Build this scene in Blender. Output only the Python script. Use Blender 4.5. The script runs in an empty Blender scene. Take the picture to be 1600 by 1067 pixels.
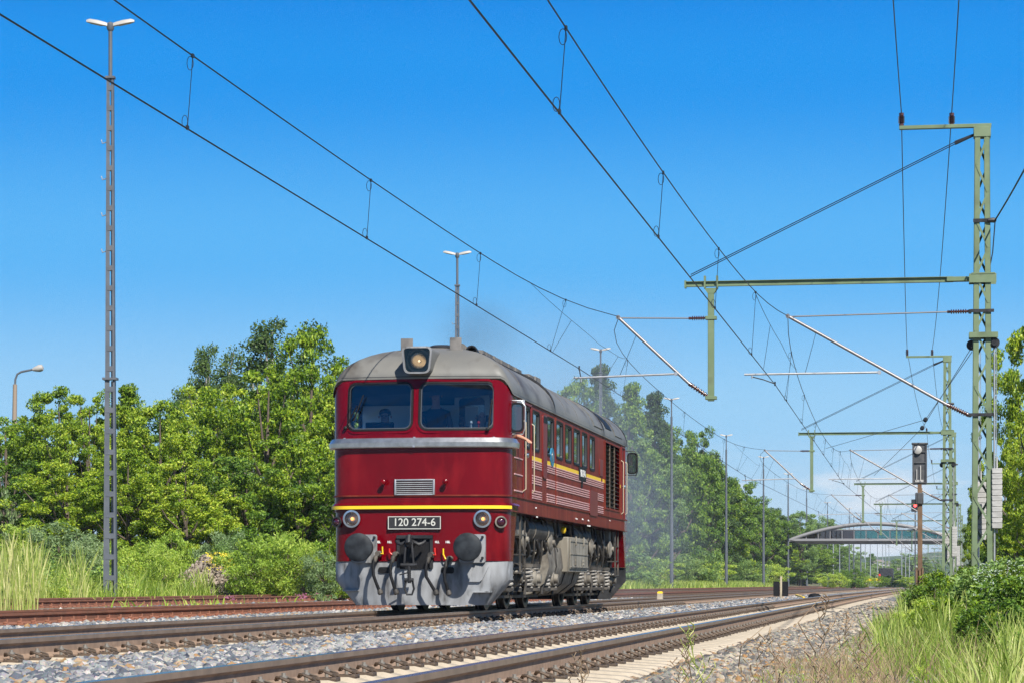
import bpy, bmesh, math, random
import numpy as np
from mathutils import Vector, Matrix
R = math.radians
sc = bpy.context.scene
col = sc.collection
rnd = random.Random(7)

# ------------------------------------------------------------------ camera model (photo pixels are 1600 x 1067)
FPX = 4000.0
TH = math.atan2(642, FPX)
CS, SN = math.cos(TH), math.sin(TH)
HZ, EYE = 911.5, 0.436

def ray(px, py):
    a = (px - 800) / FPX
    return (-SN + a * CS, CS + a * SN, (HZ - py) / FPX)

def at_y(px, py, Y):
    r = ray(px, py); t = Y / r[1]
    return Vector((r[0] * t, Y, EYE + r[2] * t))

def at_x(px, py, X):
    r = ray(px, py); t = X / r[0]
    return Vector((X, r[1] * t, EYE + r[2] * t))

def at_d(px, py, d):
    r = ray(px, py)
    return Vector((r[0] * d, r[1] * d, EYE + r[2] * d))

def at_z(px, py, z):
    r = ray(px, py); t = (z - EYE) / r[2]
    return Vector((r[0] * t, r[1] * t, z))

def bend(y):
    return 2.2 * (max(0.0, y - 80) / 200.0) ** 1.5 if y < 700 else 2.2 * 3.1 ** 1.5 + (y - 700) * .03

GP = [(-400, 3), (-80, 2.2), (-40, 1.4), (-30, .8), (-25, .15), (-22.6, -.04), (-21.3, -.09), (-17.2, -.12), (-16.5, -.2), (-15.6, -.21),
      (-12.5, -.21), (-11.5, -.22), (-9.4, -.23), (-9.0, -.25), (-6.9, -.25), (-6.6, -.205), (-6, -.2), (-5.0, -.24), (-4.7, -.31), (-2.1, -.31), (-1.9, -.29), (-1.3, -.36), (-.5, -.37), (.3, -.22), (1.3, .02), (3, .2), (6, .7),
      (12, 1.3), (40, 2), (400, 3)]
GPX = [p[0] for p in GP]; GPZ = [p[1] for p in GP]

def ground_z(x, y):
    u = x - bend(y)
    z = float(np.interp(u, GPX, GPZ))
    k = min(1, max(0, (y - 450) / 300))
    return z * (1 - k) + (-.25) * k

# ------------------------------------------------------------------ object helpers
def tag(o, label=None, cat=None, group=None, kind=None):
    if label: o['label'] = label
    if cat: o['category'] = cat
    if group: o['group'] = group
    if kind: o['kind'] = kind
    return o

def empty(name, loc=(0, 0, 0), label=None, cat=None, group=None):
    o = bpy.data.objects.new(name, None); col.objects.link(o)
    o.location = loc
    o.empty_display_size = .2
    return tag(o, label, cat, group)

def copy_tree(o, parent=None):
    c = o.copy(); col.objects.link(c)
    if parent is not None:
        c.parent = parent
    for ch in list(o.children):
        copy_tree(ch, c)
    return c

class MB:
    """collects shapes, links them as ONE mesh object"""
    def __init__(self):
        self.v = []; self.f = []; self.m = []
    def add(self, vs, fs, mi=0):
        b = len(self.v)
        self.v += [tuple(v) for v in vs]
        for f in fs:
            self.f.append(tuple(b + i for i in f)); self.m.append(mi)
        return self
    def box(self, lo, hi, mi=0, ch=0.0):
        x0, y0, z0 = lo; x1, y1, z1 = hi
        if x0 > x1: x0, x1 = x1, x0
        if y0 > y1: y0, y1 = y1, y0
        if z0 > z1: z0, z1 = z1, z0
        if ch <= 0:
            vs = [(x0, y0, z0), (x1, y0, z0), (x1, y1, z0), (x0, y1, z0), (x0, y0, z1), (x1, y0, z1), (x1, y1, z1), (x0, y1, z1)]
            return self.add(vs, [(0, 3, 2, 1), (4, 5, 6, 7), (0, 1, 5, 4), (1, 2, 6, 5), (2, 3, 7, 6), (3, 0, 4, 7)], mi)
        ch = min(ch, (x1 - x0) / 2.2, (y1 - y0) / 2.2, (z1 - z0) / 2.2)
        def ring(z, i):
            return [(x0 + i, y0 + ch + 0, z), (x0 + ch, y0 + i, z), (x1 - ch, y0 + i, z), (x1 - i, y0 + ch, z),
                    (x1 - i, y1 - ch, z), (x1 - ch, y1 - i, z), (x0 + ch, y1 - i, z), (x0 + i, y1 - ch, z)]
        def ring_in(z):
            return [(x0 + ch, y0 + ch, z)] * 2 + [(x1 - ch, y0 + ch, z)] * 2 + [(x1 - ch, y1 - ch, z)] * 2 + [(x0 + ch, y1 - ch, z)] * 2
        q = ch * .999
        def rr(z, i):
            return [(x0 + i, y0 + ch, z), (x0 + ch, y0 + i, z), (x1 - ch, y0 + i, z), (x1 - i, y0 + ch, z),
                    (x1 - i, y1 - ch, z), (x1 - ch, y1 - i, z), (x0 + ch, y1 - i, z), (x0 + i, y1 - ch, z)]
        return self.loft([rr(z0, q * .6), rr(z0 + ch * .6, 0), rr(z1 - ch * .6, 0), rr(z1, q * .6)], mi, cap=True)
    def loft(self, rings, mi=0, cap=False, closed=True, mats=None):
        n = len(rings[0]); b = len(self.v)
        for r in rings: self.v += [tuple(p) for p in r]
        for i in range(len(rings) - 1):
            for j in range(n if closed else n - 1):
                k = (j + 1) % n
                self.f.append((b + i * n + j, b + i * n + k, b + (i + 1) * n + k, b + (i + 1) * n + j)); self.m.append(mats[j] if mats else mi)
        if cap:
            self.f.append(tuple(b + j for j in reversed(range(n)))); self.m.append(mi)
            self.f.append(tuple(b + (len(rings) - 1) * n + j for j in range(n))); self.m.append(mi)
        return self
    def tube(self, pts, r, n=8, mi=0, cap=True):
        pts = [Vector(p) for p in pts]
        rs = list(r) if isinstance(r, (list, tuple)) else [r] * len(pts)
        rings = []; prev = None
        for i, p in enumerate(pts):
            if i == 0: t = pts[1] - p
            elif i == len(pts) - 1: t = p - pts[i - 1]
            else: t = (pts[i + 1] - p).normalized() + (p - pts[i - 1]).normalized()
            if t.length < 1e-9: t = Vector((0, 0, 1))
            t.normalize()
            if prev is None:
                a = Vector((0, 0, 1)) if abs(t.z) < .9 else Vector((1, 0, 0))
                u = t.cross(a).normalized()
            else:
                u = (prev - t * prev.dot(t)).normalized()
            prev = u
            w = t.cross(u)
            rings.append([p + (u * math.cos(2 * math.pi * k / n) + w * math.sin(2 * math.pi * k / n)) * rs[i] for k in range(n)])
        return self.loft(rings, mi, cap)
    def cyl(self, a, b, r, n=12, mi=0, r2=None):
        return self.tube([a, b], [r, r if r2 is None else r2], n, mi)
    def lathe(self, o, axis, prof, n=16, mi=0, cap=True):
        """prof: (distance along axis, radius)"""
        o = Vector(o); t = Vector(axis).normalized()
        a = Vector((0, 0, 1)) if abs(t.z) < .9 else Vector((1, 0, 0))
        u = t.cross(a).normalized(); w = t.cross(u)
        rings = [[o + t * s + (u * math.cos(2 * math.pi * k / n) + w * math.sin(2 * math.pi * k / n)) * max(r, 1e-4) for k in range(n)] for s, r in prof]
        return self.loft(rings, mi, cap)
    def bar(self, a, b, w, h, mi=0, up=(0, 0, 1)):
        a, b = Vector(a), Vector(b); t = (b - a).normalized(); up = Vector(up)
        if abs(t.dot(up)) > .95: up = Vector((0, 1, 0)) if abs(t.y) < .9 else Vector((1, 0, 0))
        u = t.cross(up).normalized() * (w / 2); v = u.cross(t).normalized() * (h / 2)
        return self.loft([[p + u + v, p - u + v, p - u - v, p + u - v] for p in (a, b)], mi, True)
    def prism(self, poly, f0, f1, mi=0):
        """poly of 2-d points, f0/f1 map a 2-d point to the two faces"""
        return self.loft([[f0(p) for p in poly], [f1(p) for p in poly]], mi, True)
    def coil(self, o, h, r, wire, turns, mi=0, n=10):
        o = Vector(o); N = int(turns * n)
        pts = [o + Vector((r * math.cos(2 * math.pi * i / n), r * math.sin(2 * math.pi * i / n), h * i / N)) for i in range(N + 1)]
        return self.tube(pts, wire, 6, mi)
    def build(self, name, mats, parent=None, smooth=True, angle=38, fix=True):
        me = bpy.data.meshes.new(name)
        me.from_pydata(self.v, [], self.f)
        if not isinstance(mats, (list, tuple)): mats = [mats]
        for m in mats: me.materials.append(m)
        if any(self.m): me.polygons.foreach_set('material_index', self.m)
        if fix:
            bm = bmesh.new(); bm.from_mesh(me)
            bmesh.ops.recalc_face_normals(bm, faces=bm.faces)
            bm.to_mesh(me); bm.free()
        if smooth:
            me.shade_smooth(); me.set_sharp_from_angle(angle=R(angle))
        o = bpy.data.objects.new(name, me); col.objects.link(o)
        if parent is not None: o.parent = parent
        return o

def np_mesh(name, verts, faces, mats, parent=None, midx=None, smooth=False):
    """verts (N,3), faces (M,k) arrays"""
    me = bpy.data.meshes.new(name)
    nv, (nf, k) = len(verts), faces.shape
    me.vertices.add(nv); me.vertices.foreach_set('co', np.ascontiguousarray(verts, dtype=np.float32).ravel())
    me.loops.add(nf * k); me.loops.foreach_set('vertex_index', np.ascontiguousarray(faces, dtype=np.int32).ravel())
    me.polygons.add(nf); me.polygons.foreach_set('loop_start', np.arange(0, nf * k, k, dtype=np.int32))
    if midx is not None: me.polygons.foreach_set('material_index', midx.astype(np.int32))
    me.polygons.foreach_set('use_smooth', np.full(nf, smooth))
    if not isinstance(mats, (list, tuple)): mats = [mats]
    for m in mats: me.materials.append(m)
    me.update(calc_edges=True); me.validate()
    o = bpy.data.objects.new(name, me); col.objects.link(o)
    if parent is not None: o.parent = parent
    return o

def rrect(x0, x1, z0, z1, r, n=5):
    r = min(r, (x1 - x0) / 2.01, (z1 - z0) / 2.01)
    out = []
    for cx, cz, a0 in ((x1 - r, z0 + r, -90), (x1 - r, z1 - r, 0), (x0 + r, z1 - r, 90), (x0 + r, z0 + r, 180)):
        for i in range(n + 1):
            a = R(a0 + 90 * i / n)
            out.append((cx + r * math.cos(a), cz + r * math.sin(a)))
    return out

def text_mesh(name, s, size, m, parent, loc, rot, depth=.004, xscale=1.0, bold=0.0):
    cu = bpy.data.curves.new(name, 'FONT'); cu.body = s; cu.size = size; cu.extrude = depth
    cu.align_x = 'CENTER'; cu.align_y = 'CENTER'; cu.offset = bold
    to = bpy.data.objects.new(name + '_source', cu); col.objects.link(to)
    dg = bpy.context.evaluated_depsgraph_get()
    me = bpy.data.meshes.new_from_object(to.evaluated_get(dg))
    bpy.data.objects.remove(to); bpy.data.curves.remove(cu)
    me.materials.clear(); me.materials.append(m)
    o = bpy.data.objects.new(name, me); col.objects.link(o)
    o.parent = parent; o.location = loc; o.rotation_euler = rot; o.scale = (xscale, 1, 1)
    return o

def bake(o):
    """replace an object's mesh by its modified mesh"""
    dg = bpy.context.evaluated_depsgraph_get()
    me = bpy.data.meshes.new_from_object(o.evaluated_get(dg))
    old = o.data; o.modifiers.clear(); o.data = me
    bpy.data.meshes.remove(old)
    return o

def cut(o, cutters, op='DIFFERENCE'):
    for c in cutters:
        c.parent = o.parent
        md = o.modifiers.new('cut', 'BOOLEAN'); md.operation = op; md.object = c; md.solver = 'EXACT'
    bake(o)
    for c in cutters:
        me = c.data; bpy.data.objects.remove(c); bpy.data.meshes.remove(me)

# ------------------------------------------------------------------ materials
def mat(name, c, rough=.6, metal=0.0, c2=None, nscale=4.0, nmin=.35, nmax=.65, bump=0.0, bscale=40.0, coat=0.0, stretch=(1, 1, 1), c3=None, n3=1.0, spec=.5, emit=None, estr=0.0, det=6.0):
    m = bpy.data.materials.new(name); m.use_nodes = True
    nt = m.node_tree; N = nt.nodes; L = nt.links
    b = N['Principled BSDF']
    b.inputs['Base Color'].default_value = (*c, 1)
    b.inputs['Roughness'].default_value = rough
    b.inputs['Metallic'].default_value = metal
    b.inputs['Coat Weight'].default_value = coat
    b.inputs['Coat Roughness'].default_value = .08
    b.inputs['Specular IOR Level'].default_value = spec
    if emit:
        b.inputs['Emission Color'].default_value = (*emit, 1); b.inputs['Emission Strength'].default_value = estr
    tc = mp = None
    def coords():
        nonlocal tc, mp
        if tc is None:
            tc = N.new('ShaderNodeTexCoord'); mp = N.new('ShaderNodeMapping')
            mp.inputs['Scale'].default_value = stretch
            L.new(tc.outputs['Object'], mp.inputs['Vector'])
        return mp.outputs['Vector']
    def noise(scale, vec):
        n = N.new('ShaderNodeTexNoise'); n.inputs['Scale'].default_value = scale; n.inputs['Detail'].default_value = det
        L.new(vec, n.inputs['Vector']); return n
    cur = None
    if c2:
        n = noise(nscale, coords())
        r = N.new('ShaderNodeMapRange'); r.inputs['From Min'].default_value = nmin; r.inputs['From Max'].default_value = nmax
        L.new(n.outputs['Fac'], r.inputs['Value'])
        mx = N.new('ShaderNodeMix'); mx.data_type = 'RGBA'
        mx.inputs['A'].default_value = (*c, 1); mx.inputs['B'].default_value = (*c2, 1)
        L.new(r.outputs['Result'], mx.inputs['Factor'])
        cur = mx.outputs['Result']
        if c3:
            n2 = noise(n3, coords())
            r2 = N.new('ShaderNodeMapRange'); r2.inputs['From Min'].default_value = .52; r2.inputs['From Max'].default_value = .72
            L.new(n2.outputs['Fac'], r2.inputs['Value'])
            m2 = N.new('ShaderNodeMix'); m2.data_type = 'RGBA'; m2.inputs['B'].default_value = (*c3, 1)
            L.new(cur, m2.inputs['A']); L.new(r2.outputs['Result'], m2.inputs['Factor'])
            cur = m2.outputs['Result']
        L.new(cur, b.inputs['Base Color'])
    if bump > 0:
        n = noise(bscale, coords())
        bp = N.new('ShaderNodeBump'); bp.inputs['Strength'].default_value = bump; bp.inputs['Distance'].default_value = .02
        L.new(n.outputs['Fac'], bp.inputs['Height']); L.new(bp.outputs['Normal'], b.inputs['Normal'])
    return m

def leaf_mat(name, ca, cb, cc, trans=.35, rough=.45, spec=.35):
    """leaves: colour differs from leaf to leaf and from clump to clump, some light passes through"""
    m = bpy.data.materials.new(name); m.use_nodes = True
    nt = m.node_tree; N = nt.nodes; L = nt.links
    b = N['Principled BSDF']; out = N['Material Output']
    g = N.new('ShaderNodeNewGeometry'); oi = N.new('ShaderNodeObjectInfo')
    tc = N.new('ShaderNodeTexCoord'); n = N.new('ShaderNodeTexNoise'); n.inputs['Scale'].default_value = .9; n.inputs['Detail'].default_value = 3
    L.new(tc.outputs['Object'], n.inputs['Vector'])
    a1 = N.new('ShaderNodeMath'); a1.operation = 'MULTIPLY_ADD'; a1.inputs[1].default_value = .75
    L.new(g.outputs['Random Per Island'], a1.inputs[0]); 
    a2 = N.new('ShaderNodeMath'); a2.operation = 'MULTIPLY_ADD'; a2.inputs[1].default_value = .8; a2.inputs[2].default_value = -.28
    L.new(n.outputs['Fac'], a2.inputs[0]); L.new(a2.outputs[0], a1.inputs[2])
    a3 = N.new('ShaderNodeMath'); a3.operation = 'MULTIPLY_ADD'; a3.inputs[1].default_value = .3
    L.new(oi.outputs['Random'], a3.inputs[0]); L.new(a1.outputs[0], a3.inputs[2])
    a4 = N.new('ShaderNodeMath'); a4.operation = 'SUBTRACT'; a4.inputs[1].default_value = .15
    L.new(a3.outputs[0], a4.inputs[0])
    r = N.new('ShaderNodeValToRGB')
    r.color_ramp.elements[0].color = (*ca, 1); r.color_ramp.elements[0].position = .15
    r.color_ramp.elements[1].color = (*cc, 1); r.color_ramp.elements[1].position = .95
    e = r.color_ramp.elements.new(.55); e.color = (*cb, 1)
    L.new(a4.outputs[0], r.inputs['Fac'])
    L.new(r.outputs['Color'], b.inputs['Base Color'])
    b.inputs['Roughness'].default_value = rough; b.inputs['Specular IOR Level'].default_value = spec
    t = N.new('ShaderNodeBsdfTranslucent')
    br = N.new('ShaderNodeMix'); br.data_type = 'RGBA'; br.blend_type = 'MULTIPLY'; br.inputs['Factor'].default_value = 1
    br.inputs['B'].default_value = (1.5, 1.25, .5, 1)
    L.new(r.outputs['Color'], br.inputs['A']); L.new(br.outputs['Result'], t.inputs['Color'])
    mx = N.new('ShaderNodeMixShader'); mx.inputs['Fac'].default_value = trans
    L.new(b.outputs[0], mx.inputs[1]); L.new(t.outputs[0], mx.inputs[2]); L.new(mx.outputs[0], out.inputs['Surface'])
    return m

def glass_mat(name, tint, refl=.12):
    m = bpy.data.materials.new(name); m.use_nodes = True
    nt = m.node_tree; N = nt.nodes; L = nt.links
    for n in list(N):
        if n.type == 'BSDF_PRINCIPLED': N.remove(n)
    out = N['Material Output']
    t = N.new('ShaderNodeBsdfTransparent'); t.inputs['Color'].default_value = (*tint, 1)
    g = N.new('ShaderNodeBsdfGlossy'); g.inputs['Roughness'].default_value = .01; g.inputs['Color'].default_value = (.9, .95, 1, 1)
    f = N.new('ShaderNodeFresnel'); f.inputs['IOR'].default_value = 1.5
    a = N.new('ShaderNodeMath'); a.operation = 'ADD'; a.inputs[1].default_value = refl; a.use_clamp = True
    L.new(f.outputs[0], a.inputs[0])
    mx = N.new('ShaderNodeMixShader'); L.new(a.outputs[0], mx.inputs['Fac'])
    L.new(t.outputs[0], mx.inputs[1]); L.new(g.outputs[0], mx.inputs[2]); L.new(mx.outputs[0], out.inputs['Surface'])
    return m

def stone_mat(name, ramp, sheet=None, bump=.0):
    """crushed stone: loose stones take their tint one by one, the sheet below draws the same stones as cells"""
    m = bpy.data.materials.new(name); m.use_nodes = True
    nt = m.node_tree; N = nt.nodes; L = nt.links
    b = N['Principled BSDF']; b.inputs['Roughness'].default_value = .85; b.inputs['Specular IOR Level'].default_value = .25
    r = N.new('ShaderNodeValToRGB'); r.color_ramp.interpolation = 'CONSTANT'
    els = r.color_ramp.elements
    els[0].position = 0; els[0].color = (*ramp[0][1], 1)
    els[1].position = ramp[1][0]; els[1].color = (*ramp[1][1], 1)
    for p, c in ramp[2:]:
        e = els.new(p); e.color = (*c, 1)
    tc = N.new('ShaderNodeTexCoord')
    n = N.new('ShaderNodeTexNoise'); n.inputs['Scale'].default_value = 60; L.new(tc.outputs['Object'], n.inputs['Vector'])
    if sheet:
        v = N.new('ShaderNodeTexVoronoi'); v.inputs['Scale'].default_value = sheet
        L.new(tc.outputs['Object'], v.inputs['Vector'])
        s = N.new('ShaderNodeSeparateColor'); L.new(v.outputs['Color'], s.inputs[0])
        L.new(s.outputs[0], r.inputs['Fac'])
        bp = N.new('ShaderNodeBump'); bp.inputs['Strength'].default_value = 1; bp.inputs['Distance'].default_value = bump; bp.invert = True
        L.new(v.outputs['Distance'], bp.inputs['Height']); L.new(bp.outputs['Normal'], b.inputs['Normal'])
    else:
        g = N.new('ShaderNodeNewGeometry'); L.new(g.outputs['Random Per Island'], r.inputs['Fac'])
    mx = N.new('ShaderNodeMix'); mx.data_type = 'RGBA'; mx.blend_type = 'MULTIPLY'; mx.inputs['Factor'].default_value = .5
    L.new(r.outputs['Color'], mx.inputs['A']); L.new(n.outputs['Color'], mx.inputs['B'])
    sc_ = N.new('ShaderNodeMix'); sc_.data_type = 'RGBA'; sc_.blend_type = 'MULTIPLY'; sc_.inputs['Factor'].default_value = 1; sc_.inputs['B'].default_value = (1.3, 1.3, 1.3, 1)
    L.new(mx.outputs['Result'], sc_.inputs['A']); L.new(sc_.outputs['Result'], b.inputs['Base Color'])
    return m

STONES = [(0, (.18, .19, .20)), (.16, (.11, .12, .135)), (.30, (.25, .25, .25)), (.46, (.31, .285, .25)), (.60, (.40, .38, .35)), (.70, (.085, .095, .115)), (.84, (.33, .24, .15)), (.885, (.20, .20, .205)), (.955, (.28, .17, .08))]
M = dict(
    red=mat('wine_red_paint', (.13, .0006, .0045), .2, 0, c2=(.085, .0004, .003), nscale=1.3, coat=.06, stretch=(1, 1, .35), c3=(.165, .004, .007), n3=3.5, spec=.2),
    side_red=mat('weathered_red_paint', (.165, .020, .009), .5, 0, c2=(.11, .011, .006), nscale=2.2, stretch=(1, 1, .22), c3=(.22, .045, .022), n3=5, spec=.2),
    rib_pink=mat('pink_rib_highlight', (.62, .36, .36), .45),  # pale pink paints in the sunlit highlights on the raised ribs
    dark_red=mat('dark_red_paint', (.14, .012, .012), .4),
    grey_roof=mat('weathered_grey_roof_paint', (.122, .121, .112), .55, 0, c2=(.165, .158, .14), nscale=1.3, c3=(.06, .049, .038), n3=1.7, stretch=(1, .5, 1)),
    soot=mat('sooty_roof_steel', (.10, .095, .09), .7, .2, c2=(.2, .185, .17), nscale=5),
    black=mat('black_rubber', (.010, .010, .011), .55, spec=.2),
    blackp=mat('black_painted_steel', (.015, .016, .018), .5, .0, c2=(.035, .035, .037), nscale=6, spec=.25),
    buffer=mat('worn_buffer_steel', (.012, .014, .017), .6, .0, c2=(.03, .035, .04), nscale=7, spec=.2),
    alu=mat('bare_aluminium', (.62, .62, .62), .3, .9, c2=(.45, .45, .45), nscale=9),
    pilot=mat('scuffed_grey_paint', (.30, .31, .32), .55, 0, c2=(.18, .182, .185), nscale=5, c3=(.06, .058, .055), n3=7.5, stretch=(1, 1, .3), det=9, bump=.05, bscale=25),
    yellow=mat('yellow_paint', (.78, .52, .02), .4),
    white=mat('white_paint', (.78, .78, .75), .5),
    cream=mat('cream_paint', (.42, .36, .25), .5),
    plate=mat('silver_lettering', (.62, .60, .52), .4, .3),
    chrome=mat('lamp_chrome', (.75, .75, .75), .12, 1),
    lens=None, redlens=None,
    under=mat('grimy_underframe_steel', (.05, .044, .037), .65, .05, c2=(.018, .016, .014), nscale=6, c3=(.12, .105, .085), n3=3),
    undergrey=mat('dusty_grey_steel', (.19, .17, .138), .7, .0, c2=(.075, .064, .05), nscale=7, c3=(.26, .24, .2), n3=2.4),
    spring=mat('dusty_spring_steel', (.33, .31, .275), .6, .0, c2=(.12, .11, .095), nscale=9),
    boxgrey=mat('pale_dusty_box_paint', (.27, .25, .205), .7, 0, c2=(.18, .16, .125), nscale=4, c3=(.10, .085, .065), n3=5, stretch=(1, 1, .4)),
    wheel=mat('wheel_steel', (.06, .055, .05), .45, .6),
    tread=mat('polished_tread', (.5, .5, .5), .22, 1),
    blue=mat('blue_emblem_enamel', (.02, .13, .24), .4, c2=(.04, .2, .32), nscale=30, spec=.2),
    handle_red=mat('red_valve_handle', (.62, .03, .02), .4),
    interior=mat('grey_cab_lining', (.68, .74, .72), .6),
    paper=mat('paper_notice', (.75, .75, .72), .8),
    rust=mat('brown_rail_rust', (.23, .155, .105), .8, .0, c2=(.30, .205, .14), nscale=3, stretch=(1, 4, 4)),
    redrust=mat('red_rail_rust', (.24, .095, .055), .8, .0, c2=(.17, .075, .045), nscale=3),
    railtop=mat('polished_rail_head', (.42, .44, .48), .22, .95),
    railside=mat('worn_rail_side', (.155, .112, .08), .55, .0, c2=(.22, .16, .115), nscale=6),
    concrete=mat('cream_sleeper_concrete', (.40, .34, .26), .85, 0, c2=(.30, .255, .19), nscale=8, bump=.25, bscale=60),
    wood=mat('dark_sleeper_wood', (.10, .075, .055), .85, 0, c2=(.15, .12, .09), nscale=9),
    clip=mat('rusty_clip_steel', (.085, .065, .05), .6, .4, c2=(.14, .10, .07), nscale=20),
    bolt=mat('grey_bolt_steel', (.24, .22, .19), .5, .4),
    green=mat('green_mast_paint', (.12, .17, .085), .55, 0, c2=(.15, .20, .11), nscale=3, c3=(.09, .115, .06), n3=2),
    galv=mat('galvanised_steel', (.36, .37, .38), .42, .6, c2=(.44, .45, .46), nscale=5),
    greysteel=mat('grey_lamp_mast_paint', (.075, .085, .10), .5, .0, c2=(.10, .11, .125), nscale=3),
    palesteel=mat('pale_lamp_mast_back', (.62, .56, .53), .6),
    tubealu=mat('bright_cantilever_tube', (.20, .19, .19), .42, .35),
    wire=mat('dark_copper_wire', (.02, .024, .032), .5, .4),
    insul=mat('brown_porcelain', (.075, .03, .022), .2, 0, coat=.5),
    weight=mat('concrete_weight', (.42, .41, .39), .85, 0, c2=(.30, .295, .28), nscale=4, stretch=(1, 1, 3)),
    rustpost=mat('rusty_signal_post', (.11, .062, .034), .8, 0, c2=(.16, .10, .055), nscale=5, c3=(.05, .036, .026), n3=4),
    signal=mat('weathered_signal_case', (.05, .052, .055), .5, .2, c2=(.09, .09, .092), nscale=6),
    greyhood=mat('grey_lamp_hood', (.36, .35, .33), .5),
    lamphead=mat('pale_lamp_head', (.36, .34, .31), .5),
    polebrown=mat('brown_concrete_pole', (.26, .20, .15), .8),
    bark=mat('tree_bark', (.13, .10, .075), .9, 0, c2=(.08, .06, .045), nscale=8),
    birchbark=mat('birch_bark', (.42, .40, .36), .8, 0, c2=(.1, .09, .08), nscale=5),
    bridge=mat('grey_bridge_steel', (.22, .215, .215), .5, .1),
    bridgedark=mat('dark_bridge_soffit', (.16, .155, .16), .6),
    brick=mat('brick_panel', (.30, .12, .07), .8, 0, c2=(.22, .09, .05), nscale=2),
    bridgeglass=mat('green_bridge_glazing', (.05, .16, .14), .12, 0, c2=(.12, .2, .2), nscale=.6),
    house=mat('rendered_house_wall', (.55, .53, .48), .8, 0, c2=(.45, .42, .36), nscale=.2),
    slate=mat('grey_house_roof', (.22, .19, .18), .8, 0, c2=(.3, .24, .2), nscale=.3),
    slab=mat('concrete_trough_cover', (.17, .175, .185), .85, 0, c2=(.12, .125, .13), nscale=6, bump=.2),
    straw=mat('dry_weed_stems', (.30, .215, .125), .8, 0, c2=(.2, .13, .08), nscale=8),
    skin=mat('skin', (.45, .24, .16), .5), skin2=mat('tanned_skin', (.5, .27, .18), .5),
    hair=mat('dark_brown_hair', (.03, .02, .014), .6), greyhair=mat('greying_hair', (.12, .11, .1), .6),
    navy=mat('navy_shirt', (.012, .016, .035), .8), blackshirt=mat('black_shirt', (.012, .012, .014), .8), trouser=mat('dark_trousers', (.02, .022, .03), .85),
    glassframe=mat('spectacle_frame', (.01, .01, .01), .3),
    gravel3=stone_mat('rust_stained_stone', [(p_, (c_[0] * .82 + .03, c_[1] * .64 + .012, c_[2] * .46)) for p_, c_ in STONES]),
    gravel2=stone_mat('weathered_crushed_stone', [(p_, (c_[0] * .95 + .012, c_[1] * .88 + .006, c_[2] * .76)) for p_, c_ in STONES]),
    gravel=stone_mat('crushed_stone', STONES), bed=stone_mat('ballast_sheet', STONES, 17, .05),
    mound=stone_mat('brown_rubble', [(0, (.17, .135, .105)), (.3, (.25, .205, .165)), (.6, (.11, .085, .065)), (.8, (.32, .27, .22))]),
    soil=mat('grassy_soil', (.11, .12, .04), .95, 0, c2=(.16, .13, .07), nscale=.7, c3=(.05, .085, .02), n3=.3, bump=.5, bscale=9),
    hill=mat('wooded_hillside', (.035, .065, .02), .95, 0, c2=(.06, .10, .03), nscale=.03, c3=(.09, .13, .05), n3=.012),
    leafA=leaf_mat('bright_leaves', (.055, .12, .006), (.22, .345, .013), (.54, .62, .07), .38),
    leafB=leaf_mat('deep_green_leaves', (.035, .09, .010), (.11, .21, .016), (.28, .40, .045), .3),
    leafC=leaf_mat('grey_green_leaves', (.085, .155, .04), (.20, .33, .08), (.37, .49, .17), .4),
    leafD=leaf_mat('birch_leaves', (.028, .06, .014), (.07, .13, .028), (.15, .23, .055), .4),
    leafE=leaf_mat('weed_leaves', (.14, .24, .028), (.34, .50, .06), (.58, .66, .15), .46),
    leafS=leaf_mat('silvery_leaves', (.09, .15, .055), (.20, .30, .12), (.36, .46, .23), .36),
    grass=leaf_mat('green_grass', (.10, .18, .02), (.28, .40, .06), (.55, .60, .19), .46),
    palegrass=leaf_mat('seeding_grass', (.15, .24, .035), (.35, .44, .09), (.64, .62, .27), .42),
    bloom=mat('white_umbels', (.42, .50, .40), .8), ybloom=mat('yellow_blossom', (.62, .5, .03), .8),
    purple=mat('purple_weed', (.22, .07, .12), .8),
)
M['glass'] = glass_mat('cab_glass', (.78, .88, .95), .04)
M['brickglass'] = mat('tinted_brick_red_panel', (.10, .075, .065), .4, 0, c2=(.12, .10, .09), nscale=.5)
M['framegrey'] = mat('dark_window_frame', (.10, .105, .11), .35, .4)
M['hoodback'] = mat('lamp_hood_inside', (.16, .13, .09), .5)
M['bridgeglass'] = glass_mat('green_bridge_glazing', (.42, .66, .64), .06); M['brickglass'] = glass_mat('red_tinted_bridge_glazing', (.50, .36, .32), .05)
M['hoodlamp'] = mat('pale_lamp', (.8, .75, .65), .3, emit=(1, .75, .45), estr=.9)
M['lampglass'] = glass_mat('lamp_glass', (.97, .97, .97), .0)
M['warmchrome'] = mat('warm_lamp_reflector', (.40, .35, .28), .2, .9)
M['darkglass'] = mat('dark_side_glass', (.012, .016, .014), .03, 0, spec=1.0)
M['deflector'] = glass_mat('deflector_glass', (.32, .36, .34), .12)
M['filament'] = mat('warm_lamp', (.9, .5, .2), .4, emit=(1, .45, .12), estr=1.3)
M['redlamp'] = mat('red_signal_light', (.6, .02, .02), .4, emit=(1, .03, .03), estr=6)
M['redlens'] = mat('dark_red_lens', (.04, .004, .012), .12, coat=1)
# ------------------------------------------------------------------ camera, world, sun
cd = bpy.data.cameras.new('camera'); cam = bpy.data.objects.new('camera', cd); col.objects.link(cam)
cam.location = (0, 0, EYE); cam.rotation_euler = (R(90), 0, TH)
cd.sensor_width = 36; cd.sensor_fit = 'HORIZONTAL'; cd.lens = 36 * FPX / 1600
cd.shift_y = (HZ - 533.3) / 1600
cd.clip_start = .3; cd.clip_end = 9000
sc.camera = cam

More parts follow.
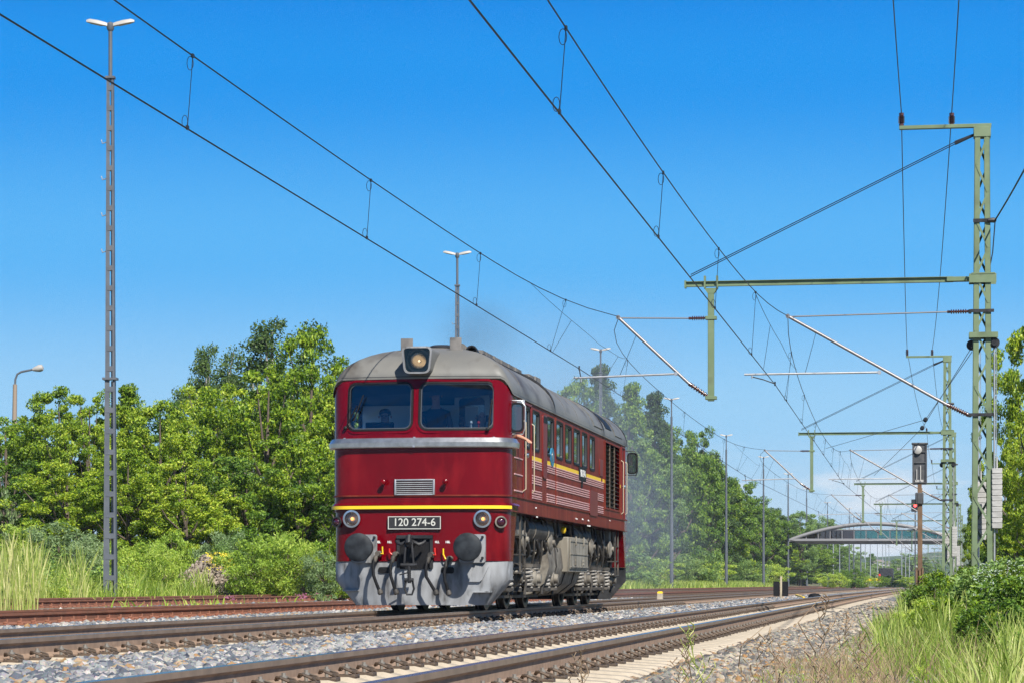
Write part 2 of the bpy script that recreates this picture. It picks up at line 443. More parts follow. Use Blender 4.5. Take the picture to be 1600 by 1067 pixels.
SUN_EL = R(44); SUN_H = Vector((.53, -.848, 0)).normalized()
SUN_DIR = Vector((SUN_H.x * math.cos(SUN_EL), SUN_H.y * math.cos(SUN_EL), math.sin(SUN_EL)))
sd = bpy.data.lights.new('sun', 'SUN'); sd.energy = 5.0; sd.angle = R(.5); sd.color = (1, .955, .88)
so = bpy.data.objects.new('sun', sd); col.objects.link(so)
so.location = (20, -30, 60); so.rotation_euler = (-SUN_DIR).to_track_quat('-Z', 'Y').to_euler()

w = bpy.data.worlds.new('World'); sc.world = w; w.use_nodes = True
nt = w.node_tree; N = nt.nodes; L = nt.links
bg = N['Background']
sky = N.new('ShaderNodeTexSky'); sky.sky_type = 'NISHITA'; sky.sun_disc = False
sky.sun_elevation = SUN_EL; sky.sun_rotation = math.atan2(SUN_H.x, SUN_H.y)
sky.altitude = 200; sky.air_density = 1.0; sky.dust_density = .25; sky.ozone_density = 3.0
hs = N.new('ShaderNodeHueSaturation'); hs.inputs['Saturation'].default_value = 1.22; hs.inputs['Value'].default_value = 1.0
L.new(sky.outputs[0], hs.inputs['Color'])
# thin cloud bank low over the horizon and one faint vapour trail
tc = N.new('ShaderNodeTexCoord')
mp = N.new('ShaderNodeMapping'); mp.inputs['Scale'].default_value = (14, 14, 46)
L.new(tc.outputs['Generated'], mp.inputs['Vector'])
cn = N.new('ShaderNodeTexNoise'); cn.inputs['Scale'].default_value = 1.3; cn.inputs['Detail'].default_value = 7; cn.inputs['Roughness'].default_value = .6
L.new(mp.outputs[0], cn.inputs['Vector'])
sx = N.new('ShaderNodeSeparateXYZ'); L.new(tc.outputs['Generated'], sx.inputs[0])
lo = N.new('ShaderNodeMapRange'); lo.inputs['From Min'].default_value = .056; lo.inputs['From Max'].default_value = .036; lo.inputs['To Min'].default_value = 0; lo.inputs['To Max'].default_value = 1
L.new(sx.outputs['Z'], lo.inputs['Value'])
cr = N.new('ShaderNodeMapRange'); cr.inputs['From Min'].default_value = .47; cr.inputs['From Max'].default_value = .62; cr.inputs['To Max'].default_value = .8
L.new(cn.outputs['Fac'], cr.inputs['Value'])
mu = N.new('ShaderNodeMath'); mu.operation = 'MULTIPLY'; L.new(lo.outputs[0], mu.inputs[0]); L.new(cr.outputs[0], mu.inputs[1])
# the lowest part of the sky is a clean pale-to-azure gradient by elevation
vr = N.new('ShaderNodeValToRGB'); vr.color_ramp.interpolation = 'EASE'
SKYC = [(0.0, (.60, .76, .88)), (.10, (.50, .73, .92)), (.26, (.33, .65, .96)), (.52, (.10, .475, .96)), (.80, (.008, .31, .88)), (1.0, (.0, .225, .78))]
vr.color_ramp.elements[0].position = 0; vr.color_ramp.elements[0].color = (*SKYC[0][1], 1)
vr.color_ramp.elements[1].position = 1; vr.color_ramp.elements[1].color = (*SKYC[-1][1], 1)
for p_, c_ in SKYC[1:-1]:
    e_ = vr.color_ramp.elements.new(p_); e_.color = (*c_, 1)
zr = N.new('ShaderNodeMapRange'); zr.inputs['From Max'].default_value = .245; L.new(sx.outputs['Z'], zr.inputs['Value']); L.new(zr.outputs[0], vr.inputs['Fac'])
vs = N.new('ShaderNodeVectorMath'); vs.operation = 'SCALE'; vs.inputs['Scale'].default_value = 11.8; L.new(vr.outputs['Color'], vs.inputs[0])
vf = N.new('ShaderNodeMapRange'); vf.inputs['From Min'].default_value = .30; vf.inputs['From Max'].default_value = .6; vf.inputs['To Min'].default_value = 1; vf.inputs['To Max'].default_value = 0
L.new(sx.outputs['Z'], vf.inputs['Value'])
vm = N.new('ShaderNodeMix'); vm.data_type = 'RGBA'; L.new(hs.outputs[0], vm.inputs['A']); L.new(vs.outputs[0], vm.inputs['B']); L.new(vf.outputs[0], vm.inputs['Factor'])
az = N.new('ShaderNodeMapRange'); az.inputs['From Min'].default_value = -.135; az.inputs['From Max'].default_value = -.075; L.new(sx.outputs['X'], az.inputs['Value'])
mz = N.new('ShaderNodeMath'); mz.operation = 'MULTIPLY'; L.new(mu.outputs[0], mz.inputs[0]); L.new(az.outputs[0], mz.inputs[1])
cm = N.new('ShaderNodeMix'); cm.data_type = 'RGBA'; cm.inputs['B'].default_value = (10.6, 11, 11.5, 1)
L.new(vm.outputs['Result'], cm.inputs['A']); L.new(mz.outputs[0], cm.inputs['Factor'])
L.new(cm.outputs['Result'], bg.inputs['Color'])
bg.inputs['Strength'].default_value = .052
sc.view_settings.view_transform = 'Standard'; sc.view_settings.look = 'None'; sc.view_settings.exposure = .68; sc.view_settings.gamma = 1
sc.cycles.max_bounces = 6; sc.cycles.transparent_max_bounces = 12; sc.cycles.diffuse_bounces = 3; sc.cycles.glossy_bounces = 3
sc.cycles.use_denoising = True; sc.cycles.denoising_prefilter = 'NONE'; sc.cycles.denoising_input_passes = 'RGB_ALBEDO_NORMAL'

# ------------------------------------------------------------------ ground and ballast
def sheet(name, us, ys, zoff, m, wob=0.0, zf=None):
    rs = np.random.RandomState(3)
    V = []; 
    for y in ys:
        for u in us:
            x = u + bend(y)
            z = (zf(u, y) if zf else ground_z(x, y)) + zoff + (rs.uniform(-wob, wob) if wob else 0)
            V.append((x, y, z))
    nu = len(us); F = []
    for j in range(len(ys) - 1):
        for i in range(nu - 1):
            F.append((j * nu + i, j * nu + i + 1, (j + 1) * nu + i + 1, (j + 1) * nu + i))
    o = np_mesh(name, np.array(V), np.array(F), m, smooth=True)
    return o

ys_g = [-60, -20, -8] + list(np.arange(-4, 60, 2)) + list(np.arange(60, 160, 5)) + list(np.arange(160, 760, 20)) + [800, 900, 1100, 1500, 2200, 3500, 6000]
us_g = [-3500, -1500, -700, -300, -120, -80, -60, -40, -34, -30, -27, -25, -23.4, -22.6, -21.3, -17.2, -16.5, -15.6, -12.5, -11.5, -6.2, -5.4, -1.95, -1.3, -.9, -.5, -.1, .3, .8, 1.3, 2, 3, 4.5, 6, 9, 12, 20, 40, 100, 400, 1500, 3500]
def gz(u, y):
    z = ground_z(u + bend(y), y)
    if -22.4 < u < -.6: z -= .09
    return z
g = sheet('ground', us_g, ys_g, 0, M['soil'], zf=gz); tag(g, kind='structure')
us_b = [-22.2, -21.3, -19.3, -17.2, -16.5, -15.6, -14, -12.5, -11.5, -10, -8, -6.2, -5.4, -4.4, -3.4, -2.4, -1.95, -1.3, -.9, -.55]
ys_b = [-6] + list(np.arange(-4, 60, 1.0)) + list(np.arange(60, 160, 4)) + list(np.arange(160, 640, 15))
b = sheet('ballast_bed', us_b, ys_b, 0.0, M['bed'], wob=.012); tag(b, kind='structure')

# loose crushed stones on the bed
def ico():
    bm = bmesh.new(); bmesh.ops.create_icosphere(bm, subdivisions=1, radius=1)
    v = np.array([x.co[:] for x in bm.verts]); f = np.array([[q.index for q in x.verts] for x in bm.faces]); bm.free()
    return v, f
IV, IF = ico()
def stones(name, zones, m, label_kind='stuff', seed=5):
    rs = np.random.RandomState(seed)
    P = []; S = []
    for (u0, u1, y0, y1, dens, s0, s1) in zones:
        n = int((u1 - u0) * (y1 - y0) * dens)
        u = rs.uniform(u0, u1, n); y = rs.uniform(y0, y1, n)
        x = u + np.array([bend(q) for q in y])
        z = np.interp(u, GPX, GPZ)
        s = rs.uniform(s0, s1, n) * rs.choice([.7, 1, 1, 1.25], n)
        P.append(np.stack([x, y, z + s * .35], 1)); S.append(s)
    P = np.concatenate(P); S = np.concatenate(S); n = len(P)
    protos = []
    for k in range(24):
        q = IV * rs.uniform(.72, 1.2, (12, 1)) * rs.uniform(.55, 1.2, (1, 3))
        q = np.sign(q) * np.abs(q) ** .85
        protos.append(q)
    protos = np.array(protos)
    V = protos[rs.randint(0, 24, n)]
    a = rs.uniform(0, 6.28, n); ca, sa = np.cos(a), np.sin(a); t = rs.uniform(-.8, .8, n); ct, st = np.cos(t), np.sin(t)
    X = V[:, :, 0] * ca[:, None] - V[:, :, 1] * sa[:, None]; Y = V[:, :, 0] * sa[:, None] + V[:, :, 1] * ca[:, None]; Z = V[:, :, 2]
    Y2 = Y * ct[:, None] - Z * st[:, None]; Z2 = Y * st[:, None] + Z * ct[:, None]
    V = np.stack([X, Y2, Z2], 2) * S[:, None, None] + P[:, None, :]
    F = (IF[None] + (np.arange(n) * 12)[:, None, None]).reshape(-1, 3)
    o = np_mesh(name, V.reshape(-1, 3), F, m)
    return tag(o, kind=label_kind)
ZN = []
for (u0, u1, y0, y1) in ((-6.75, -4.75, 12, 46), ):
    ZN += [(u0, u1, y0, y1, 420, .026, .05)]
ZN += [(-6.5, -4.75, 46, 80, 170, .03, .055), (-4.75, -2.1, 8, 50, 50, .02, .035), (-2.1, -.75, 9, 32, 420, .022, .042), (-2.1, -.6, 32, 60, 200, .025, .045),
       (-13.0, -9.3, 28, 62, 130, .03, .055), (-9.2, -6.6, 20, 62, 60, .025, .04), (-6.6, -4.7, 80, 140, 60, .035, .06), (-2.1, -.6, 60, 110, 80, .03, .05),
       (-13, -9.3, 62, 110, 45, .035, .06), (-17.6, -13, 45, 90, 20, .03, .05), (-.75, -.35, 8, 40, 160, .02, .036), (-.35, .1, 8, 40, 40, .018, .03), (-4.75, -4.3, 8, 50, 220, .024, .04)]
CRIB = [(-4.75, -2.1), (-4.75, -4.3), (-9.2, -6.6)]
stones('ballast_stones', [z_ for z_ in ZN if z_[0] < -3 and z_[:2] not in CRIB], M['gravel'])
stones('crib_stones', [z_ for z_ in ZN if z_[:2] in CRIB] + [(-6.9, -6.55, 20, 62, 160, .024, .04), (-2.3, -2.0, 9, 50, 120, .022, .04)], M['gravel3'], seed=9)
stones('shoulder_stones', [z_ for z_ in ZN if z_[0] >= -3], M['gravel2'], seed=6)

# ------------------------------------------------------------------ tracks
RAILP = [(-.036, 0), (.036, 0), (.036, -.036), (.028, -.046), (.012, -.056), (.012, -.128), (.026, -.144), (.075, -.158), (.075, -.172),
         (-.075, -.172), (-.075, -.158), (-.026, -.144), (-.012, -.128), (-.012, -.056), (-.028, -.046), (-.036, -.036)]
RMI = [0, 1, 2, 2, 2, 2, 2, 2, 2, 2, 2, 2, 2, 2, 2, 1]
def rail(u, z, y0, y1, mats, parent, ry):
    ys = list(np.arange(y0, min(90, y1), 10.)) + list(np.arange(max(90, y0), y1 + 1, 8.))
    mb = MB()
    mb.loft([[(u + bend(y) + p[0], y - ry, z + p[1]) for p in RAILP] for y in ys], 0, True, mats=RMI)
    return mb.build('rail', mats, parent, angle=30, fix=False)

def sleeper_mb(mb, zt, half=1.3, off=(0, 0, 0), conc=True):
    ox, oy, oz = off
    rings = []
    if conc:
        st = [(-1.3, .10, -.045), (-1.22, .15, -.02), (-.98, .16, -.004), (-.9, .16, 0), (-.6, .16, .004), (-.46, .125, -.028), (-.25, .105, -.065), (0, .10, -.07),
              (.25, .105, -.065), (.46, .125, -.028), (.6, .16, .004), (.9, .16, 0), (.98, .16, -.004), (1.22, .15, -.02), (1.3, .10, -.045)]
        for x, hw, dz in st:
            rings.append([(ox + x, oy - hw * .62, oz + zt + dz), (ox + x, oy + hw * .62, oz + zt + dz), (ox + x, oy + hw, oz + zt + dz - .05), (ox + x, oy + hw, oz + zt - .2), (ox + x, oy - hw, oz + zt - .2), (ox + x, oy - hw, oz + zt + dz - .05)])
        mb.loft(rings, 0, True)
    else:
        mb.box((ox - half, oy - .12, oz + zt - .16), (ox + half, oy + .12, oz + zt), 0, .012)

def fastening_mb(mb, x, y, z, kind, side, full=True):
    """z is the top of the sleeper; side +1/-1 of the rail"""
    if kind == 'conc':
        bx = x + side * .118
        if side > 0: mb.box((x - .2, y - .07, z - .006), (x + .2, y + .07, z + .003), 0)
        mb.box((x + side * .078, y - .075, z - .004), (x + side * .2, y + .075, z + .022), 0, .006)
        if full:
            mb.cyl((bx, y, z + .02), (bx, y, z + .095), .014, 6, 1); mb.cyl((bx, y, z + .062), (bx, y, z + .078), .026, 6, 1)
            for s in (-1, 1):
                pts = [(x + side * .07, y + s * .016, z + .05), (x + side * .085, y + s * .05, z + .068), (x + side * .12, y + s * .08, z + .066), (x + side * .175, y + s * .085, z + .045), (x + side * .19, y + s * .06, z + .03), (x + side * .15, y + s * .03, z + .045)]
                mb.tube(pts, .0105, 6, 0)
    else:
        if side > 0: mb.box((x - .17, y - .075, z - .004), (x + .17, y + .075, z + .012), 0)
        mb.box((x + side * .065, y - .06, z + .0), (x + side * .15, y + .06, z + .035), 0, .008)
        mb.box((x + side * .05, y - .04, z + .035), (x + side * .11, y + .04, z + .065), 0, .01)
        mb.cyl((x + side * .1, y, z + .03), (x + side * .1, y, z + .105), .02, 6, 0)

def track(label, uc, zn, zf, y0, y1, ys0, conc, mats, group='railway tracks'):
    """zn / zf: height of the head of the rail nearer to / farther from the camera"""
    root = empty('railway_track', (uc, y0, 0), label, 'railway track', group)
    for u, z in ((.75, zn), (-.75, zf)):
        rail(u, z, y0, y1, mats, root, y0)
    zs = (zn + zf) / 2 - .178
    k = int(math.ceil((ys0 - y0) / .6)); proto = fp = None
    jit = random.Random(int(abs(uc * 10)))
    for i in range(100):
        y = (k + i) * .6
        if proto is None:
            mb = MB(); sleeper_mb(mb, zs, conc=conc); proto = mb.build('sleeper', M['concrete'] if conc else M['wood'], root)
            fm = []
            for u, z in ((.75, zn), (-.75, zf)):
                mb = MB()
                for s in (-1, 1): fastening_mb(mb, u, 0, zs, 'conc' if conc else 'k', s)
                fm.append(mb.build('rail_fastening', [M['clip'], M['bolt']] if conc else [M['redrust'], M['redrust']], proto))
            fp = fm; s = proto; kids = fm
        else:
            s = proto.copy(); col.objects.link(s); s.parent = root
            for q in fp:
                c = q.copy(); col.objects.link(c); c.parent = s
        s.location = (bend(y + y0), y + jit.uniform(-.012, .012), jit.uniform(-.006, .004))
        s.rotation_euler.z = jit.uniform(-.006, .006)
    # the far run of sleepers, too small to tell apart
    mb = MB(); mf = MB()
    y = (k + 100) * .6
    while y < min(y1 - y0, 330):
        x = bend(y + y0)
        sleeper_mb(mb, zs, off=(x, y, 0), conc=conc) if y < 130 and conc else mb.box((x - 1.3, y - .13, zs - .12), (x + 1.3, y + .13, zs - .012))
        for u in (.75, -.75): fastening_mb(mf, u + x, y, zs, 'conc' if conc else 'k', 1, False)
        y += .6
    y = (k - 1) * .6
    while y > 0 and y > (k * .6) - 14:
        x = bend(y + y0)
        sleeper_mb(mb, zs, off=(x, y, 0), conc=conc)
        y -= .6
    tag(mb.build('far_sleepers', M['concrete'] if conc else M['wood'], root), kind='stuff')
    tag(mf.build('far_fastenings', M['clip'], root), kind='stuff')
    return root
steel = [M['railtop'], M['railside'], M['rust']]; rusty = [M['redrust']] * 3
if 1: track('nearest railway track, on pale concrete sleepers, its rail heads polished', -3.42, -.045, -.058, 4, 560, 10.5, True, steel)
if 1: track('railway track carrying the red locomotive, polished rails on concrete sleepers', -7.93, 0, .006, 12, 560, 16.5, True, steel)
if 1: track('rust red railway track just beyond the locomotive', -14.15, 0.0, 0.0, 24, 420, 36, False, rusty)
if 1: track('overgrown rusty railway track at the foot of the bushes, farthest of all', -19.35, .085, .11, 36, 400, 50, False, rusty)
# ------------------------------------------------------------------ the locomotive (local: x across, +x towards the camera side; y backwards; z above the rail head)
XL, YL, LEN, HW = -7.93, 39.95, 16.85, 1.455
loco = empty('diesel_locomotive', (XL, YL, 0), 'wine red diesel locomotive with grey roof and number 120 274-6 on its front', 'locomotive')
def fr(px, py, off=0.0):
    """photo pixel on the flat of the front -> (x, z)"""
    p = at_y(px, py, YL + off); return (p.x - XL, p.z)
def sd_(px, py, off=0.0):
    """photo pixel on the side wall -> (y, z)"""
    p = at_x(px, py, XL + HW + off); return (p.y - YL, p.z)
RC, BULGE = .33, .10
def yfront(x):
    return BULGE * (x / (HW - RC)) ** 2 if abs(x) <= HW - RC else BULGE
def plan(hw=HW, rc=RC, bulge=BULGE, L_=LEN, nf=12, nc=7, ns=40, half=None):
    """front face left to right, corner, side backwards; returns list of (x, y, frontness)"""
    q = hw - rc
    pts = []
    for i in range(nf + 1):
        x = -q + 2 * q * i / nf
        pts.append((x, bulge * (x / q) ** 2, 1.0))
    sl = 2 * bulge / q
    a0 = math.atan(sl)
    for i in range(1, nc + 1):
        t = i / nc
        # quarter curve from the front tangent round to the side
        b0, b1, b2 = Vector((q, bulge)), Vector((hw - .02, bulge + sl * rc * .8)), Vector((hw, bulge + rc * 1.15))
        p = b0 * (1 - t) ** 2 + b1 * 2 * t * (1 - t) + b2 * t * t
        pts.append((p.x, p.y, 1 - t))
    y0 = pts[-1][1]
    right = pts[nf + 1:]
    left = [(-x, y, f) for x, y, f in reversed(right)]
    frontrow = left + pts
    if half is not None:
        return [(-hw, half, 0.0)] + frontrow + [(hw, half, 0.0)]
    side = [(hw, y0 + (L_ - 2 * y0) * i / ns, 0.0) for i in range(1, ns)]
    rear = [(-x, L_ - y, f) for x, y, f in frontrow]
    side2 = [(-hw, L_ - y0 - (L_ - 2 * y0) * i / ns, 0.0) for i in range(1, ns)]
    return frontrow + side + rear + side2
ZS, ZF = 3.475, 3.73
def sm(t): t = max(0, min(1, t)); return t * t * (3 - 2 * t)
def seam(f): return ZS + (ZF - ZS) * sm(f * 1.35)
def rake(z, f): return .13 * max(0, z - 2.78) * f
PL = plan()
def signy(y): return 1 if y < LEN / 2 else -1
levels = [1.585, 1.68, 1.9, 2.2, 2.5, 2.64, 2.78, 2.92, 3.1, 3.3, None]
rings = []
for z in levels:
    r = []
    for x, y, f in PL:
        zz = z if z is not None else seam(f)
        if z is not None and z > 3.0: zz = min(z, seam(f) - .05 * (3.6 - z))
        r.append((x, y + signy(y) * rake(zz, f), zz))
    rings.append(r)
rings.append([(x * .955, y + signy(y) * (rake(seam(f), f) + (.065 if f > .3 else .065 * f)), 3.30) for x, y, f in PL])
mb = MB(); mb.loft(rings, 0, True)
body = mb.build('body', [M['red'], M['side_red']], loco, angle=40)
# hollow front cab, window openings
def cutter(poly, f0, f1, name='cutter'):
    m_ = MB(); m_.prism(poly, f0, f1); return m_.build(name, M['black'], smooth=False)
cuts = []
inner = MB()
ip = plan(HW - .05, RC - .03, BULGE, LEN, half=2.35)
inner.loft([[(x, y + .05 + rake(z, f), z) for x, y, f in ip[1:-1]] + [(HW - .05, 2.3, z), (-(HW - .05), 2.3, z)] for z in (1.95, 2.6, 3.2, 3.52)], 0, True)
cuts.append(inner.build('cutter', M['black'], smooth=False))
def pxrect(x0, y0, x1, y1, grow=0.0, off=.08):
    a = fr(x0, y0, off); b_ = fr(x1, y1, off)
    return (a[0] - grow, b_[0] + grow, b_[1] - grow, a[1] + grow)
WIN = [pxrect(543.5, 599.5, 643.5, 669.5), pxrect(657.5, 598.5, 770, 668.5)]
for (x0, x1, z0, z1) in WIN:
    cuts.append(cutter(rrect(x0, x1, z0, z1, .11), lambda p: (p[0], -.4, p[1]), lambda p: (p[0], .7, p[1])))
# side window openings: photo columns on the near wall, the far wall mirrors them
SW = [(819.5, 827.5, 637, 688), (832.2, 842.2, 640.5, 690.5), (854.8, 864.5, 651.5, 699), (869, 878.8, 658, 706), (883, 892.2, 663.5, 710.5), (896.3, 905.3, 668.5, 714), (909.2, 916.8, 673.5, 717), (921.3, 928.6, 679, 720.5)]
swr = []
for i, (a, b_, t_, u_) in enumerate(SW):
    ya, zt = sd_(a, t_); yb, zb = sd_((a + b_) / 2, u_); yb = sd_(b_, u_)[0]
    swr.append((ya, yb, zb if i > 1 else zb, zt))
ZW1 = 3.34; ZW0 = 2.70
swr = [(a, b_, ZW0, ZW1) for (a, b_, c, d) in swr]
for i, (a, b_, z0, z1) in enumerate(swr):
    deep = .3 if b_ < 2.25 else .05
    for s in (1, -1):
        cuts.append(cutter(rrect(a, b_, z0, z1, .05, 3), lambda p: (s * (HW - deep), p[0], p[1]), lambda p: (s * (HW + .2), p[0], p[1])))
# radiator grille recess
gy0, _ = sd_(945.5, 700); gy1, _ = sd_(967.5, 700)
GZ0, GZ1 = 2.02, 3.36
for s in (1, -1):
    cuts.append(cutter([(gy0, GZ0), (gy1, GZ0), (gy1, GZ1), (gy0, GZ1)], lambda p: (s * (HW - .12), p[0], p[1]), lambda p: (s * (HW + .2), p[0], p[1])))
# door recesses
dy0, dy1 = sd_(817.0, 700)[0], sd_(829.2, 700)[0]
cut(body, cuts)
# faces on the side walls carry the duller, weathered coat
for p in body.data.polygons:
    c = p.center
    if abs(c.x) > HW - .015 and .75 < c.y < LEN - .75 and abs(p.normal.x) > .7: p.material_index = 1
    else: p.material_index = 0
body.data.materials.append(M['interior']); 
for p in body.data.polygons:
    c = p.center; q = c - Vector((0, 1.2, 0))
    if c.y < 2.36 and 1.94 < c.z < 3.5 and p.area > 1e-5 and q.x * p.normal.x + q.y * p.normal.y < -.0 and abs(c.x) < HW - .045 and c.y > .045: p.material_index = 2
body.data.shade_smooth(); body.data.set_sharp_from_angle(angle=R(35))
# raised floor line (sole bar lip) round the body
mb = MB()
out = [(x * 1.012, y - signy(y) * .02 * 1, 0) for x, y, f in PL]
mb.loft([[(x, y, z) for x, y, _ in out] for z in (1.595, 1.605)], 0, True)
mb.loft([[(x, y, z) for x, y, _ in out] for z in (1.83, 1.855)], 0, True)
mb.build('sole_bar_lip', M['side_red'], body)

# ---- front windows
def front_pt(x, z, off=0.0):
    """point on the front skin (off > 0 is in front of it)"""
    ax = abs(x)
    if ax <= HW - RC: y = BULGE * (ax / (HW - RC)) ** 2
    else: y = BULGE + .45 * (ax - (HW - RC)) + .8 * (ax - (HW - RC)) ** 2
    return (x, y + rake(z, 1) - off, z)
def framed(mb, x0, x1, z0, z1, r, wid, o0, o1, mi=0):
    a = rrect(x0, x1, z0, z1, r, 6); b_ = rrect(x0 - wid, x1 + wid, z0 - wid, z1 + wid, r + wid, 6)
    mb.loft([[front_pt(*p, off=o0) for p in a], [front_pt(*p, off=o1) for p in a], [front_pt(*p, off=o1) for p in b_], [front_pt(*p, off=o0) for p in b_]], mi)
    return mb
for k, (x0, x1, z0, z1) in enumerate(WIN):
    g_ = framed(MB(), x0, x1, z0, z1, .11, .028, -.05, .022)
    win = g_.build('front_window', M['black'], body)
    f2 = framed(MB(), x0 + .018, x1 - .018, z0 + .018, z1 - .018, .10, .014, -.04, .004); f2.build('window_frame', M['framegrey'], win)
    mb = MB(); pl = rrect(x0, x1, z0, z1, .11, 6); mb.add([front_pt(*p, off=-.02) for p in pl], [tuple(range(len(pl)))]); mb.build('pane', M['glass'], win, smooth=False, fix=False)
    mb = framed(MB(), x0 - .036, x1 + .036, z0 - .036, z1 + .036, .15, .035, -.01, .016); mb.build('moulding', M['red'], win)
# wipers
def wiper(p0, p1, p2, p3):
    mb = MB()
    a, b_, c, d = [front_pt(*fr(*q, .1), off=.05) for q in (p0, p1, p2, p3)]
    mb.tube([a, b_], .010, 6); mb.tube([c, d], .012, 6); mb.lathe(a, (0, -1, 0), [(-.05, .03), (.02, .03), (.03, .015)], 10)
    return mb.build('wiper', M['black'], body)
wiper((539.5, 668), (558, 633), (553, 657), (568, 616)); wiper((762.5, 670), (766.5, 655), (764, 664), (767.5, 622))

# ---- aluminium waist strip, yellow ledge
def band(z0, zm, z1, off, prof, half, name, m, parent, hw=HW, x_lim=None):
    pl = plan(half=half)
    ring = []
    for (z, o) in prof:
        row = []
        for x, y, f in pl[(0 if x_lim is None else 1):(None if x_lim is None else -1)]:
            if x_lim is not None and abs(x) > x_lim: continue
            nx = 0 if f > .99 else (math.copysign(1 - f, x)); ny = -f
            l = math.hypot(nx, ny) or 1
            row.append((x + nx / l * o, y + ny / l * o + rake(z, f), z))
        ring.append(row)
    mb = MB(); n = len(ring[0])
    for r_ in ring: mb.v += r_
    K = len(ring)
    for i in range(K):
        for j in range(n - 1):
            a, b_ = i * n + j, ((i + 1) % K) * n + j
            mb.f.append((a, a + 1, b_ + 1, b_)); mb.m.append(0)
    mb.f.append(tuple(i * n for i in range(K))); mb.m.append(0)
    mb.f.append(tuple(i * n + n - 1 for i in range(K))); mb.m.append(0)
    return mb.build(name, m, parent, angle=25)
zb0, zb1 = fr(650, 698.5)[1], fr(650, 682.5)[1]
strip = band(0, 0, 0, 0, [(zb0, -.01), (zb0, .075), (zb0 + .015, .085), ((zb0 + zb1) / 2, .09), (zb1 - .01, .045), (zb1, -.01)], .62, 'waist_strip', M['alu'], body)
for px in (536, 648, 770):
    mb = MB(); x, z = fr(px, 690)
    y = front_pt(x, z)[1]
    mb.bar((x, y - .088, zb0 - .003), (x, y - .03, zb1 + .004), .035, .02)
    mb.build('strip_joint', M['alu'], strip)
zy = fr(650, 791.5)[1]
band(0, 0, 0, 0, [(zy - .026, -.01), (zy - .026, .055), (zy + .026, .055), (zy + .026, -.01)], .36, 'yellow_ledge', M['yellow'], body, x_lim=1.44)
band(0, 0, 0, 0, [(zy + .034, -.01), (zy + .034, .04), (zy + .07, .012), (zy + .07, -.01)], 1.0, 'ledge_top', M['red'], body)

# ---- buffer beam and pilot
def fpl(hw, back, off=0.0): return [(x, y + off, f) for x, y, f in plan(hw, RC, BULGE, half=back)]
mb = MB()
zt, zbm = zy - .028, .80
rr = []
for z, back in ((zbm, .62), (zt, 1.0)):
    rr.append([(x, y, z) for x, y, f in fpl(HW - .02, back)])
mb.loft(rr, 0, True)
beam = mb.build('buffer_beam', M['red'], loco)
for e in (1,):
    mb = MB(); rr = []
    for z, back in ((zbm, .62), (zt, 1.0)):
        rr.append([(-x, LEN - y, z) for x, y, f in fpl(HW - .02, back)])
    mb.loft(rr, 0, True); mb.build('buffer_beam', M['red'], loco)
def pilot_ring(z):
    k = 0 if z > .50 else (.50 - z) / .40
    hw = HW - .012 - .36 * k
    return [(x, y + .02 + .05 * k, z) for x, y, f in plan(hw, RC * (1 - .5 * k), BULGE, half=.55)]
rr = [pilot_ring(z) for z in (.795, .6, .50, .4, .3, .2, .10)]
mb = MB(); mb.loft(rr, 0, True); pil = mb.build('pilot', M['pilot'], loco)
mb = MB(); mb.loft([[(-x, LEN - y, z) for x, y, z in r_] for r_ in rr], 0, True); mb.build('pilot', M['blackp'], loco)
# pilot steps, dark slots and the raised patch
for (a, b_) in (((533, 921.5), (558.5, 921.5)), ((738.5, 923.5), (766, 923.5))):
    p, q = fr(*a), fr(*b_); mb = MB()
    mb.box((p[0], front_pt(p[0], 1)[1] - .075, p[1] - .012), (q[0], .5, p[1] + .012))
    mb.build('pilot_step', M['pilot'], pil)
for (x0, y0, x1, y1) in ((590.5, 885, 608, 894.5), (689, 885, 708.5, 895)):
    p, q = fr(x0, y0), fr(x1, y1); mb = MB()
    mb.prism(rrect(p[0], q[0], q[1], p[1], .03, 3), lambda s: (s[0], yfront(s[0]) - .0, s[1]), lambda s: (s[0], yfront(s[0]) + .05, s[1]))
    mb.build('pilot_slot', M['black'], pil)
mb = MB(); pp = [fr(*q) for q in ((730, 908), (741, 884), (742, 882), (761, 882), (762, 884), (752, 905), (748, 908))]
mb.prism(pp, lambda s: (s[0], front_pt(s[0], 1)[1] - .012, s[1]), lambda s: (s[0], front_pt(s[0], 1)[1] + .1, s[1]))
mb.build('pilot_plate', M['pilot'], pil)

# ---- buffers
for x in (-.875, .875):
    z = 1.015; y0 = yfront(x)
    mb = MB(); mb.prism(rrect(x - .21, x + .21, z - .24, z + .21, .03, 2), lambda s: (s[0], y0 - .045, s[1]), lambda s: (s[0], y0 + .06, s[1]))
    bo = mb.build('buffer', M['pilot'], loco)
    mb = MB()
    mb.lathe((x, y0 - .03, z), (0, -1, 0), [(0, .155), (.05, .15), (.07, .135), (.25, .13), (.26, .105), (.40, .10)], 20)
    for sx_ in (-1, 1):
        for sz_ in (-1, 1): mb.cyl((x + sx_ * .17, y0 - .04, z + sz_ * .165), (x + sx_ * .17, y0 - .09, z + sz_ * .165), .022, 6)
    mb.build('buffer_sleeve', M['blackp'], bo)
    mb = MB(); mb.lathe((x, y0 - .40, z), (0, -1, 0), [(0, .10), (.02, .19), (.05, .226), (.08, .226), (.10, .205), (.112, .12), (.115, .0)], 36)
    mb.build('buffer_head', M['buffer'], bo)
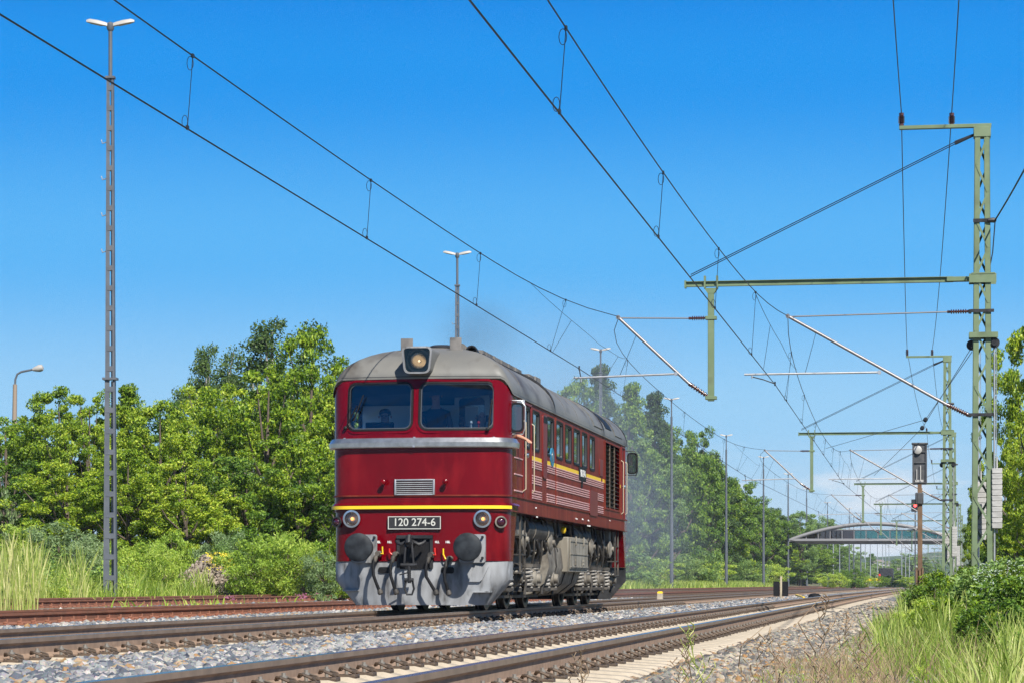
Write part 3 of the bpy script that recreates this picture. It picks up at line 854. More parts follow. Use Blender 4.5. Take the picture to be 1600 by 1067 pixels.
# ---- coupling pocket with hook and screw coupling
p, q = fr(620.5, 836.5), fr(676.5, 888)
mb = MB()
x0, x1, z0, z1 = p[0], q[0], q[1], p[1]
mb.box((x0, -.03, z0 + .02), (x0 + .045, .1, z1)); mb.box((x1 - .045, -.03, z0 + .02), (x1, .1, z1)); mb.box((x0, -.05, z1 - .04), (x1, .1, z1 + .012))
mb.box((x0 + .046, .0, z0), (x1 - .046, .03, z1 - .041), 1)
cp = mb.build('coupling_pocket', [M['blackp'], M['black']], beam)
hk = MB(); hx = fr(645, 860)[0]
hk.tube([(hx, .05, 1.09), (hx, -.18, 1.09), (hx, -.30, 1.07), (hx, -.36, 1.11), (hx, -.33, 1.18), (hx, -.26, 1.2)], [.05, .055, .06, .055, .045, .025], 10)
hk.lathe((hx - .05, -.30, 1.09), (1, 0, 0), [(0, .05), (.1, .05)], 12)
for s in (-1, 1):
    hk.tube([(hx + s * .06, -.22, 1.1), (hx + s * .14, -.24, 1.06), (hx + s * .2, -.2, 1.08), (hx + s * .235, -.16, 1.12)], [.03, .032, .026, .018], 8)
hk.build('draw_hook', M['blackp'], beam)
sc_ = MB()
for s in (-1, 1): sc_.tube([(hx + s * .045, -.31, 1.1), (hx + s * .06, -.33, .95), (hx + s * .075, -.31, .74)], .018, 8)
sc_.cyl((hx - .13, -.31, .735), (hx + .13, -.31, .735), .03, 10); sc_.tube([(hx, -.31, .75), (hx + .005, -.3, .45)], .028, 8)
for i in range(9): sc_.lathe((hx, -.305, .70 - .03 * i), (0, 0, -1), [(0, .034), (.012, .034)], 8)
sc_.tube([(hx - .05, -.29, .5), (hx - .075, -.28, .36), (hx - .04, -.27, .27), (hx + .04, -.27, .27), (hx + .075, -.28, .36), (hx + .05, -.29, .5)], .018, 8)
sc_.cyl((hx - .07, -.3, .5), (hx + .07, -.3, .5), .032, 10)
sc_.tube([(hx, -.3, .62), (hx - .12, -.32, .59), (hx - .15, -.32, .58)], .012, 6)
sc_.build('screw_coupling', M['blackp'], beam)
# ---- air hoses, cocks and handles
for (pa, pb, col_, hd, side) in (((589.5, 866), (591.5, 922.5), 'yellow', (596.5, 853), 1), ((617, 867), (617, 922.5), 'handle_red', (608, 856), -1),
                                 ((672.5, 868), (679.5, 923.5), 'handle_red', (679, 855), 1), ((701, 874), (699, 924), 'yellow', (692, 856), -1)):
    a = fr(*pa, -.15); b_ = fr(*pb, -.22)
    mb = MB()
    y0 = yfront(a[0])
    mb.tube([(a[0], y0 + .04, a[1] + .02), (a[0], y0 - .10, a[1] + .02), (a[0] - .01, y0 - .16, a[1] - .01), (a[0] - .05 * 1, y0 - .20, a[1] - .09), (a[0] - .062, y0 - .22, a[1] - .2), (a[0] - .05, y0 - .23, a[1] - .33),
             (a[0] * .5 + b_[0] * .5 - .02, y0 - .22, b_[1] + .11), (b_[0], y0 - .19, b_[1])], [.03, .03, .03, .027, .026, .026, .026, .027], 10)
    hs_ = mb.build('brake_hose', M['black'], beam)
    mb = MB(); mb.lathe((a[0], y0 - .02, a[1] + .02), (0, -1, 0), [(0, .05), (.05, .05), (.06, .035), (.12, .04), (.14, .045), (.17, .04)], 10)
    mb.lathe((a[0] - .02, y0 - .165, a[1] - .02), (-.3, -.3, -1), [(0, .036), (.08, .038), (.1, .03)], 10)
    mb.build('hose_coupling', M['under'], hs_); mb = MB()
    mb.lathe((b_[0], y0 - .19, b_[1] + .03), (.25, .1, -1), [(0, .033), (.03, .042), (.07, .045), (.09, .03)], 10)
    mb.build('hose_end', M['under'], hs_)
    h = fr(*hd, -.1); mb = MB()
    mb.tube([(a[0] + side * .02, y0 - .07, a[1] + .02), (a[0] + side * .07, y0 - .08, a[1] + .02), (h[0], y0 - .08, (h[1] + a[1]) / 2), (h[0], y0 - .085, h[1])], .013, 6)
    mb.build('cock_handle', M[col_], hs_)
for px, s in ((590.5, 'HBL'), (608.5, 'HLL'), (683, 'HLL'), (699.5, 'HBL')):
    x, z = fr(px, 846); text_mesh('marking', s, .052, M['white'], beam, (x, yfront(x) - .004, z), (R(90), 0, 0), .001, .8, .001)

# ---- head lamps, marker lamps
def lamp(px, py, r, depth, kind, ax=(0, -1, 0)):
    x, z = fr(px, py, -.05 if abs(fr(px, py)[0]) < 1.2 else .1); y = front_pt(x, z)[1] if abs(x) < 1.45 else .42
    ax = Vector(ax).normalized()
    mb = MB(); mb.lathe(Vector((x, y, z)) - ax * .12, ax, [(0, r * 1.05), (.12 + depth, r * 1.1), (.14 + depth, r * 1.06), (.14 + depth, r * .86), (.03 + depth, r * .84)], 24)
    o = mb.build('headlight' if kind == 'h' else 'marker_light', M['blackp'], beam)
    c = Vector((x, y, z)) + ax * (depth + .005)
    if kind == 'h':
        mb = MB(); mb.lathe(c - ax * .042, ax, [(0, .02), (.004, r * .3), (.018, r * .62), (.04, r * .86)], 24, cap=False); mb.build('reflector', M['warmchrome'], o, fix=False)
        mb = MB(); mb.lathe(c - ax * .04, ax, [(0, .015), (.015, .026), (.028, .018), (.034, .0)], 10); mb.build('bulb', M['filament'], o)
        mb = MB(); mb.lathe(c - ax * .0, ax, [(0, r * .87), (.012, r * .7), (.02, r * .4), (.023, 0)], 24); mb.build('lens', M['lampglass'], o)
        mb = MB(); mb.lathe(c + ax * .008, ax, [(0, r * 1.13), (.016, r * 1.13), (.018, r * .9), (0, r * .9)], 24, cap=False); mb.build('rim', M['alu'], o)
    else:
        mb = MB(); mb.lathe(c - ax * .0, ax, [(0, r * .84), (.02, r * .7), (.035, r * .4), (.04, 0)], 20); mb.build('lens', M['redlens'], o)
        mb = MB(); mb.lathe(c + ax * .01, ax, [(0, r * 1.14), (.016, r * 1.14), (.018, r * .86), (0, r * .86)], 24, cap=False); mb.build('rim', M['undergrey'] if px > 700 else M['blackp'], o)
lamp(547.5, 809.5, .125, .04, 'h'); lamp(752.5, 809.5, .125, .04, 'h')
lamp(526.5, 814.5, .075, .05, 'm', (-.35, -1, 0)); lamp(780, 814.5, .085, .07, 'm', (.30, -1, 0))

# ---- louvre, number plate, lifting knobs
p, q = fr(616.5, 748), fr(679.5, 772.5)
x0, x1, z0, z1 = p[0], q[0], q[1], p[1]
mb = MB()
mb.box((x0, -.03, z0), (x0 + .03, .05, z1), 0, .008); mb.box((x1 - .03, -.03, z0), (x1, .05, z1), 0, .008)
mb.box((x0 + .03, -.03, z0), (x1 - .03, .05, z0 + .022), 0, .006); mb.box((x0 + .03, -.03, z1 - .022), (x1 - .03, .05, z1), 0, .006)
for i in range(6):
    z = z0 + .03 + (z1 - z0 - .06) * (i + .5) / 6
    mb.loft([[(x, -.026, z - .012), (x, -.022, z - .008), (x, .012, z + .016), (x, .008, z + .010)] for x in (x0 + .025, x1 - .025)], 0, True)
lv = mb.build('louvre', M['galv'], body)
mb = MB(); mb.box((x0 + .01, .012, z0 + .01), (x1 - .01, .02, z1 - .01)); mb.build('louvre_back', M['black'], lv)
p, q = fr(607, 806), fr(689.3, 825.8)
x0, x1, z0, z1 = p[0], q[0], q[1], p[1]
mb = MB(); mb.box((x0, -.035, z0), (x1, .03, z1), 0, .004)
np_ = mb.build('number_plate', M['blackp'], beam)
mb = MB()
for (a, b_, c, d) in ((x0, x1, z1 - .012, z1), (x0, x1, z0, z0 + .012), (x0, x0 + .012, z0 + .012, z1 - .012), (x1 - .012, x1, z0 + .012, z1 - .012)):
    mb.box((a, -.042, c), (b_, -.034, d))
mb.build('plate_border', M['plate'], np_)
text_mesh('plate_number', '120 274-6', .172, M['plate'], np_, ((x0 + x1) / 2, -.036, (z0 + z1) / 2 + .004), (R(90), 0, 0), .006, .98, .0015)
for px, py in ((600, 752.5), (696.5, 752)):
    x, z = fr(px, py); mb = MB(); mb.lathe((x, yfront(x) + .02, z), (0, -1, 0), [(0, .03), (.05, .026), (.09, .028), (.1, .042), (.135, .042), (.15, .02)], 14); mb.build('lamp_bracket', M['red'], body)

# ---- interior of the cab
mb = MB(); mb.box((-HW + .06, 2.24, 1.96), (HW - .06, 2.295, 3.43)); bw = mb.build('cab_back_wall', M['interior'], loco)
mb = MB()
dx0, dz0 = fr(717, 668, 2.2); dx1, dz1 = fr(757, 620, 2.2)
mb.prism(rrect(dx0 - .08, dx1 + .08, 1.97, dz1 + .09, .12), lambda s: (s[0], 2.22, s[1]), lambda s: (s[0], 2.235, s[1]))
dr = mb.build('cab_door', M['interior'], bw)
mb = MB(); mb.prism(rrect(dx0, dx1, dz0 - .06, dz1, .08), lambda s: (s[0], 2.205, s[1]), lambda s: (s[0], 2.216, s[1])); mb.build('door_window', M['darkglass'], dr)
a, b_ = fr(727, 634, 2.2), fr(747, 665, 2.2); mb = MB(); mb.box((a[0], 2.196, b_[1]), (b_[0], 2.202, a[1])); mb.build('paper_notice', M['paper'], dr)
mb = MB(); mb.box((-HW + .1, .35, 1.97), (HW - .1, .72, 2.72), 0, .05); dk = mb.build('control_desk', M['blackp'], loco)
a = fr(574, 660, .7); b_ = fr(617, 672, .7); mb = MB(); mb.box((a[0], .55, 2.7), (b_[0], .66, a[1]), 0, .02); mb.build('instrument_panel', M['black'], dk)
for px, m_ in ((738, 'white'), (749.5, 'handle_red')):
    x, z = fr(px, 663, .6); mb = MB(); mb.cyl((x, .5, 2.7), (x, .5, z), .01, 6); mb.lathe((x, .5, z), (0, 0, 1), [(0, .012), (.02, .026), (.05, .02), (.06, 0)], 10); mb.build('lever', M[m_], dk)
mb = MB()
mb.tube([(-.25, 2.1, 3.0), (-.2, 2.1, 3.3), (-.1, 1.9, 3.42)], .02, 8); mb.tube([(fr(678, 650, 1.9)[0], 1.95, 3.0), (fr(685, 622, 1.9)[0], 1.9, 3.38)], .03, 8)
mb.build('cab_pipe', M['white'], bw)

# ---- roof
ZT = 4.30
def roof_ring(ph, lift=0.0, hw_k=1.0):
    r = []
    c, s = math.cos(ph), math.sin(ph)
    for x, y, f in PL:
        sg = signy(y)
        y0 = y + sg * rake(seam(f), f)
        cy = min(max(y, 1.75), LEN - 1.75)
        k = c ** (1.0 if f < .5 else .92)
        z = seam(f) + .004 + (ZT - seam(f)) * s ** (1.0 if f < .5 else 1.05)
        r.append((x * c * 1.005, cy + (y0 - cy) * k, z + lift))
    return r
phs = [0, .06, .14, .24, .36, .5, .65, .8, .95, 1.1, 1.25, 1.38, 1.48, 1.555]
rings = [[(x * 1.012, y - signy(y) * .018 * (1 if abs(x) < 1.47 else .3), z - .03) for x, y, z in roof_ring(0)]] + [[(x * 1.012, y - signy(y) * .018 * (1 if abs(x) < 1.47 else .3), z) for x, y, z in roof_ring(0)]] + [roof_ring(p) for p in phs]
mb = MB(); mb.loft(rings, 0, True)
roof = mb.build('roof', M['grey_roof'], loco, angle=50)
# drip edge under the roof
mb = MB()
e0 = roof_ring(0)
mb.tube([e0[(i) % len(e0)] for i in range(len(e0))] + [e0[0]], .014, 6, 0, False); mb.build('drip_edge', M['blackp'], roof)
def hoop(y, w_, m_, lift=.012, name='roof_seam', x_from=-1.0):
    mb = MB(); pts = []
    for i in range(-16, 17):
        ph = (1 - abs(i) / 16) * math.pi / 2
        x = math.copysign(HW * math.cos(ph) * 1.005, i) if i else 0
        z = ZS + .004 + (ZT - ZS) * math.sin(ph)
        pts.append((x, y, z + lift * .5 + .004))
    mb.loft([[(x, y - w_, z - .03), (x, y - w_, z + lift), (x, y + w_, z + lift), (x, y + w_, z - .03)] for x, y, z in pts], 0, True)
    return mb.build(name, m_, roof)
hoop(sd_(867, 645)[0], .045, M['blackp'], .03); hoop(sd_(943.5, 678)[0], .04, M['blackp'], .025); hoop(sd_(816, 620)[0], .008, M['soot'], .004); hoop(sd_(979.5, 690)[0], .03, M['blackp'], .02)
for px in (884, 903, 922): hoop(sd_(px, 660)[0], .007, M['soot'], .003)
def rpt(x, y, lift=0.0):
    ph = math.acos(max(-1, min(1, x / HW))); return (x, y, ZS + (ZT - ZS) * math.sin(ph) + lift)
# hatches low on the near shoulder of the roof
def shoulder(name, ya, yb, pha, phb, m_, th=.018):
    mb = MB()
    n = 6
    for s in (1, -1):
        row = [[(s * HW * math.cos(pha + (phb - pha) * i / n) * 1.006, y, ZS + .004 + (ZT - ZS) * math.sin(pha + (phb - pha) * i / n)) for i in range(n + 1)] for y in (ya, yb)]
        up = [[(x + s * th * .6, y, z + th) for x, y, z in r_] for r_ in row]
        b0 = [row[0] + row[1][::-1], up[0] + up[1][::-1]]
        mb2 = MB(); 
        N_ = n + 1
        vs = row[0] + row[1] + up[0] + up[1]; fs = []
        for i in range(n):
            fs += [(2 * N_ + i, 2 * N_ + i + 1, 3 * N_ + i + 1, 3 * N_ + i)]
        fs += [(i, i + 1, 2 * N_ + i + 1, 2 * N_ + i) for i in range(n)] + [(N_ + i, N_ + i + 1, 3 * N_ + i + 1, 3 * N_ + i) for i in range(n)]
        fs += [(0, N_, 3 * N_, 2 * N_), (n, N_ + n, 3 * N_ + n, 2 * N_ + n)]
        mb2.add(vs, fs); mb2.build(name, m_, roof)
shoulder('roof_hatch', sd_(928, 668)[0], sd_(941, 672)[0], .12, 1.0, M['grey_roof'])
shoulder('roof_vent', sd_(948, 680)[0], sd_(957, 684)[0], .22, .95, M['black'], .012)
shoulder('roof_hatch', sd_(961, 684)[0], sd_(972, 688)[0], .12, 1.0, M['grey_roof'])
mb = MB()
# ---- centre line gear: exhaust housing, coolers, horns, plates, vent dome
def rbox(pa, pb, w_, h0, h1, name, m_, ch=.03, xo=0.0):
    mb = MB(); mb.box((-w_ + xo, pa, ZT - .25 + h0), (w_ + xo, pb, ZT + h1), 0, ch); return mb.build(name, m_, roof)
rbox(3.5, 7.4, .42, 0, .17, 'exhaust_housing', M['soot'], .05)
mb = MB(); mb.tube([(-.05, 3.6, ZT + .19), (-.05, 7.1, ZT + .19)], .13, 12); 
for y in (4.0, 4.8, 5.6, 6.4): mb.lathe((-.05, y, ZT + .19), (0, 1, 0), [(0, .145), (.06, .145)], 12)
mb.build('silencer', M['undergrey'], roof)
rails_ = MB()
for s in (-1, 1):
    rails_.bar((s * .46, 3.3, ZT + .06), (s * .46, 7.6, ZT + .06), .04, .16)
    for y in (3.6, 4.4, 5.2, 6.0, 6.8): rails_.box((s * .44 - .03, y - .04, ZT - .06), (s * .44 + .07 * s, y + .04, ZT + .13))
rails_.build('roof_rail', M['soot'], roof)
mb = MB(); mb.tube([(.40, 3.0, ZT + .09), (.42, 3.6, ZT + .07), (.5, 4.2, ZT + .05), (.42, 5.0, ZT + .1), (.52, 5.8, ZT + .0), (.5, 6.6, ZT + .04)], .022, 6)
mb.tube([(.5, 3.2, ZT + .06), (.62, 3.9, ZT - .02), (.78, 4.5, ZT - .1), (.8, 5.2, ZT - .12)], .014, 6); mb.build('roof_cable', M['black'], roof)
mb = MB(); mb.lathe((.40, 2.95, ZT + .06), (0, -1, .0), [(-.25, .05), (0, .08), (.18, .095), (.30, .105), (.30, .08), (.1, .05)], 18); mb.build('exhaust_pipe', M['blackp'], roof)
rbox(8.6, 9.1, .2, 0, .17, 'roof_box', M['soot']); rbox(9.5, 10.15, .34, 0, .24, 'fan_housing', M['soot'], .02); rbox(10.3, 11.0, .34, 0, .26, 'fan_housing', M['soot'], .02)
rbox(11.1, 12.6, .36, 0, .09, 'fan_housing', M['soot'], .02)
mb = MB(); mb.lathe((.2, 8.3, ZT + .06), (0, 0, 1), [(-.1, .1), (.02, .12), (.09, .09), (.12, .0)], 14); mb.build('roof_vent_cap', M['blackp'], roof)
rbox(7.7, 12.9, .46, 0, .03, 'roof_walkway', M['soot'], .02)
mb = MB(); c = fr(690, 541, 1.75); mb.lathe((c[0], 1.75, ZT - .05), (0, 0, 1), [(0, .19), (.06, .19), (.075, .24), (.10, .24), (.13, .15), (.14, 0)], 24); mb.build('roof_vent_cap', M['blackp'], roof)
for (px0, py0, px1, py1, dep) in ((626.5, 529, 645, 549, .95), (703, 527.5, 721, 547.5, 1.0)):
    a, b_ = fr(px0, py0, dep), fr(px1, py1, dep)
    mb = MB(); mb.box((a[0], dep - .02, b_[1] - .15), (b_[0], dep + .02, a[1]), 0, .006); mb.box((a[0] - .04, dep - .1, b_[1] - .17), (b_[0] + .04, dep + .1, b_[1] + .01), 0, .01); mb.build('roof_plate', M['soot'], roof)
# ---- big roof headlight in its hood
p, q = fr(627.5, 541.5, -.1), fr(675.5, 582.5, -.1)
x0, x1, z0, z1 = p[0], q[0], q[1], p[1]
cx_ = (x0 + x1) / 2
def trap(k, d):
    w0, w1 = (x1 - x0) / 2 - .045, (x1 - x0) / 2
    pts = []
    base = [(-w0, z0), (w0, z0), (w1, z1), (-w1, z1)]
    # rounded corners
    out_ = []
    for i, (x, z) in enumerate(base):
        pv = base[i - 1]; nx = base[(i + 1) % 4]
        for t in (0, .25, .5, .75, 1):
            a = Vector((x, z)) + (Vector(pv) - Vector((x, z))).normalized() * .09
            b2 = Vector((x, z)) + (Vector(nx) - Vector((x, z))).normalized() * .09
            m_ = a * (1 - t) ** 2 + Vector((x, z)) * 2 * t * (1 - t) + b2 * t * t
            out_.append((m_.x, m_.y))
    zc = (z0 + z1) / 2
    return [(cx_ + x * k, d, zc + (z - zc) * k) for x, z in out_]
mb = MB(); mb.loft([trap(.98, 1.6), trap(1, .3), trap(1.0, -.09), trap(.98, -.115), trap(.90, -.115), trap(.88, -.10), trap(.80, .16)], 0, False)
hl = mb.build('roof_headlight', M['grey_roof'], roof, angle=45)
mb = MB(); mb.loft([trap(1.01, -.085), trap(1.015, -.12), trap(.89, -.123), trap(.885, -.095)], 0, False); mb.build('hood_rim', M['pilot'], hl)
zc = (z0 + z1) / 2
mb = MB(); mb.add(trap(.82, .15), [tuple(range(20))]); mb.build('hood_back', M['hoodback'], hl)
mb = MB(); mb.lathe((cx_, .13, zc), (0, -1, 0), [(0, .02), (.02, .05), (.06, .09), (.12, .125)], 28, cap=False); mb.build('reflector', M['warmchrome'], hl, fix=False)
mb = MB(); mb.lathe((cx_, .12, zc), (0, -1, 0), [(0, .01), (.03, .02), (.05, .015), (.06, 0)], 12); mb.build('bulb', M['hoodlamp'], hl)
mb = MB(); mb.lathe((cx_, .02, zc), (0, -1, 0), [(-.02, .19), (.02, .19), (.025, .165), (0, .16)], 28, cap=False); mb.build('rim', M['undergrey'], hl)
mb = MB(); mb.add(trap(.875, -.095), [tuple(range(20))]); mb.build('lens', M['lampglass'], hl, fix=False)
# ---- side walls: windows, doors, ribs, yellow line, grille
def sbox(mb, y0, y1, z0, z1, o0, o1, mi=0, s=1, ch=0):
    mb.box((s * (HW + o0), y0, z0), (s * (HW + o1), y1, z1), mi, ch)
for s in (1, -1):
    for i, (a, b_, z0, z1) in enumerate(swr):
        mb = MB()
        p0 = rrect(a, b_, z0, z1, .05, 3); p1 = rrect(a - .022, b_ + .022, z0 - .022, z1 + .022, .07, 3); p2 = rrect(a + .018, b_ - .018, z0 + .018, z1 - .018, .04, 3)
        f = lambda pp, o: [(s * (HW + o), q[0], q[1]) for q in pp]
        mb.loft([f(p2, -.04), f(p2, .004), f(p0, .012), f(p1, .012), f(p1, -.01)], 0)
        w_ = mb.build('side_window', M['black'], body)
        mb = MB(); mb.add(f(p0, -.022), [tuple(range(len(p0)))]); mb.build('pane', M['darkglass'] if b_ > 2.25 else M['glass'], w_, smooth=False, fix=False)
        mb = MB(); mb.loft([f(p2, -.02), f(p2, -.004), f(rrect(a + .03, b_ - .03, z0 + .03, z1 - .03, .03, 3), -.004), f(rrect(a + .03, b_ - .03, z0 + .03, z1 - .03, .03, 3), -.02)], 0); mb.build('window_frame', M['framegrey'], w_)
# window-band posts: proud red mouldings between the windows (near side and far side)
zr = lambda px, py: sd_(px, py)[1]
groups3 = [[zr(831, y) for y in (718.0, 721.6, 725.2, 728.8)], [zr(831, y) for y in (741.7, 745.6, 749.5, 753.3)], [zr(831, y) for y in (765.3, 769.2, 773.2, 776.6)]]
yA = sd_(831, 740)[0]; yB = sd_(846, 740)[0]; yC = sd_(854.2, 740)[0]; yD = sd_(867, 740)[0]; yE = sd_(869.5, 740)[0]; yF = sd_(942.5, 740)[0]; yG = sd_(952.5, 790)[0]
hatch = (sd_(920.5, 780)[0], sd_(932.5, 780)[0])
for s in (1, -1):
    for gi, zs in enumerate(groups3):
        mb = MB()
        for z in zs:
            for (a, b_) in ((yA, yB), (yC, yD), (yE, yF)) if gi < 2 else ((yA, yB), (yC, yD), (yE, hatch[0] - .03), (hatch[1] + .03, yF)):
                if s < 0 and b_ - a > 20: continue
                mb.loft([[(s * (HW - .004), y, z - .014), (s * (HW + .011), y, z - .010), (s * (HW + .013), y, z + .004), (s * (HW - .004), y, z + .012)] for y in (a, b_)], 0, True)
        mb.build('rib', M['rib_pink'], body)
    # cab ribs between corner and door
    mb = MB()
    for py in (712, 738, 764):
        z = zr(800, py)
        mb.loft([[(s * (HW - .01), y, z - .016), (s * (HW + .012), y, z - .012), (s * (HW + .014), y, z + .006), (s * (HW - .01), y, z + .014)] for y in (.62, dy0 - .06)], 0, True)
    mb.build('rib', M['rib_pink'], body)
    # yellow line
    mb = MB()
    for (a, b_) in ((yA, yB), (yC, yD + .04), (yD + .09, yF - .4), (yF - .1, gy0 - .03), (gy1 + .04, gy1 + .25)):
        sbox(mb, a, b_, 2.515, 2.585, -.004, .004, s=s)
    mb.build('yellow_line', M['yellow'], body)
    # panel joints, hinge strips
    mb = MB()
    for px in (868.2, 943.6, 970): 
        y = sd_(px, 740)[0]; sbox(mb, y - .02, y + .02, 1.86, 3.44, -.003, .008, s=s)
    for px in (850,):
        pass
    mb.build('cover_strip', M['side_red'], body)
    # sliding panel
    mb = MB(); a, b_ = sd_(847.3, 700)[0], sd_(853.4, 700)[0]
    mb.prism(rrect(a, b_, 2.26, 3.36, .06, 3), lambda q: (s * (HW - .005), q[0], q[1]), lambda q: (s * (HW + .02), q[0], q[1])); sp = mb.build('sliding_panel', M['dark_red'], body)
    mb = MB(); mb.prism(rrect(a + .02, b_ - .02, 3.22, 3.33, .03, 3), lambda q: (s * (HW + .015), q[0], q[1]), lambda q: (s * (HW + .026), q[0], q[1])); mb.build('panel_slot', M['black'], sp)
    # hatch and narrow plate
    mb = MB(); mb.prism(rrect(hatch[0], hatch[1], sd_(926, 805)[1], sd_(926, 766)[1], .06, 4), lambda q: (s * (HW - .005), q[0], q[1]), lambda q: (s * (HW + .02), q[0], q[1])); mb.build('filler_hatch', M['dark_red'], body)
    mb = MB(); mb.prism(rrect(sd_(936.3, 730)[0], sd_(941.3, 730)[0], sd_(939, 743)[1], sd_(939, 717)[1], .03, 3), lambda q: (s * (HW - .005), q[0], q[1]), lambda q: (s * (HW + .015), q[0], q[1])); mb.build('side_plate', M['dark_red'], body)
    # doors at both cabs
    for (ya, yb) in ((dy0, dy1), (sd_(970.5, 740)[0], sd_(975.5, 740)[0])):
        mb = MB()
        sbox(mb, ya, ya + .03, 1.86, 3.42, -.002, .02, s=s); sbox(mb, yb - .03, yb, 1.86, 3.42, -.002, .02, s=s); sbox(mb, ya + .03, yb - .03, 3.39, 3.42, -.002, .02, s=s)
        d_ = mb.build('cab_side_door', M['dark_red'], body)
        mb = MB(); mb.lathe((s * HW, ya + .1, sd_(820, 711)[1]), (s, 0, 0), [(0, .03), (.05, .03), (.06, .045), (.085, .04), (.09, 0)], 10); mb.build('handle', M['chrome'], d_)
        mb = MB()
        for y in (ya - .03, yb + .03):
            mb.tube([(s * HW, y, 1.95), (s * (HW + .055), y, 1.99), (s * (HW + .055), y, 3.08), (s * HW, y, 3.12)], .010, 8)
        mb.build('grab_rail', M['cream'], d_)
    # radiator grille
    mb = MB(); mb.box((s * (HW - .112), gy0 + .01, GZ0 + .01), (s * (HW - .10), gy1 - .01, GZ1 - .01)); gr = mb.build('radiator_grille', M['black'], body)
    mb = MB()
    nb = 15
    for i in range(nb):
        z = GZ0 + (GZ1 - GZ0) * (i + .5) / nb
        mb.loft([[(s * (HW - .09), y, z + .02), (s * (HW - .085), y, z + .028), (s * (HW + .002), y, z - .012), (s * (HW - .003), y, z - .02)] for y in (gy0 + .012, gy1 - .012)], 0, True)
    mb.build('grille_slat', M['under'], gr)
    mb = MB()
    for k in (.33, .66): y = gy0 + (gy1 - gy0) * k; mb.box((s * (HW - .02), y - .015, GZ0 + .005), (s * (HW + .008), y + .015, GZ1 - .005))
    mb.build('grille_bar', M['clip'], gr)
    mb = MB(); p0 = [(gy0, GZ0), (gy1, GZ0), (gy1, GZ1), (gy0, GZ1)]; w0 = .04; p1 = [(gy0 - w0, GZ0 - w0), (gy1 + w0, GZ0 - w0), (gy1 + w0, GZ1 + w0), (gy0 - w0, GZ1 + w0)]
    f = lambda pp, o: [(s * (HW + o), q[0], q[1]) for q in pp]
    mb.loft([f(p0, -.02), f(p0, .015), f(p1, .015), f(p1, -.01)], 0); mb.build('grille_frame', M['side_red'], gr)
    # wind deflectors beside the cab windows, front and rear
    for (yd, k) in (((.42, 1), (LEN - .62, -1)) if s > 0 else ()):
        x0, x1, z0, z1 = (HW - .035, HW + .185, 2.86, 3.33) if k > 0 else (HW + .03, HW + .25, 2.86, 3.33)
        fx = lambda pp, y: [(s * q[0], y, q[1]) for q in pp]
        mb = MB(); a = rrect(x0, x1, z0, z1, .07, 4); b_ = rrect(x0 + .03, x1 - .03, z0 + .03, z1 - .03, .05, 4)
        mb.loft([fx(a, yd - .012), fx(a, yd + .012), fx(b_, yd + .012), fx(b_, yd - .012), fx(a, yd - .012)], 0); wd = mb.build('wind_deflector', M['black'], body)
        mb = MB(); mb.add(fx(b_, yd), [tuple(range(len(b_)))]); mb.build('pane', M['deflector'], wd, smooth=False, fix=False)
        mb = MB(); yo = yd + .03 * k
        mb.tube([(s * (HW - .01), yo, z0 - .02), (s * (x1 - .02), yo, z0 - .035), (s * (x1 + .015), yo, z0 + .06), (s * (x1 + .02), yo, z1 - .06), (s * (x1 - .04), yo, z1 + .03), (s * (HW - .01), yo, z1 + .035)], .012 if k > 0 else .012, 6)
        if k > 0: mb.box((s * (x1 - .12), yo - .004, z1 - .06), (s * (x1 + .012), yo + .02, z1 + .045), 0, .01)
        mb.build('deflector_bracket', M['galv'] if k > 0 else M['blackp'], wd)
# emblem, side number, small plate
ye, ze = sd_(861.8, 714); mb = MB()
mb.prism([(ye + .21 * math.cos(t), ze + .17 * math.sin(t)) for t in [i * math.pi / 14 for i in range(28)]], lambda q: (HW - .004, q[0], q[1]), lambda q: (HW + .02, q[0], q[1]))
em = mb.build('round_emblem', M['blue'], body)
mb = MB(); mb.prism([(ye + .07 * math.cos(t), ze + .09 * math.sin(t) + .01) for t in [i * math.pi / 6 for i in range(12)]], lambda q: (HW + .018, q[0], q[1]), lambda q: (HW + .026, q[0], q[1])); mb.build('emblem_mark', M['alu'], em)
ya, za = sd_(903.8, 741); yb, zb = sd_(914.6, 724.5)
mb = MB(); mb.box((HW - .004, ya, 2.42), (HW + .02, yb, 2.68), 0, .006); pn = mb.build('side_number_plate', M['black'], body)
text_mesh('plate_number', '120 274-6', .19, M['white'], pn, (HW + .021, (ya + yb) / 2, 2.55), (R(90), 0, R(90)), .002, .92 * (yb - ya) / .95, .002)
mb = MB(); y_, z_ = sd_(908.5, 755.5); mb.prism([(y_ - .17, z_ + .06), (y_ - .06, z_ + .02), (y_ - .12, z_ - .05), (y_, z_ - .08), (y_ + .12, z_ - .05), (y_ + .06, z_ + .02), (y_ + .17, z_ + .06), (y_, z_ + .075)], lambda q: (HW - .004, q[0], q[1]), lambda q: (HW + .018, q[0], q[1])); mb.build('depot_plate', M['black'], body)
# small white data lines on the sole bar
mb = MB(); rs_ = random.Random(4)
for px, py, n in ((836, 806, 3), (898, 809, 4), (908, 810, 3), (917, 812, 3), (916, 820, 7), (835, 792, 2), (951, 812, 2)):
    y0_, z0_ = sd_(px, py)
    for i in range(n):
        a = y0_ + .07 * i; sbox(mb, a, a + rs_.uniform(.02, .055), z0_ - .015, z0_ + rs_.uniform(0, .015), .018, .024)
mb.build('data_marking', M['white'], body)

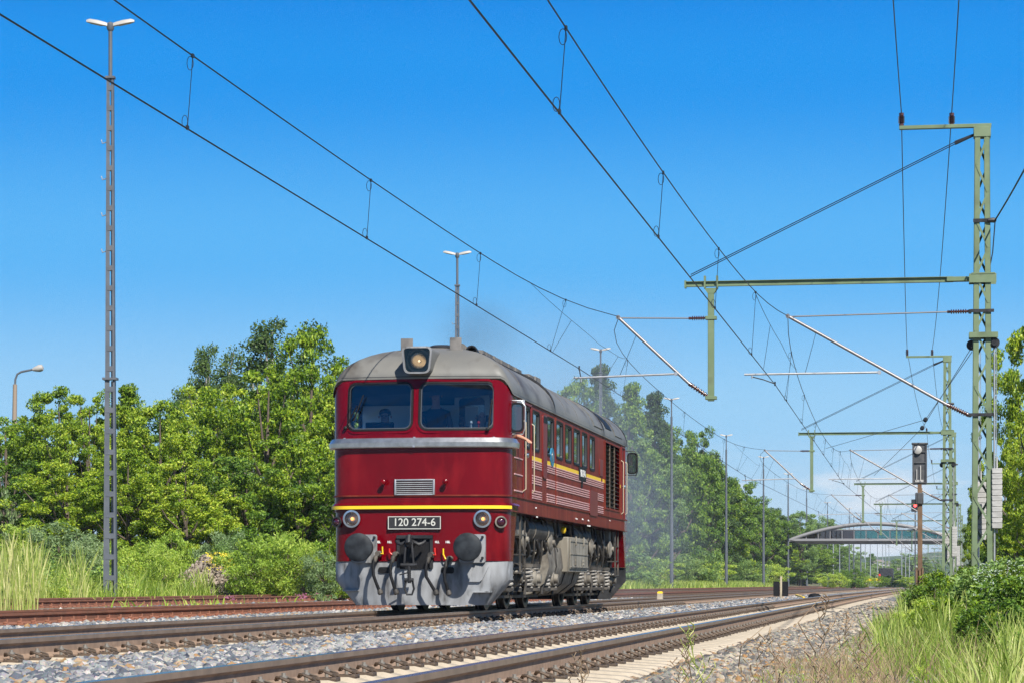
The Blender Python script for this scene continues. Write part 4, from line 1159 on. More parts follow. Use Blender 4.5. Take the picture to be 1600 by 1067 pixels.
# ------------------------------------------------------------------ running gear
def bogie(yc, flip):
    fm = MB()
    # side frames and cross beams
    for s in (1, -1):
        fm.box((s * 1.02, yc - 2.75, .72), (s * 1.16, yc + 2.75, .95), 0, .03)
        for dy in (-2.1, 0, 2.1):
            fm.prism([(dy - .42, .74), (dy - .30, .42), (dy - .17, .36), (dy - .17, .74)], lambda q: (s * 1.04, yc + q[0], q[1]), lambda q: (s * 1.15, yc + q[0], q[1]))
            fm.prism([(dy + .42, .74), (dy + .30, .42), (dy + .17, .36), (dy + .17, .74)], lambda q: (s * 1.04, yc + q[0], q[1]), lambda q: (s * 1.15, yc + q[0], q[1]))
        fm.box((s * 1.0, yc - 2.78, .55), (s * 1.22, yc - 2.66, 1.0), 0, .02); fm.box((s * 1.0, yc + 2.66, .55), (s * 1.22, yc + 2.78, 1.0), 0, .02)
    for dy in (-2.72, -1.05, 1.05, 2.72): fm.box((-1.05, yc + dy - .1, .74), (1.05, yc + dy + .1, .93))
    bg_ = fm.build('bogie', M['under'], loco)
    for dy in (-2.1, 0, 2.1):
        for s in (1, -1):
            mb = MB(); x = s * .68
            mb.lathe((x, yc + dy, .525), (s, 0, 0), [(-.03, .10), (-.03, .555), (.0, .555), (.015, .53), (.105, .522), (.115, .49), (.10, .43), (.05, .40), (.045, .2), (.10, .16), (.12, .1), (.12, .02)], 40)
            wh = mb.build('wheel', M['wheel'], bg_)
        mb = MB(); mb.cyl((-1.2, yc + dy, .525), (1.2, yc + dy, .525), .09, 12); mb.build('axle', M['under'], bg_)
        for s in (1, -1):
            mb = MB(); mb.box((s * 1.0, yc + dy - .2, .36), (s * 1.24, yc + dy + .2, .72), 0, .05)
            mb.lathe((s * 1.2, yc + dy, .53), (s, 0, 0), [(0, .17), (.05, .17), (.06, .14), (.11, .13), (.12, .09), (.19, .085), (.2, 0)], 16)
            for a in range(6): mb.cyl((s * 1.24, yc + dy + .15 * math.cos(a), .53 + .15 * math.sin(a)), (s * 1.275, yc + dy + .15 * math.cos(a), .53 + .15 * math.sin(a)), .018, 6)
            mb.box((s * 1.05, yc + dy - .5, .30), (s * 1.2, yc + dy + .5, .37), 0, .02)
            mb.build('axle_box', M['undergrey'], bg_)
            for q in (-.42, .42):
                mb = MB(); mb.coil((s * 1.20, yc + dy + q, .37), .36, .085, .024, 5.2, n=10)
                mb.coil((s * 1.20, yc + dy + q, .37), .36, .045, .016, 6, n=8)
                mb.build('axle_spring', M['spring'], bg_)
            for q in (-.42, .42):
                mb = MB(); mb.lathe((s * 1.2, yc + dy + q, .35), (0, 0, 1), [(-.03, .11), (.02, .11), (.025, .02), (.37, .02), (.375, .115), (.43, .115), (.44, .06)], 14)
                mb.build('spring_seat', M['under'], bg_)
    for s in (1, -1):
        for dy in (-1.55, 1.55):
            mb = MB(); mb.lathe((s * 1.0, yc + dy, 1.18), (s, 0, 0), [(0, .14), (.1, .16), (.28, .16), (.30, .19), (.33, .19), (.34, .16), (.37, .1), (.37, .05), (.41, .05)], 20)
            mb.box((s * 1.02, yc + dy - .14, .92), (s * 1.2, yc + dy + .14, 1.1), 0, .02)
            mb.build('brake_cylinder', M['undergrey'], bg_)
        mb = MB(); rp = random.Random(int(yc * 10) + s)
        for dy in (-2.4, -1.0, .1, 1.0, 2.3):
            a = yc + dy
            mb.tube([(s * 1.15, a, 1.35), (s * 1.27, a + .05, 1.2), (s * 1.29, a + .25, 1.05), (s * 1.25, a + .5, .98), (s * 1.18, a + .6, .9)], .035, 8)
            mb.tube([(s * 1.2, a - .25, 1.5), (s * 1.28, a - .2, 1.2), (s * 1.26, a - .1, .95), (s * 1.2, a - .02, .7)], .022, 6)
            mb.tube([(s * 1.12, a + .35, .72), (s * 1.22, a + .4, .5), (s * 1.2, a + .3, .25)], .025, 6)
        mb.tube([(s * 1.24, yc - 2.7, 1.02), (s * 1.24, yc - 1, 1.0), (s * 1.24, yc + 1, 1.02), (s * 1.24, yc + 2.7, 1.0)], .022, 6)
        mb.build('air_pipe', M['under'], bg_)
        mb = MB()
        for dy in (-2.1, 0, 2.1):
            for q in (-.62, .62):
                mb.box((s * .62, yc + dy + q - .05, .3), (s * .86, yc + dy + q + .05, .78), 0, .02)
                mb.bar((s * .9, yc + dy + q, .95), (s * .9, yc + dy + q * .98, .25), .05, .04)
        mb.bar((s * .9, yc - 2.75, .22), (s * .9, yc + 2.75, .22), .04, .05)
        mb.build('brake_rigging', M['under'], bg_)
        for dy in (-1.05, 1.05):
            mb = MB(); mb.prism([(dy - .42, .95), (dy - .25, 1.25), (dy + .25, 1.25), (dy + .42, .95)], lambda q: (s * 1.05, yc + q[0], q[1]), lambda q: (s * 1.22, yc + q[0], q[1]))
            mb.tube([(s * 1.16, yc + dy, 1.25), (s * 1.16, yc + dy, 1.5)], .12, 12)
            mb.build('bogie_bracket', M['undergrey'], bg_)
    return bg_
bogie(4.0, 1); bogie(LEN - 4.0, -1)
# tank and battery boxes between the bogies
ty0, ty1 = sd_(871, 900)[0] - .25, sd_(918.5, 900)[0] - .1
mb = MB()
mb.loft([[(HW - .08 if abs(i) != 99 else 0, 0, 0)] for i in range(0)] or [[(x, y, z) for x, z in [(-1.3, 1.1), (-1.34, .75), (-1.25, .45), (-1.0, .26), (-.6, .2), (.6, .2), (1.0, .26), (1.25, .45), (1.34, .75), (1.3, 1.1)]] for y in (ty0, ty1)], 0, True)
tank = mb.build('fuel_tank', M['undergrey'], loco, angle=50)
mb = MB()
for k in (.2, .5, .8): 
    y = ty0 + (ty1 - ty0) * k
    mb.loft([[(x, yy, z) for x, z in [(-1.32, 1.1), (-1.36, .75), (-1.265, .44), (-1.01, .245), (1.01, .245), (1.265, .44), (1.36, .75), (1.32, 1.1)]] for yy in (y - .03, y + .03)], 0, True)
mb.build('tank_strap', M['under'], tank)
by0, bz1 = sd_(889.5, 846); by1, bz0 = sd_(918.5, 897)
for s in (1, -1):
    mb = MB(); mb.box((s * .80, by0, .66), (s * 1.44, by1, 1.31), 0, .02); bx = mb.build('battery_box', M['boxgrey'], loco)
    mb = MB(); sx = s * 1.44
    mb.box((sx, by0 + .1, .72), (sx + s * .022, by1 - .05, 1.28), 0, .008)
    for z in (.76, 1.0, 1.24): mb.box((sx + s * .02, by0 + .14, z - .012), (sx + s * .034, by1 - .09, z + .012))
    for k in (.3, .72):
        y = by0 + (by1 - by0) * k
        mb.box((sx + s * .02, y - .035, 1.16), (sx + s * .05, y + .035, 1.33), 0, .01); mb.box((sx + s * .02, y - .05, .86), (sx + s * .04, y + .05, .90)); mb.box((sx + s * .02, y - .05, .80), (sx + s * .04, y + .05, .84))
    mb.build('box_lid', M['boxgrey'], bx)
# air reservoirs, brackets and cables hung under the frame
for s in (1, -1):
    for (a, b_, z, r_) in ((sd_(836, 830)[0], sd_(876, 830)[0], 1.36, .19), (sd_(908, 835)[0], sd_(935, 835)[0], 1.36, .17)):
        mb = MB(); mb.lathe((s * 1.16, a, z), (0, 1, 0), [(0, .05), (.03, r_ * .7), (.09, r_), (b_ - a - .09, r_), (b_ - a - .03, r_ * .7), (b_ - a, .05)], 20); ar = mb.build('air_reservoir', M['under'], loco)
        for k in (.25, .75):
            mb = MB(); mb.lathe((s * 1.16, a + (b_ - a) * k - .025, z), (0, 1, 0), [(0, r_ + .012), (.05, r_ + .012)], 20)
            mb.build('reservoir_strap', M['undergrey'], ar)
    for px, w_ in ((812, .3), (818.5, .34), (826, .14), (969, .34), (962, .16)):
        y, z = sd_(px, 824); mb = MB(); mb.box((s * 1.15, y, 1.2), (s * 1.33, y + w_, 1.57), 0, .02)
        mb.build('sand_box', M['undergrey'], loco)
    rp = random.Random(9 + s)
    for i in range(9):
        mb = MB(); a = 1.2 + i * 1.7 + rp.uniform(-.3, .3)
        mb.tube([(s * 1.3, a, 1.56), (s * 1.32, a + .1, 1.35), (s * 1.3, a + .3, 1.28), (s * 1.31, a + .55, 1.36), (s * 1.28, a + .65, 1.56)], .025, 6)
        mb.build('cable_loop', M['under'], loco)
mb = MB(); mb.box((-1.1, .6, 1.35), (1.1, LEN - .6, 1.584)); mb.box((-.9, 5.5, .95), (.9, LEN - 5.5, 1.35)); mb.build('underframe', M['under'], loco)
mb = MB(); y_, z_ = sd_(888.5, 838); mb.lathe((1.36, y_, 1.38), (0, -.3, .9), [(0, .03), (.04, .05), (.1, .05), (.12, .02)], 10); mb.build('filler_cap', M['yellow'], loco)
# steps below the cab doors
for s in (1, -1):
    for (a, sg) in ((dy0 + .05, 1), (LEN - dy0 - .6, 1)):
        mb = MB()
        for z in (.62, .92, 1.24): mb.box((s * 1.2, a, z - .012), (s * 1.42, a + .5, z + .012))
        for y in (a, a + .5): mb.bar((s * 1.40, y, .6), (s * 1.40, y, 1.58), .03, .012)
        mb.build('cab_steps', M['under'], loco)
# ------------------------------------------------------------------ overhead line masts
YM = 58.5
MX = at_y(1534.5, 560, YM).x
def mpt(px, py, dy=0.0):
    p = at_y(px, py, YM); return Vector((p.x - MX, dy, p.z))
def insulator(mb, a, b_, n=7, r=.06, core=.02, mi=0):
    a, b_ = Vector(a), Vector(b_); d = b_ - a; L_ = d.length
    prof = [(0, core * 1.6), (.06, core * 1.6)]
    for i in range(n):
        s = .07 + (L_ - .14) * i / n; w_ = (L_ - .14) / n
        prof += [(s, core), (s + w_ * .35, r), (s + w_ * .5, r), (s + w_ * .85, core)]
    prof += [(L_ - .06, core * 1.6), (L_, core * 1.6)]
    mb.lathe(a, d, prof, 12, mi)
def mast(label, loc, weights=True):
    root = empty('catenary_mast', loc, label, 'catenary mast', 'catenary masts beside the track')
    zb = -.3
    zt = mpt(1536, 199).z
    def hw(z): k = (z - zb) / (zt - zb); return .245 * (1 - k) + .165 * k
    # two channel legs
    for s in (1, -1):
        mb = MB()
        for (z0, z1) in ((zb, zt),):
            for (ya, yb, tx) in ((-.16, .16, .012),):
                mb.loft([[(s * (hw(z)), ya, z), (s * (hw(z) - .012), ya, z), (s * (hw(z) - .012), yb, z), (s * (hw(z)), yb, z)] for z in (z0, z1)], 0, True)
            for y in (-.16, .148):
                mb.loft([[(s * (hw(z) - .001), y, z), (s * (hw(z) - .125), y, z), (s * (hw(z) - .125), y + .012, z), (s * (hw(z) - .001), y + .012, z)] for z in (z0, z1)], 0, True)
        mb.build('mast_leg', M['green'], root, smooth=False)
    z = zb + .2; k = 0; step = .62
    mb = MB()
    while z + step < zt - .1:
        a, b_ = hw(z) - .05, hw(z + step) - .05
        s = 1 if k % 2 else -1
        mb.bar((s * a, -.168, z), (-s * b_, -.168, z + step), .05, .012, up=(0, 1, 0))
        mb.bar((-s * a, .166, z), (s * b_, .166, z + step), .05, .012, up=(0, 1, 0))
        z += step; k += 1
    mb.build('lattice_bracing', M['green'], root, smooth=False)
    # head with feeder arm
    mb = MB(); a, b_ = mpt(1405, 201), mpt(1549, 201)
    mb.box((a.x, -.07, a.z - .03), (b_.x, .07, a.z + .05), 0, .008); mb.box((-.19, -.18, zt - .24), (.19, .18, zt - .02), 0, .01)
    arm = mb.build('feeder_arm', M['green'], root)
    for px in (1408.5, 1487):
        p0, p1 = mpt(px, 198), mpt(px, 177); mb = MB(); insulator(mb, p0, p1, 8, .075, .035); mb.build('insulator', M['insul'], arm)
    # main cantilever beam, drop post, stays
    a, b_ = mpt(1071, 444.5), mpt(1553, 444.5)
    mb = MB()
    for (z, h) in ((a.z + .055, .012), (a.z - .055, .012)): mb.box((a.x, -.06, z - h / 2), (b_.x - .9, .06, z + h / 2))
    mb.box((a.x, -.008, a.z - .05), (b_.x - .9, .008, a.z + .05)); mb.box((a.x - .02, -.08, a.z - .09), (a.x + .02, .08, a.z + .08))
    mb.box((b_.x - 1.05, -.11, a.z - .05), (b_.x - .4, .11, a.z + .05), 0, .01); mb.box((b_.x - .55, -.2, a.z - .1), (b_.x + .05, -.17, a.z + .1)); mb.box((b_.x - .55, .17, a.z - .1), (b_.x + .05, .2, a.z + .1))
    mb.box((b_.x - .5, -.21, a.z + .09), (b_.x + .02, .21, a.z + .12))
    beam = mb.build('cantilever_beam', M['green'], root, smooth=False)
    p0, p1 = mpt(1111, 452), mpt(1111, 626)
    mb = MB(); mb.box((p0.x - .07, -.07, p1.z), (p0.x + .07, .07, p0.z), 0, .008)
    mb.prism([(p0.x - .16, p0.z + .02), (p0.x + .16, p0.z + .02), (p0.x + .075, p0.z - .1), (p0.x - .075, p0.z - .1)], lambda q: (q[0], -.075, q[1]), lambda q: (q[0], .075, q[1]))
    mb.box((p0.x - .16, -.09, p0.z + .02), (p0.x - .12, .09, p0.z + .3)); mb.box((p0.x + .12, -.09, p0.z + .02), (p0.x + .16, .09, p0.z + .3))
    for py in (497, 621): z = mpt(1111, py).z; mb.box((p0.x - .13, -.09, z - .04), (p0.x + .13, .09, z + .04), 0, .01)
    mb.build('drop_post', M['green'], root, smooth=False)
    for dz, dy in ((0, -.05), (.06, .05)):
        q0, q1, q2 = mpt(1079, 433), mpt(1492, 226), mpt(1522, 212)
        mb = MB(); mb.tube([q0 + Vector((0, dy, dz)), q1 + Vector((0, dy, dz))], .011, 5); mb.tube([q1 + Vector((0, dy, dz)), q2 + Vector((0, dy, dz * .4))], .03, 6); mb.build('stay_wire', M['wire'], root)
    # cantilever arms: (tube ends, insulators)
    def arm_set(t0, ti, t1, d0, di, d1, r0, r1, sa0, sa1):
        mb = MB()
        P = lambda q, dy=0: mpt(q[0], q[1], dy)
        mb.tube([P(t0), P(ti)], .016, 8); mb.tube([P(d0), P(di)], .036, 10); mb.lathe(P(d0), (0, 1, 0), [(-.05, .05), (.05, .05)], 8)
        cb = mb.build('cantilever_tube', M['tubealu'], root)
        mb = MB(); insulator(mb, P(ti), P(t1) , 7, .055, .02); mb.build('insulator', M['insul'], cb); mb = MB(); insulator(mb, P(di), P(d1), 7, .06, .03); mb.build('insulator', M['insul'], cb)
        mb = MB(); mb.tube([P(r0), P(r1)], .024, 8); mb.lathe(P(r1), (0, 1, 0), [(-.04, .045), (.04, .045)], 8)
        mb.tube([P((r0[0] + 12, r0[1])), P((r0[0] + 12, r0[1] + 6))], .02, 6); rt = mb.build('registration_tube', M['galv'], root)
        mb = MB(); mb.tube([P(sa0), P(((sa0[0] + sa1[0]) / 2, sa0[1] + (sa1[1] - sa0[1]) * .42)), P(sa1)], .014, 6); mb.lathe(P(sa1), (0, 0, 1), [(-.05, .02), (.05, .02)], 6); mb.build('steady_arm', M['blackp'], rt)
        mb = MB(); mb.tube([P(t0), P((t0[0] + (r1[0] - t0[0]) * .3, t0[1] + (r1[1] - t0[1]) * .3)) , P((r0[0] * .55 + r1[0] * .45, r0[1] * .55 + r1[1] * .45))], .006, 4); mb.build('hanger_wire', M['wire'], rt)
    arm_set((968, 497), (1076, 497.5), (1106, 497), (966, 496), (1077, 599), (1111, 622), (896, 590), (1056, 583.5), (908, 591), (905, 590.5 - 16))
    arm_set((1232, 495), (1480, 487.5), (1516, 486.5), (1231, 494), (1480, 632), (1514, 648), (1163, 584.5), (1374, 581), (1175, 588), (1211, 599))
    for py in (487, 648):
        mb = MB(); p = mpt(1520, py); mb.box((-.26, -.2, p.z - .035), (.26, -.17, p.z + .035)); mb.box((-.30, -.1, p.z - .04), (-.235, .1, p.z + .04)); mb.build('arm_bracket', M['blackp'], root, smooth=False)
    if weights:
        p = mpt(1536, 525); mb = MB(); mb.box((mpt(1514, 525).x, -.25, p.z - .05), (mpt(1559, 525).x, -.17, p.z + .05)); mb.box((mpt(1514, 525).x, .17, p.z - .05), (mpt(1559, 525).x, .25, p.z + .05))
        mb.box((mpt(1514, 525).x, -.25, p.z + .05), (mpt(1559, 525).x, .25, p.z + .07)); wb = mb.build('wheel_bracket', M['green'], root, smooth=False)
        for (px, py, dy) in ((1553.5, 536, -.1), (1519, 536, .45)):
            p = mpt(px, py); mb = MB(); mb.lathe((p.x, dy - .05, p.z), (0, 1, 0), [(0, .05), (0, .115), (.02, .12), (.05, .09), (.08, .12), (.10, .115), (.10, .05)], 18); mb.lathe((p.x, dy - .1, p.z), (0, 1, 0), [(0, .07), (.04, .07)], 10); mb.build('tension_wheel', M['blackp'], wb)
        for (px, y0, y1, dy, yr0, yr1) in ((1557.5, 731, 825, -.1, 540, 883), (1534, 750, 842, .8, 545, 890)):
            a, b_ = mpt(px, y0), mpt(px, y1); r0, r1 = mpt(px - 4, yr0), mpt(px - 4, yr1)
            mb = MB(); mb.cyl((r0.x, dy, r1.z), (r0.x, dy, r0.z), .022, 8); mb.cyl((r0.x + .05, dy, a.z), (r0.x + .05, dy, r0.z), .008, 5); mb.box((r0.x - .25 if px > 1540 else r0.x, dy - .02, r1.z), (r0.x + .02, dy + .02, r1.z + .05)); gr_ = mb.build('guide_rod', M['galv'], root)
            mb = MB(); n = 11; h = (a.z - b_.z) / n
            for i in range(n):
                mb.box((a.x - .115, dy - .115, b_.z + i * h + .004), (a.x + .115, dy + .115, b_.z + (i + 1) * h - .004), 0, .012)
            mb.cyl((a.x, dy, b_.z - .1), (a.x, dy, a.z + .25), .02, 6)
            mb.build('tension_weight', M['weight'], gr_)
    mb = MB(); p = mpt(1553, 346); mb.box((-.2, -.2, p.z - .04), (p.x, -.16, p.z + .04)); mb.lathe((p.x, -.18, p.z), (1, 0, 0), [(-.14, .05), (0, .06), (.05, .03)], 8); mb.build('cable_clamp', M['blackp'], root)
    mb = MB(); mb.box((-.42, -.38, zb - .2), (.42, .38, zb + .12), 0, .03); mb.build('footing', M['concrete'], root)
    return root
M1 = mast('nearest green lattice catenary mast, with concrete tension weights, standing in the bushes', (MX, YM, 0))
MAST = [(MX, YM)]
for (Y, px) in ((117.5, 1480), (177, 1489.5), (222, 1489), (281, 1490)):
    MAST.append((at_y(px, 800, Y).x, Y))
for i in range(5):
    Y = 335 + 56 * i; MAST.append((MX + bend(Y) + .2, Y))
LBL = ['second green lattice catenary mast, directly behind the signal post', 'third green catenary mast along the track, half hidden by the second', 'fourth green catenary mast along the track', 'fifth green catenary mast, in front of the footbridge deck',
       'sixth green catenary mast, just before the footbridge', 'first green catenary mast beyond the footbridge', 'second green catenary mast beyond the footbridge', 'third green catenary mast beyond the footbridge', 'farthest green catenary mast beyond the footbridge']
for i, (x, Y) in enumerate(MAST[1:]):
    c = copy_tree(M1); c.location = (x, Y, 0); c['label'] = LBL[i]

# ------------------------------------------------------------------ overhead wires
def wire_pts(offs, rel, y_list): pass
SUP = [(MX - .12, 0.0)] + MAST           # support positions; the first mast stands behind the camera
def relp(px, py):
    p = mpt(px, py); return p.x, p.z
cA, mA = relp(905, 575), relp(967, 495); cB, mB = relp(1211, 599.5), relp(1231, 494)
def overhead(label, c, m_, sag, nd, dx0c=0.0, first=(0, 0, 0), phase=0.0):
    zc = lambda i, t: c[1] + (first[0] * (1 - t) if i == 0 else 0)
    zm_ = lambda i, t: m_[1] + (first[1] * (1 - t) - first[2] * 4 * t * (1 - t) if i == 0 else -sag * 4 * t * (1 - t))
    root = empty('overhead_line', (MX + c[0], YM, c[1]), label, 'overhead line', 'overhead lines of the two main tracks')
    o = Vector(root.location)
    moff = lambda t: c[0] + .06 + (m_[0] - c[0] - .06) * max(1 - 2 * t, 2 * t - 1) ** 7
    cp = []; mp = []; drops = []; stitch = []
    for i in range(len(SUP) - 1):
        (x0, y0), (x1, y1) = SUP[i], SUP[i + 1]
        far = y0 > 250
        n = 8 if far else 24
        for k in range(n if i < len(SUP) - 2 else n + 1):
            t = k / n; y = y0 + (y1 - y0) * t
            xa0 = x0 + (dx0c if i == 0 else 0)
            cp.append(Vector((xa0 * (1 - t) + x1 * t + c[0], y, zc(i, t) - .01)) - o)
            mp.append(Vector((xa0 * (1 - t) + x1 * t + moff(t), y, zm_(i, t))) - o)
        nd_ = nd if not far else 4
        for k in range(nd_):
            t = (k + .5) / nd_ if far else (phase + 9.0 * k) / (y1 - y0)
            if t > .96: continue
            y = y0 + (y1 - y0) * t
            if y < 8: continue
            drops.append((Vector((x0 * (1 - t) + x1 * t + moff(t) + (dx0c * (1 - t) if i == 0 else 0), y, zm_(i, t))) - o, Vector((x0 * (1 - t) + x1 * t + c[0] + (dx0c * (1 - t) if i == 0 else 0), y, zc(i, t))) - o))
    wc = MB().tube(cp, .0095, 6).build('contact_wire', M['wire'], root)
    wm = MB().tube(mp, .0085, 6).build('messenger_wire', M['wire'], root)
    for a, b_ in drops[:60]:
        mb = MB(); mb.tube([a, b_], .0045, 4)
        if a.y + o.y < 130:
            for q, s, r_ in ((a, -1, .05), (b_, 1, .045)):
                cc = q + Vector((0, -.0, s * r_ * 1.6))
                mb.tube([cc + Vector((r_ * .9 * math.cos(t) * .8 - .03, 0, r_ * 1.5 * math.sin(t))) for t in [j * math.pi / 6 for j in range(13)]], .004, 4)
            mb.box((a.x - .012, a.y - .03, a.z - .02), (a.x + .012, a.y + .03, a.z + .02)); mb.box((b_.x - .012, b_.y - .03, b_.z - .02), (b_.x + .012, b_.y + .03, b_.z + .025))
        mb.build('dropper', M['wire'], root)
    # stitch wires hung either side of each support, with two short droppers
    for (x1, y1) in SUP[1:5]:
        pts = []
        for k in range(-8, 9):
            s = k / 8; y = y1 + s * 8.5
            t = abs(s) * 8.5 / 58
            zm = zm_(0 if (x1, y1) == SUP[1] and s < 0 else 1, 1 - t)
            pts.append(Vector((x1 + moff(t) * (abs(s)) + (m_[0] * .5 + c[0] * .5) * (1 - abs(s)), y, zm - .62 * (1 - abs(s) ** 1.6))) - o)
        mb = MB().tube(pts, .0055, 4)
        for k in (4, 12): mb.tube([pts[k], Vector((x1 + c[0], pts[k].y + o.y, c[1])) - o], .0045, 4)
        mb.build('stitch_wire', M['wire'], root)
    return root
# the wire runs straight over the camera, so its offset at the first support is taken from where it leaves the picture
pA = at_x(0, 22, -7.95); pA2 = at_x(160, 0, -7.9)
overhead('overhead line above the locomotive track, contact wire with messenger wire and droppers', cA, mA, .40, 7, dx0c=-.06, first=(0, -.19, .28), phase=9.0)
overhead('overhead line above the nearest track, contact wire with messenger wire and droppers', cB, mB, 1.0, 7, dx0c=.14, first=(-.33, -.70, .56), phase=5.4)
def feeder(label, px, py):
    rel = relp(px, py); pts = []
    for i in range(6):
        (x0, y0), (x1, y1) = SUP[i], SUP[i + 1]
        for k in range(16):
            t = k / 16; pts.append(Vector((x0 * (1 - t) + x1 * t + rel[0], y0 + (y1 - y0) * t, rel[1] - .75 * 4 * t * (1 - t) - 0)))
    p0 = pts[0].copy(); o = tag(MB().tube([p - p0 for p in pts], .011, 6).build('feeder_wire', M['wire']), label, 'feeder wire', 'feeder wires over the mast heads'); o.location = p0
feeder('outer feeder wire, on the insulator at the tip of the mast head arms', 1408.5, 177); feeder('inner feeder wire, on the insulator beside the mast heads', 1487, 177)
a = at_y(1555, 344, YM); b_ = Vector((4, 2, 11)); pts = []
for k in range(33):
    t = k / 32; p = a.lerp(b_, t); p.z -= 1.0 * 4 * t * (1 - t); pts.append(p - a)
o = MB().tube(pts, .02, 6).tube([Vector((0, 0, 0)), at_y(1551, 395, YM) - a, at_y(1546, 420, YM) - a], .015, 6).build('hanging_cable', M['wire']); o.location = a
tag(o, 'black cable hanging in a curve from the right side of the nearest catenary mast', 'cable')

# anchor wires from the tension wheels down to the overhead line further on
for k, (a_, m_, c_) in enumerate((((1519, 541, YM), (1441, 668, 84), (1366, 742, 117.5)), ((1519, 549, YM), (1446, 655, 80), (1290, 700, 112)))):
    A_, B_, C_ = at_y(*a_), at_y(*m_), at_y(*c_); mb = MB(); mb.tube([Vector((0, 0, 0)), B_ - A_, C_ - A_], .009, 5); d_ = (B_ - A_).normalized(); insulator(mb, B_ - A_ - d_ * .25, B_ - A_ + d_ * .25, 5, .07, .03)
    o = mb.build('anchor_wire', M['wire']); o.location = A_
    tag(o, ['steeper anchor wire with a dark insulator running from the tension wheel to the second mast', 'flatter anchor wire with a dark insulator running from the tension wheel towards the far beam'][k], 'anchor wire', 'anchor wires')

# ------------------------------------------------------------------ lamp masts
def lamp_mast(label, base, top, det=True):
    root = empty('lamp_mast', base, label, 'lamp mast', 'twin-headed lamp masts along the tracks')
    H = top - base.z
    hj = H * .385; w0, w1, w2 = .36, .27, .19
    if det:
        mb = MB()
        # lower wider and upper narrower channel with batten plates on the sunlit flank
        for (z0, z1, wa, wb) in ((-.2, hj, w0, w1), (hj, H - 1.55, w1 * .95, w2)):
            for s in (1, -1):
                mb.loft([[(s * w_ / 2, -w_ * .42, z), (s * w_ / 2 - s * .055, -w_ * .42, z), (s * w_ / 2 - s * .055, w_ * .42, z), (s * w_ / 2, w_ * .42, z)] for z, w_ in ((z0, wa), (z1, wb))], 0, True)
            mb.loft([[(-w_ / 2 + .05, -w_ * .40, z), (-w_ * .02, -w_ * .40, z), (-w_ * .02, -w_ * .38, z), (-w_ / 2 + .05, -w_ * .38, z)] for z, w_ in ((z0, wa), (z1, wb))], 0, True)
            n = int((z1 - z0) / .55)
            for i in range(n):
                z = z0 + (z1 - z0) * (i + .5) / n; w_ = wa + (wb - wa) * (i + .5) / n
                for y in (-w_ * .41, w_ * .41): mb.box((-w_ / 2 + .03, y - .008, z - .07), (w_ / 2 - .03, y + .008, z + .07))
        mb.box((-.2, -.18, hj - .03), (.2, .18, hj + .03)); mb.box((-.13, -.12, H - 1.56), (.13, .12, H - 1.5))
        mb.build('mast_shaft', M['greysteel'], root, smooth=False)
        mb = MB()
        for (z0, z1, wa, wb) in ((-.1, hj - .05, w0, w1), (hj + .05, H - 1.6, w1 * .95, w2)):
            mb.loft([[(w_ * .02, w_ * .32, z), (w_ / 2 - .06, w_ * .32, z), (w_ / 2 - .06, w_ * .36, z), (w_ * .02, w_ * .36, z)] for z, w_ in ((z0, wa), (z1, wb))], 0, True)
        mb.build('cable_duct', M['palesteel'], root, smooth=False)
        for k in range(4):
            z = H - 3.3 - k * 1.0; mb = MB(); mb.tube([(-.09, 0, z), (-.22, 0, z - .04), (-.25, 0, z + .06)], .018, 6); mb.build('climbing_step', M['galv'], root)
    else:
        mb = MB(); mb.tube([(0, 0, -.2), (0, 0, hj), (0, 0, hj + .01), (0, 0, H - 1.5)], [.17, .14, .12, .09], 8); mb.build('mast_shaft', M['greysteel'], root)
    mb = MB(); mb.tube([(0, 0, H - 1.6), (0, 0, H - .18)], .055, 8); mb.lathe((0, 0, H - .25), (0, 0, 1), [(0, .06), (.05, .1), (.2, .1), (.25, .05)], 10); mb.build('mast_head', M['greysteel'], root)
    for s in (1, -1):
        mb = MB()
        rr = []
        for t, w_, h in ((.02, .04, .05), (.14, .065, .07), (.33, .085, .085), (.56, .09, .075), (.66, .04, .03)):
            x = s * t; z = H - .10 + t * .2
            rr.append([(x, -w_, z - .03), (x, w_, z - .03), (x, w_ * .9, z + h * .6), (x, w_ * .4, z + h), (x, -w_ * .4, z + h), (x, -w_ * .9, z + h * .6)])
        mb.loft(rr, 0, True); lh = mb.build('lamp_head', M['lamphead'], root, angle=50)
        mb = MB(); mb.loft([[(s * .22, -.06, H - .082), (s * .22, .06, H - .082), (s * .58, .065, H - .01), (s * .58, -.065, H - .01)], [(s * .24, -.045, H - .105), (s * .24, .045, H - .105), (s * .56, .05, H - .035), (s * .56, -.05, H - .035)]], 0, True); mb.build('lamp_cover', M['cream'], lh)
    root.rotation_euler.z = R(9)
    return root
LM = [(167, 178, 35, 70.5), (714, 715, 395, 119.6), (938.5, 938.5, 545, 168.6), (1050, 1048.5, 622, 213.4), (1135, 1134.5, 679, 265.8), (1193, 1193, 713, 311), (1231.5, 1231.5, 739.5, 360), (1260.5, 1260.5, 762.5, 412), (1293, 1293, 784, 470),
      (1327, 1327, 793, 520), (1334, 1334, 806, 590), (1345, 1345, 803, 560)]
LL = ['tall grey lattice lamp mast with twin heads, nearest of its row', 'lamp mast rising directly behind the locomotive roof', 'third lamp mast, in front of the first trees behind the locomotive', 'fourth lamp mast, just clear of the locomotive rear', 'fifth lamp mast along the wooded bank', 'sixth lamp mast along the wooded bank',
      'seventh lamp mast, near the left end of the footbridge', 'eighth lamp mast, standing before the left part of the footbridge', 'ninth lamp mast, standing before the left half of the footbridge', 'tenth lamp mast, seen through the middle of the footbridge', 'farthest thin lamp mast seen under the footbridge', 'eleventh lamp mast, seen under the footbridge']
for (pb, pt, py, d), l in zip(LM, LL):
    p = at_d((pb + pt) / 2, py, d); lamp_mast(l, Vector((p.x, p.y, ground_z(p.x, p.y))), p.z, d < 200)
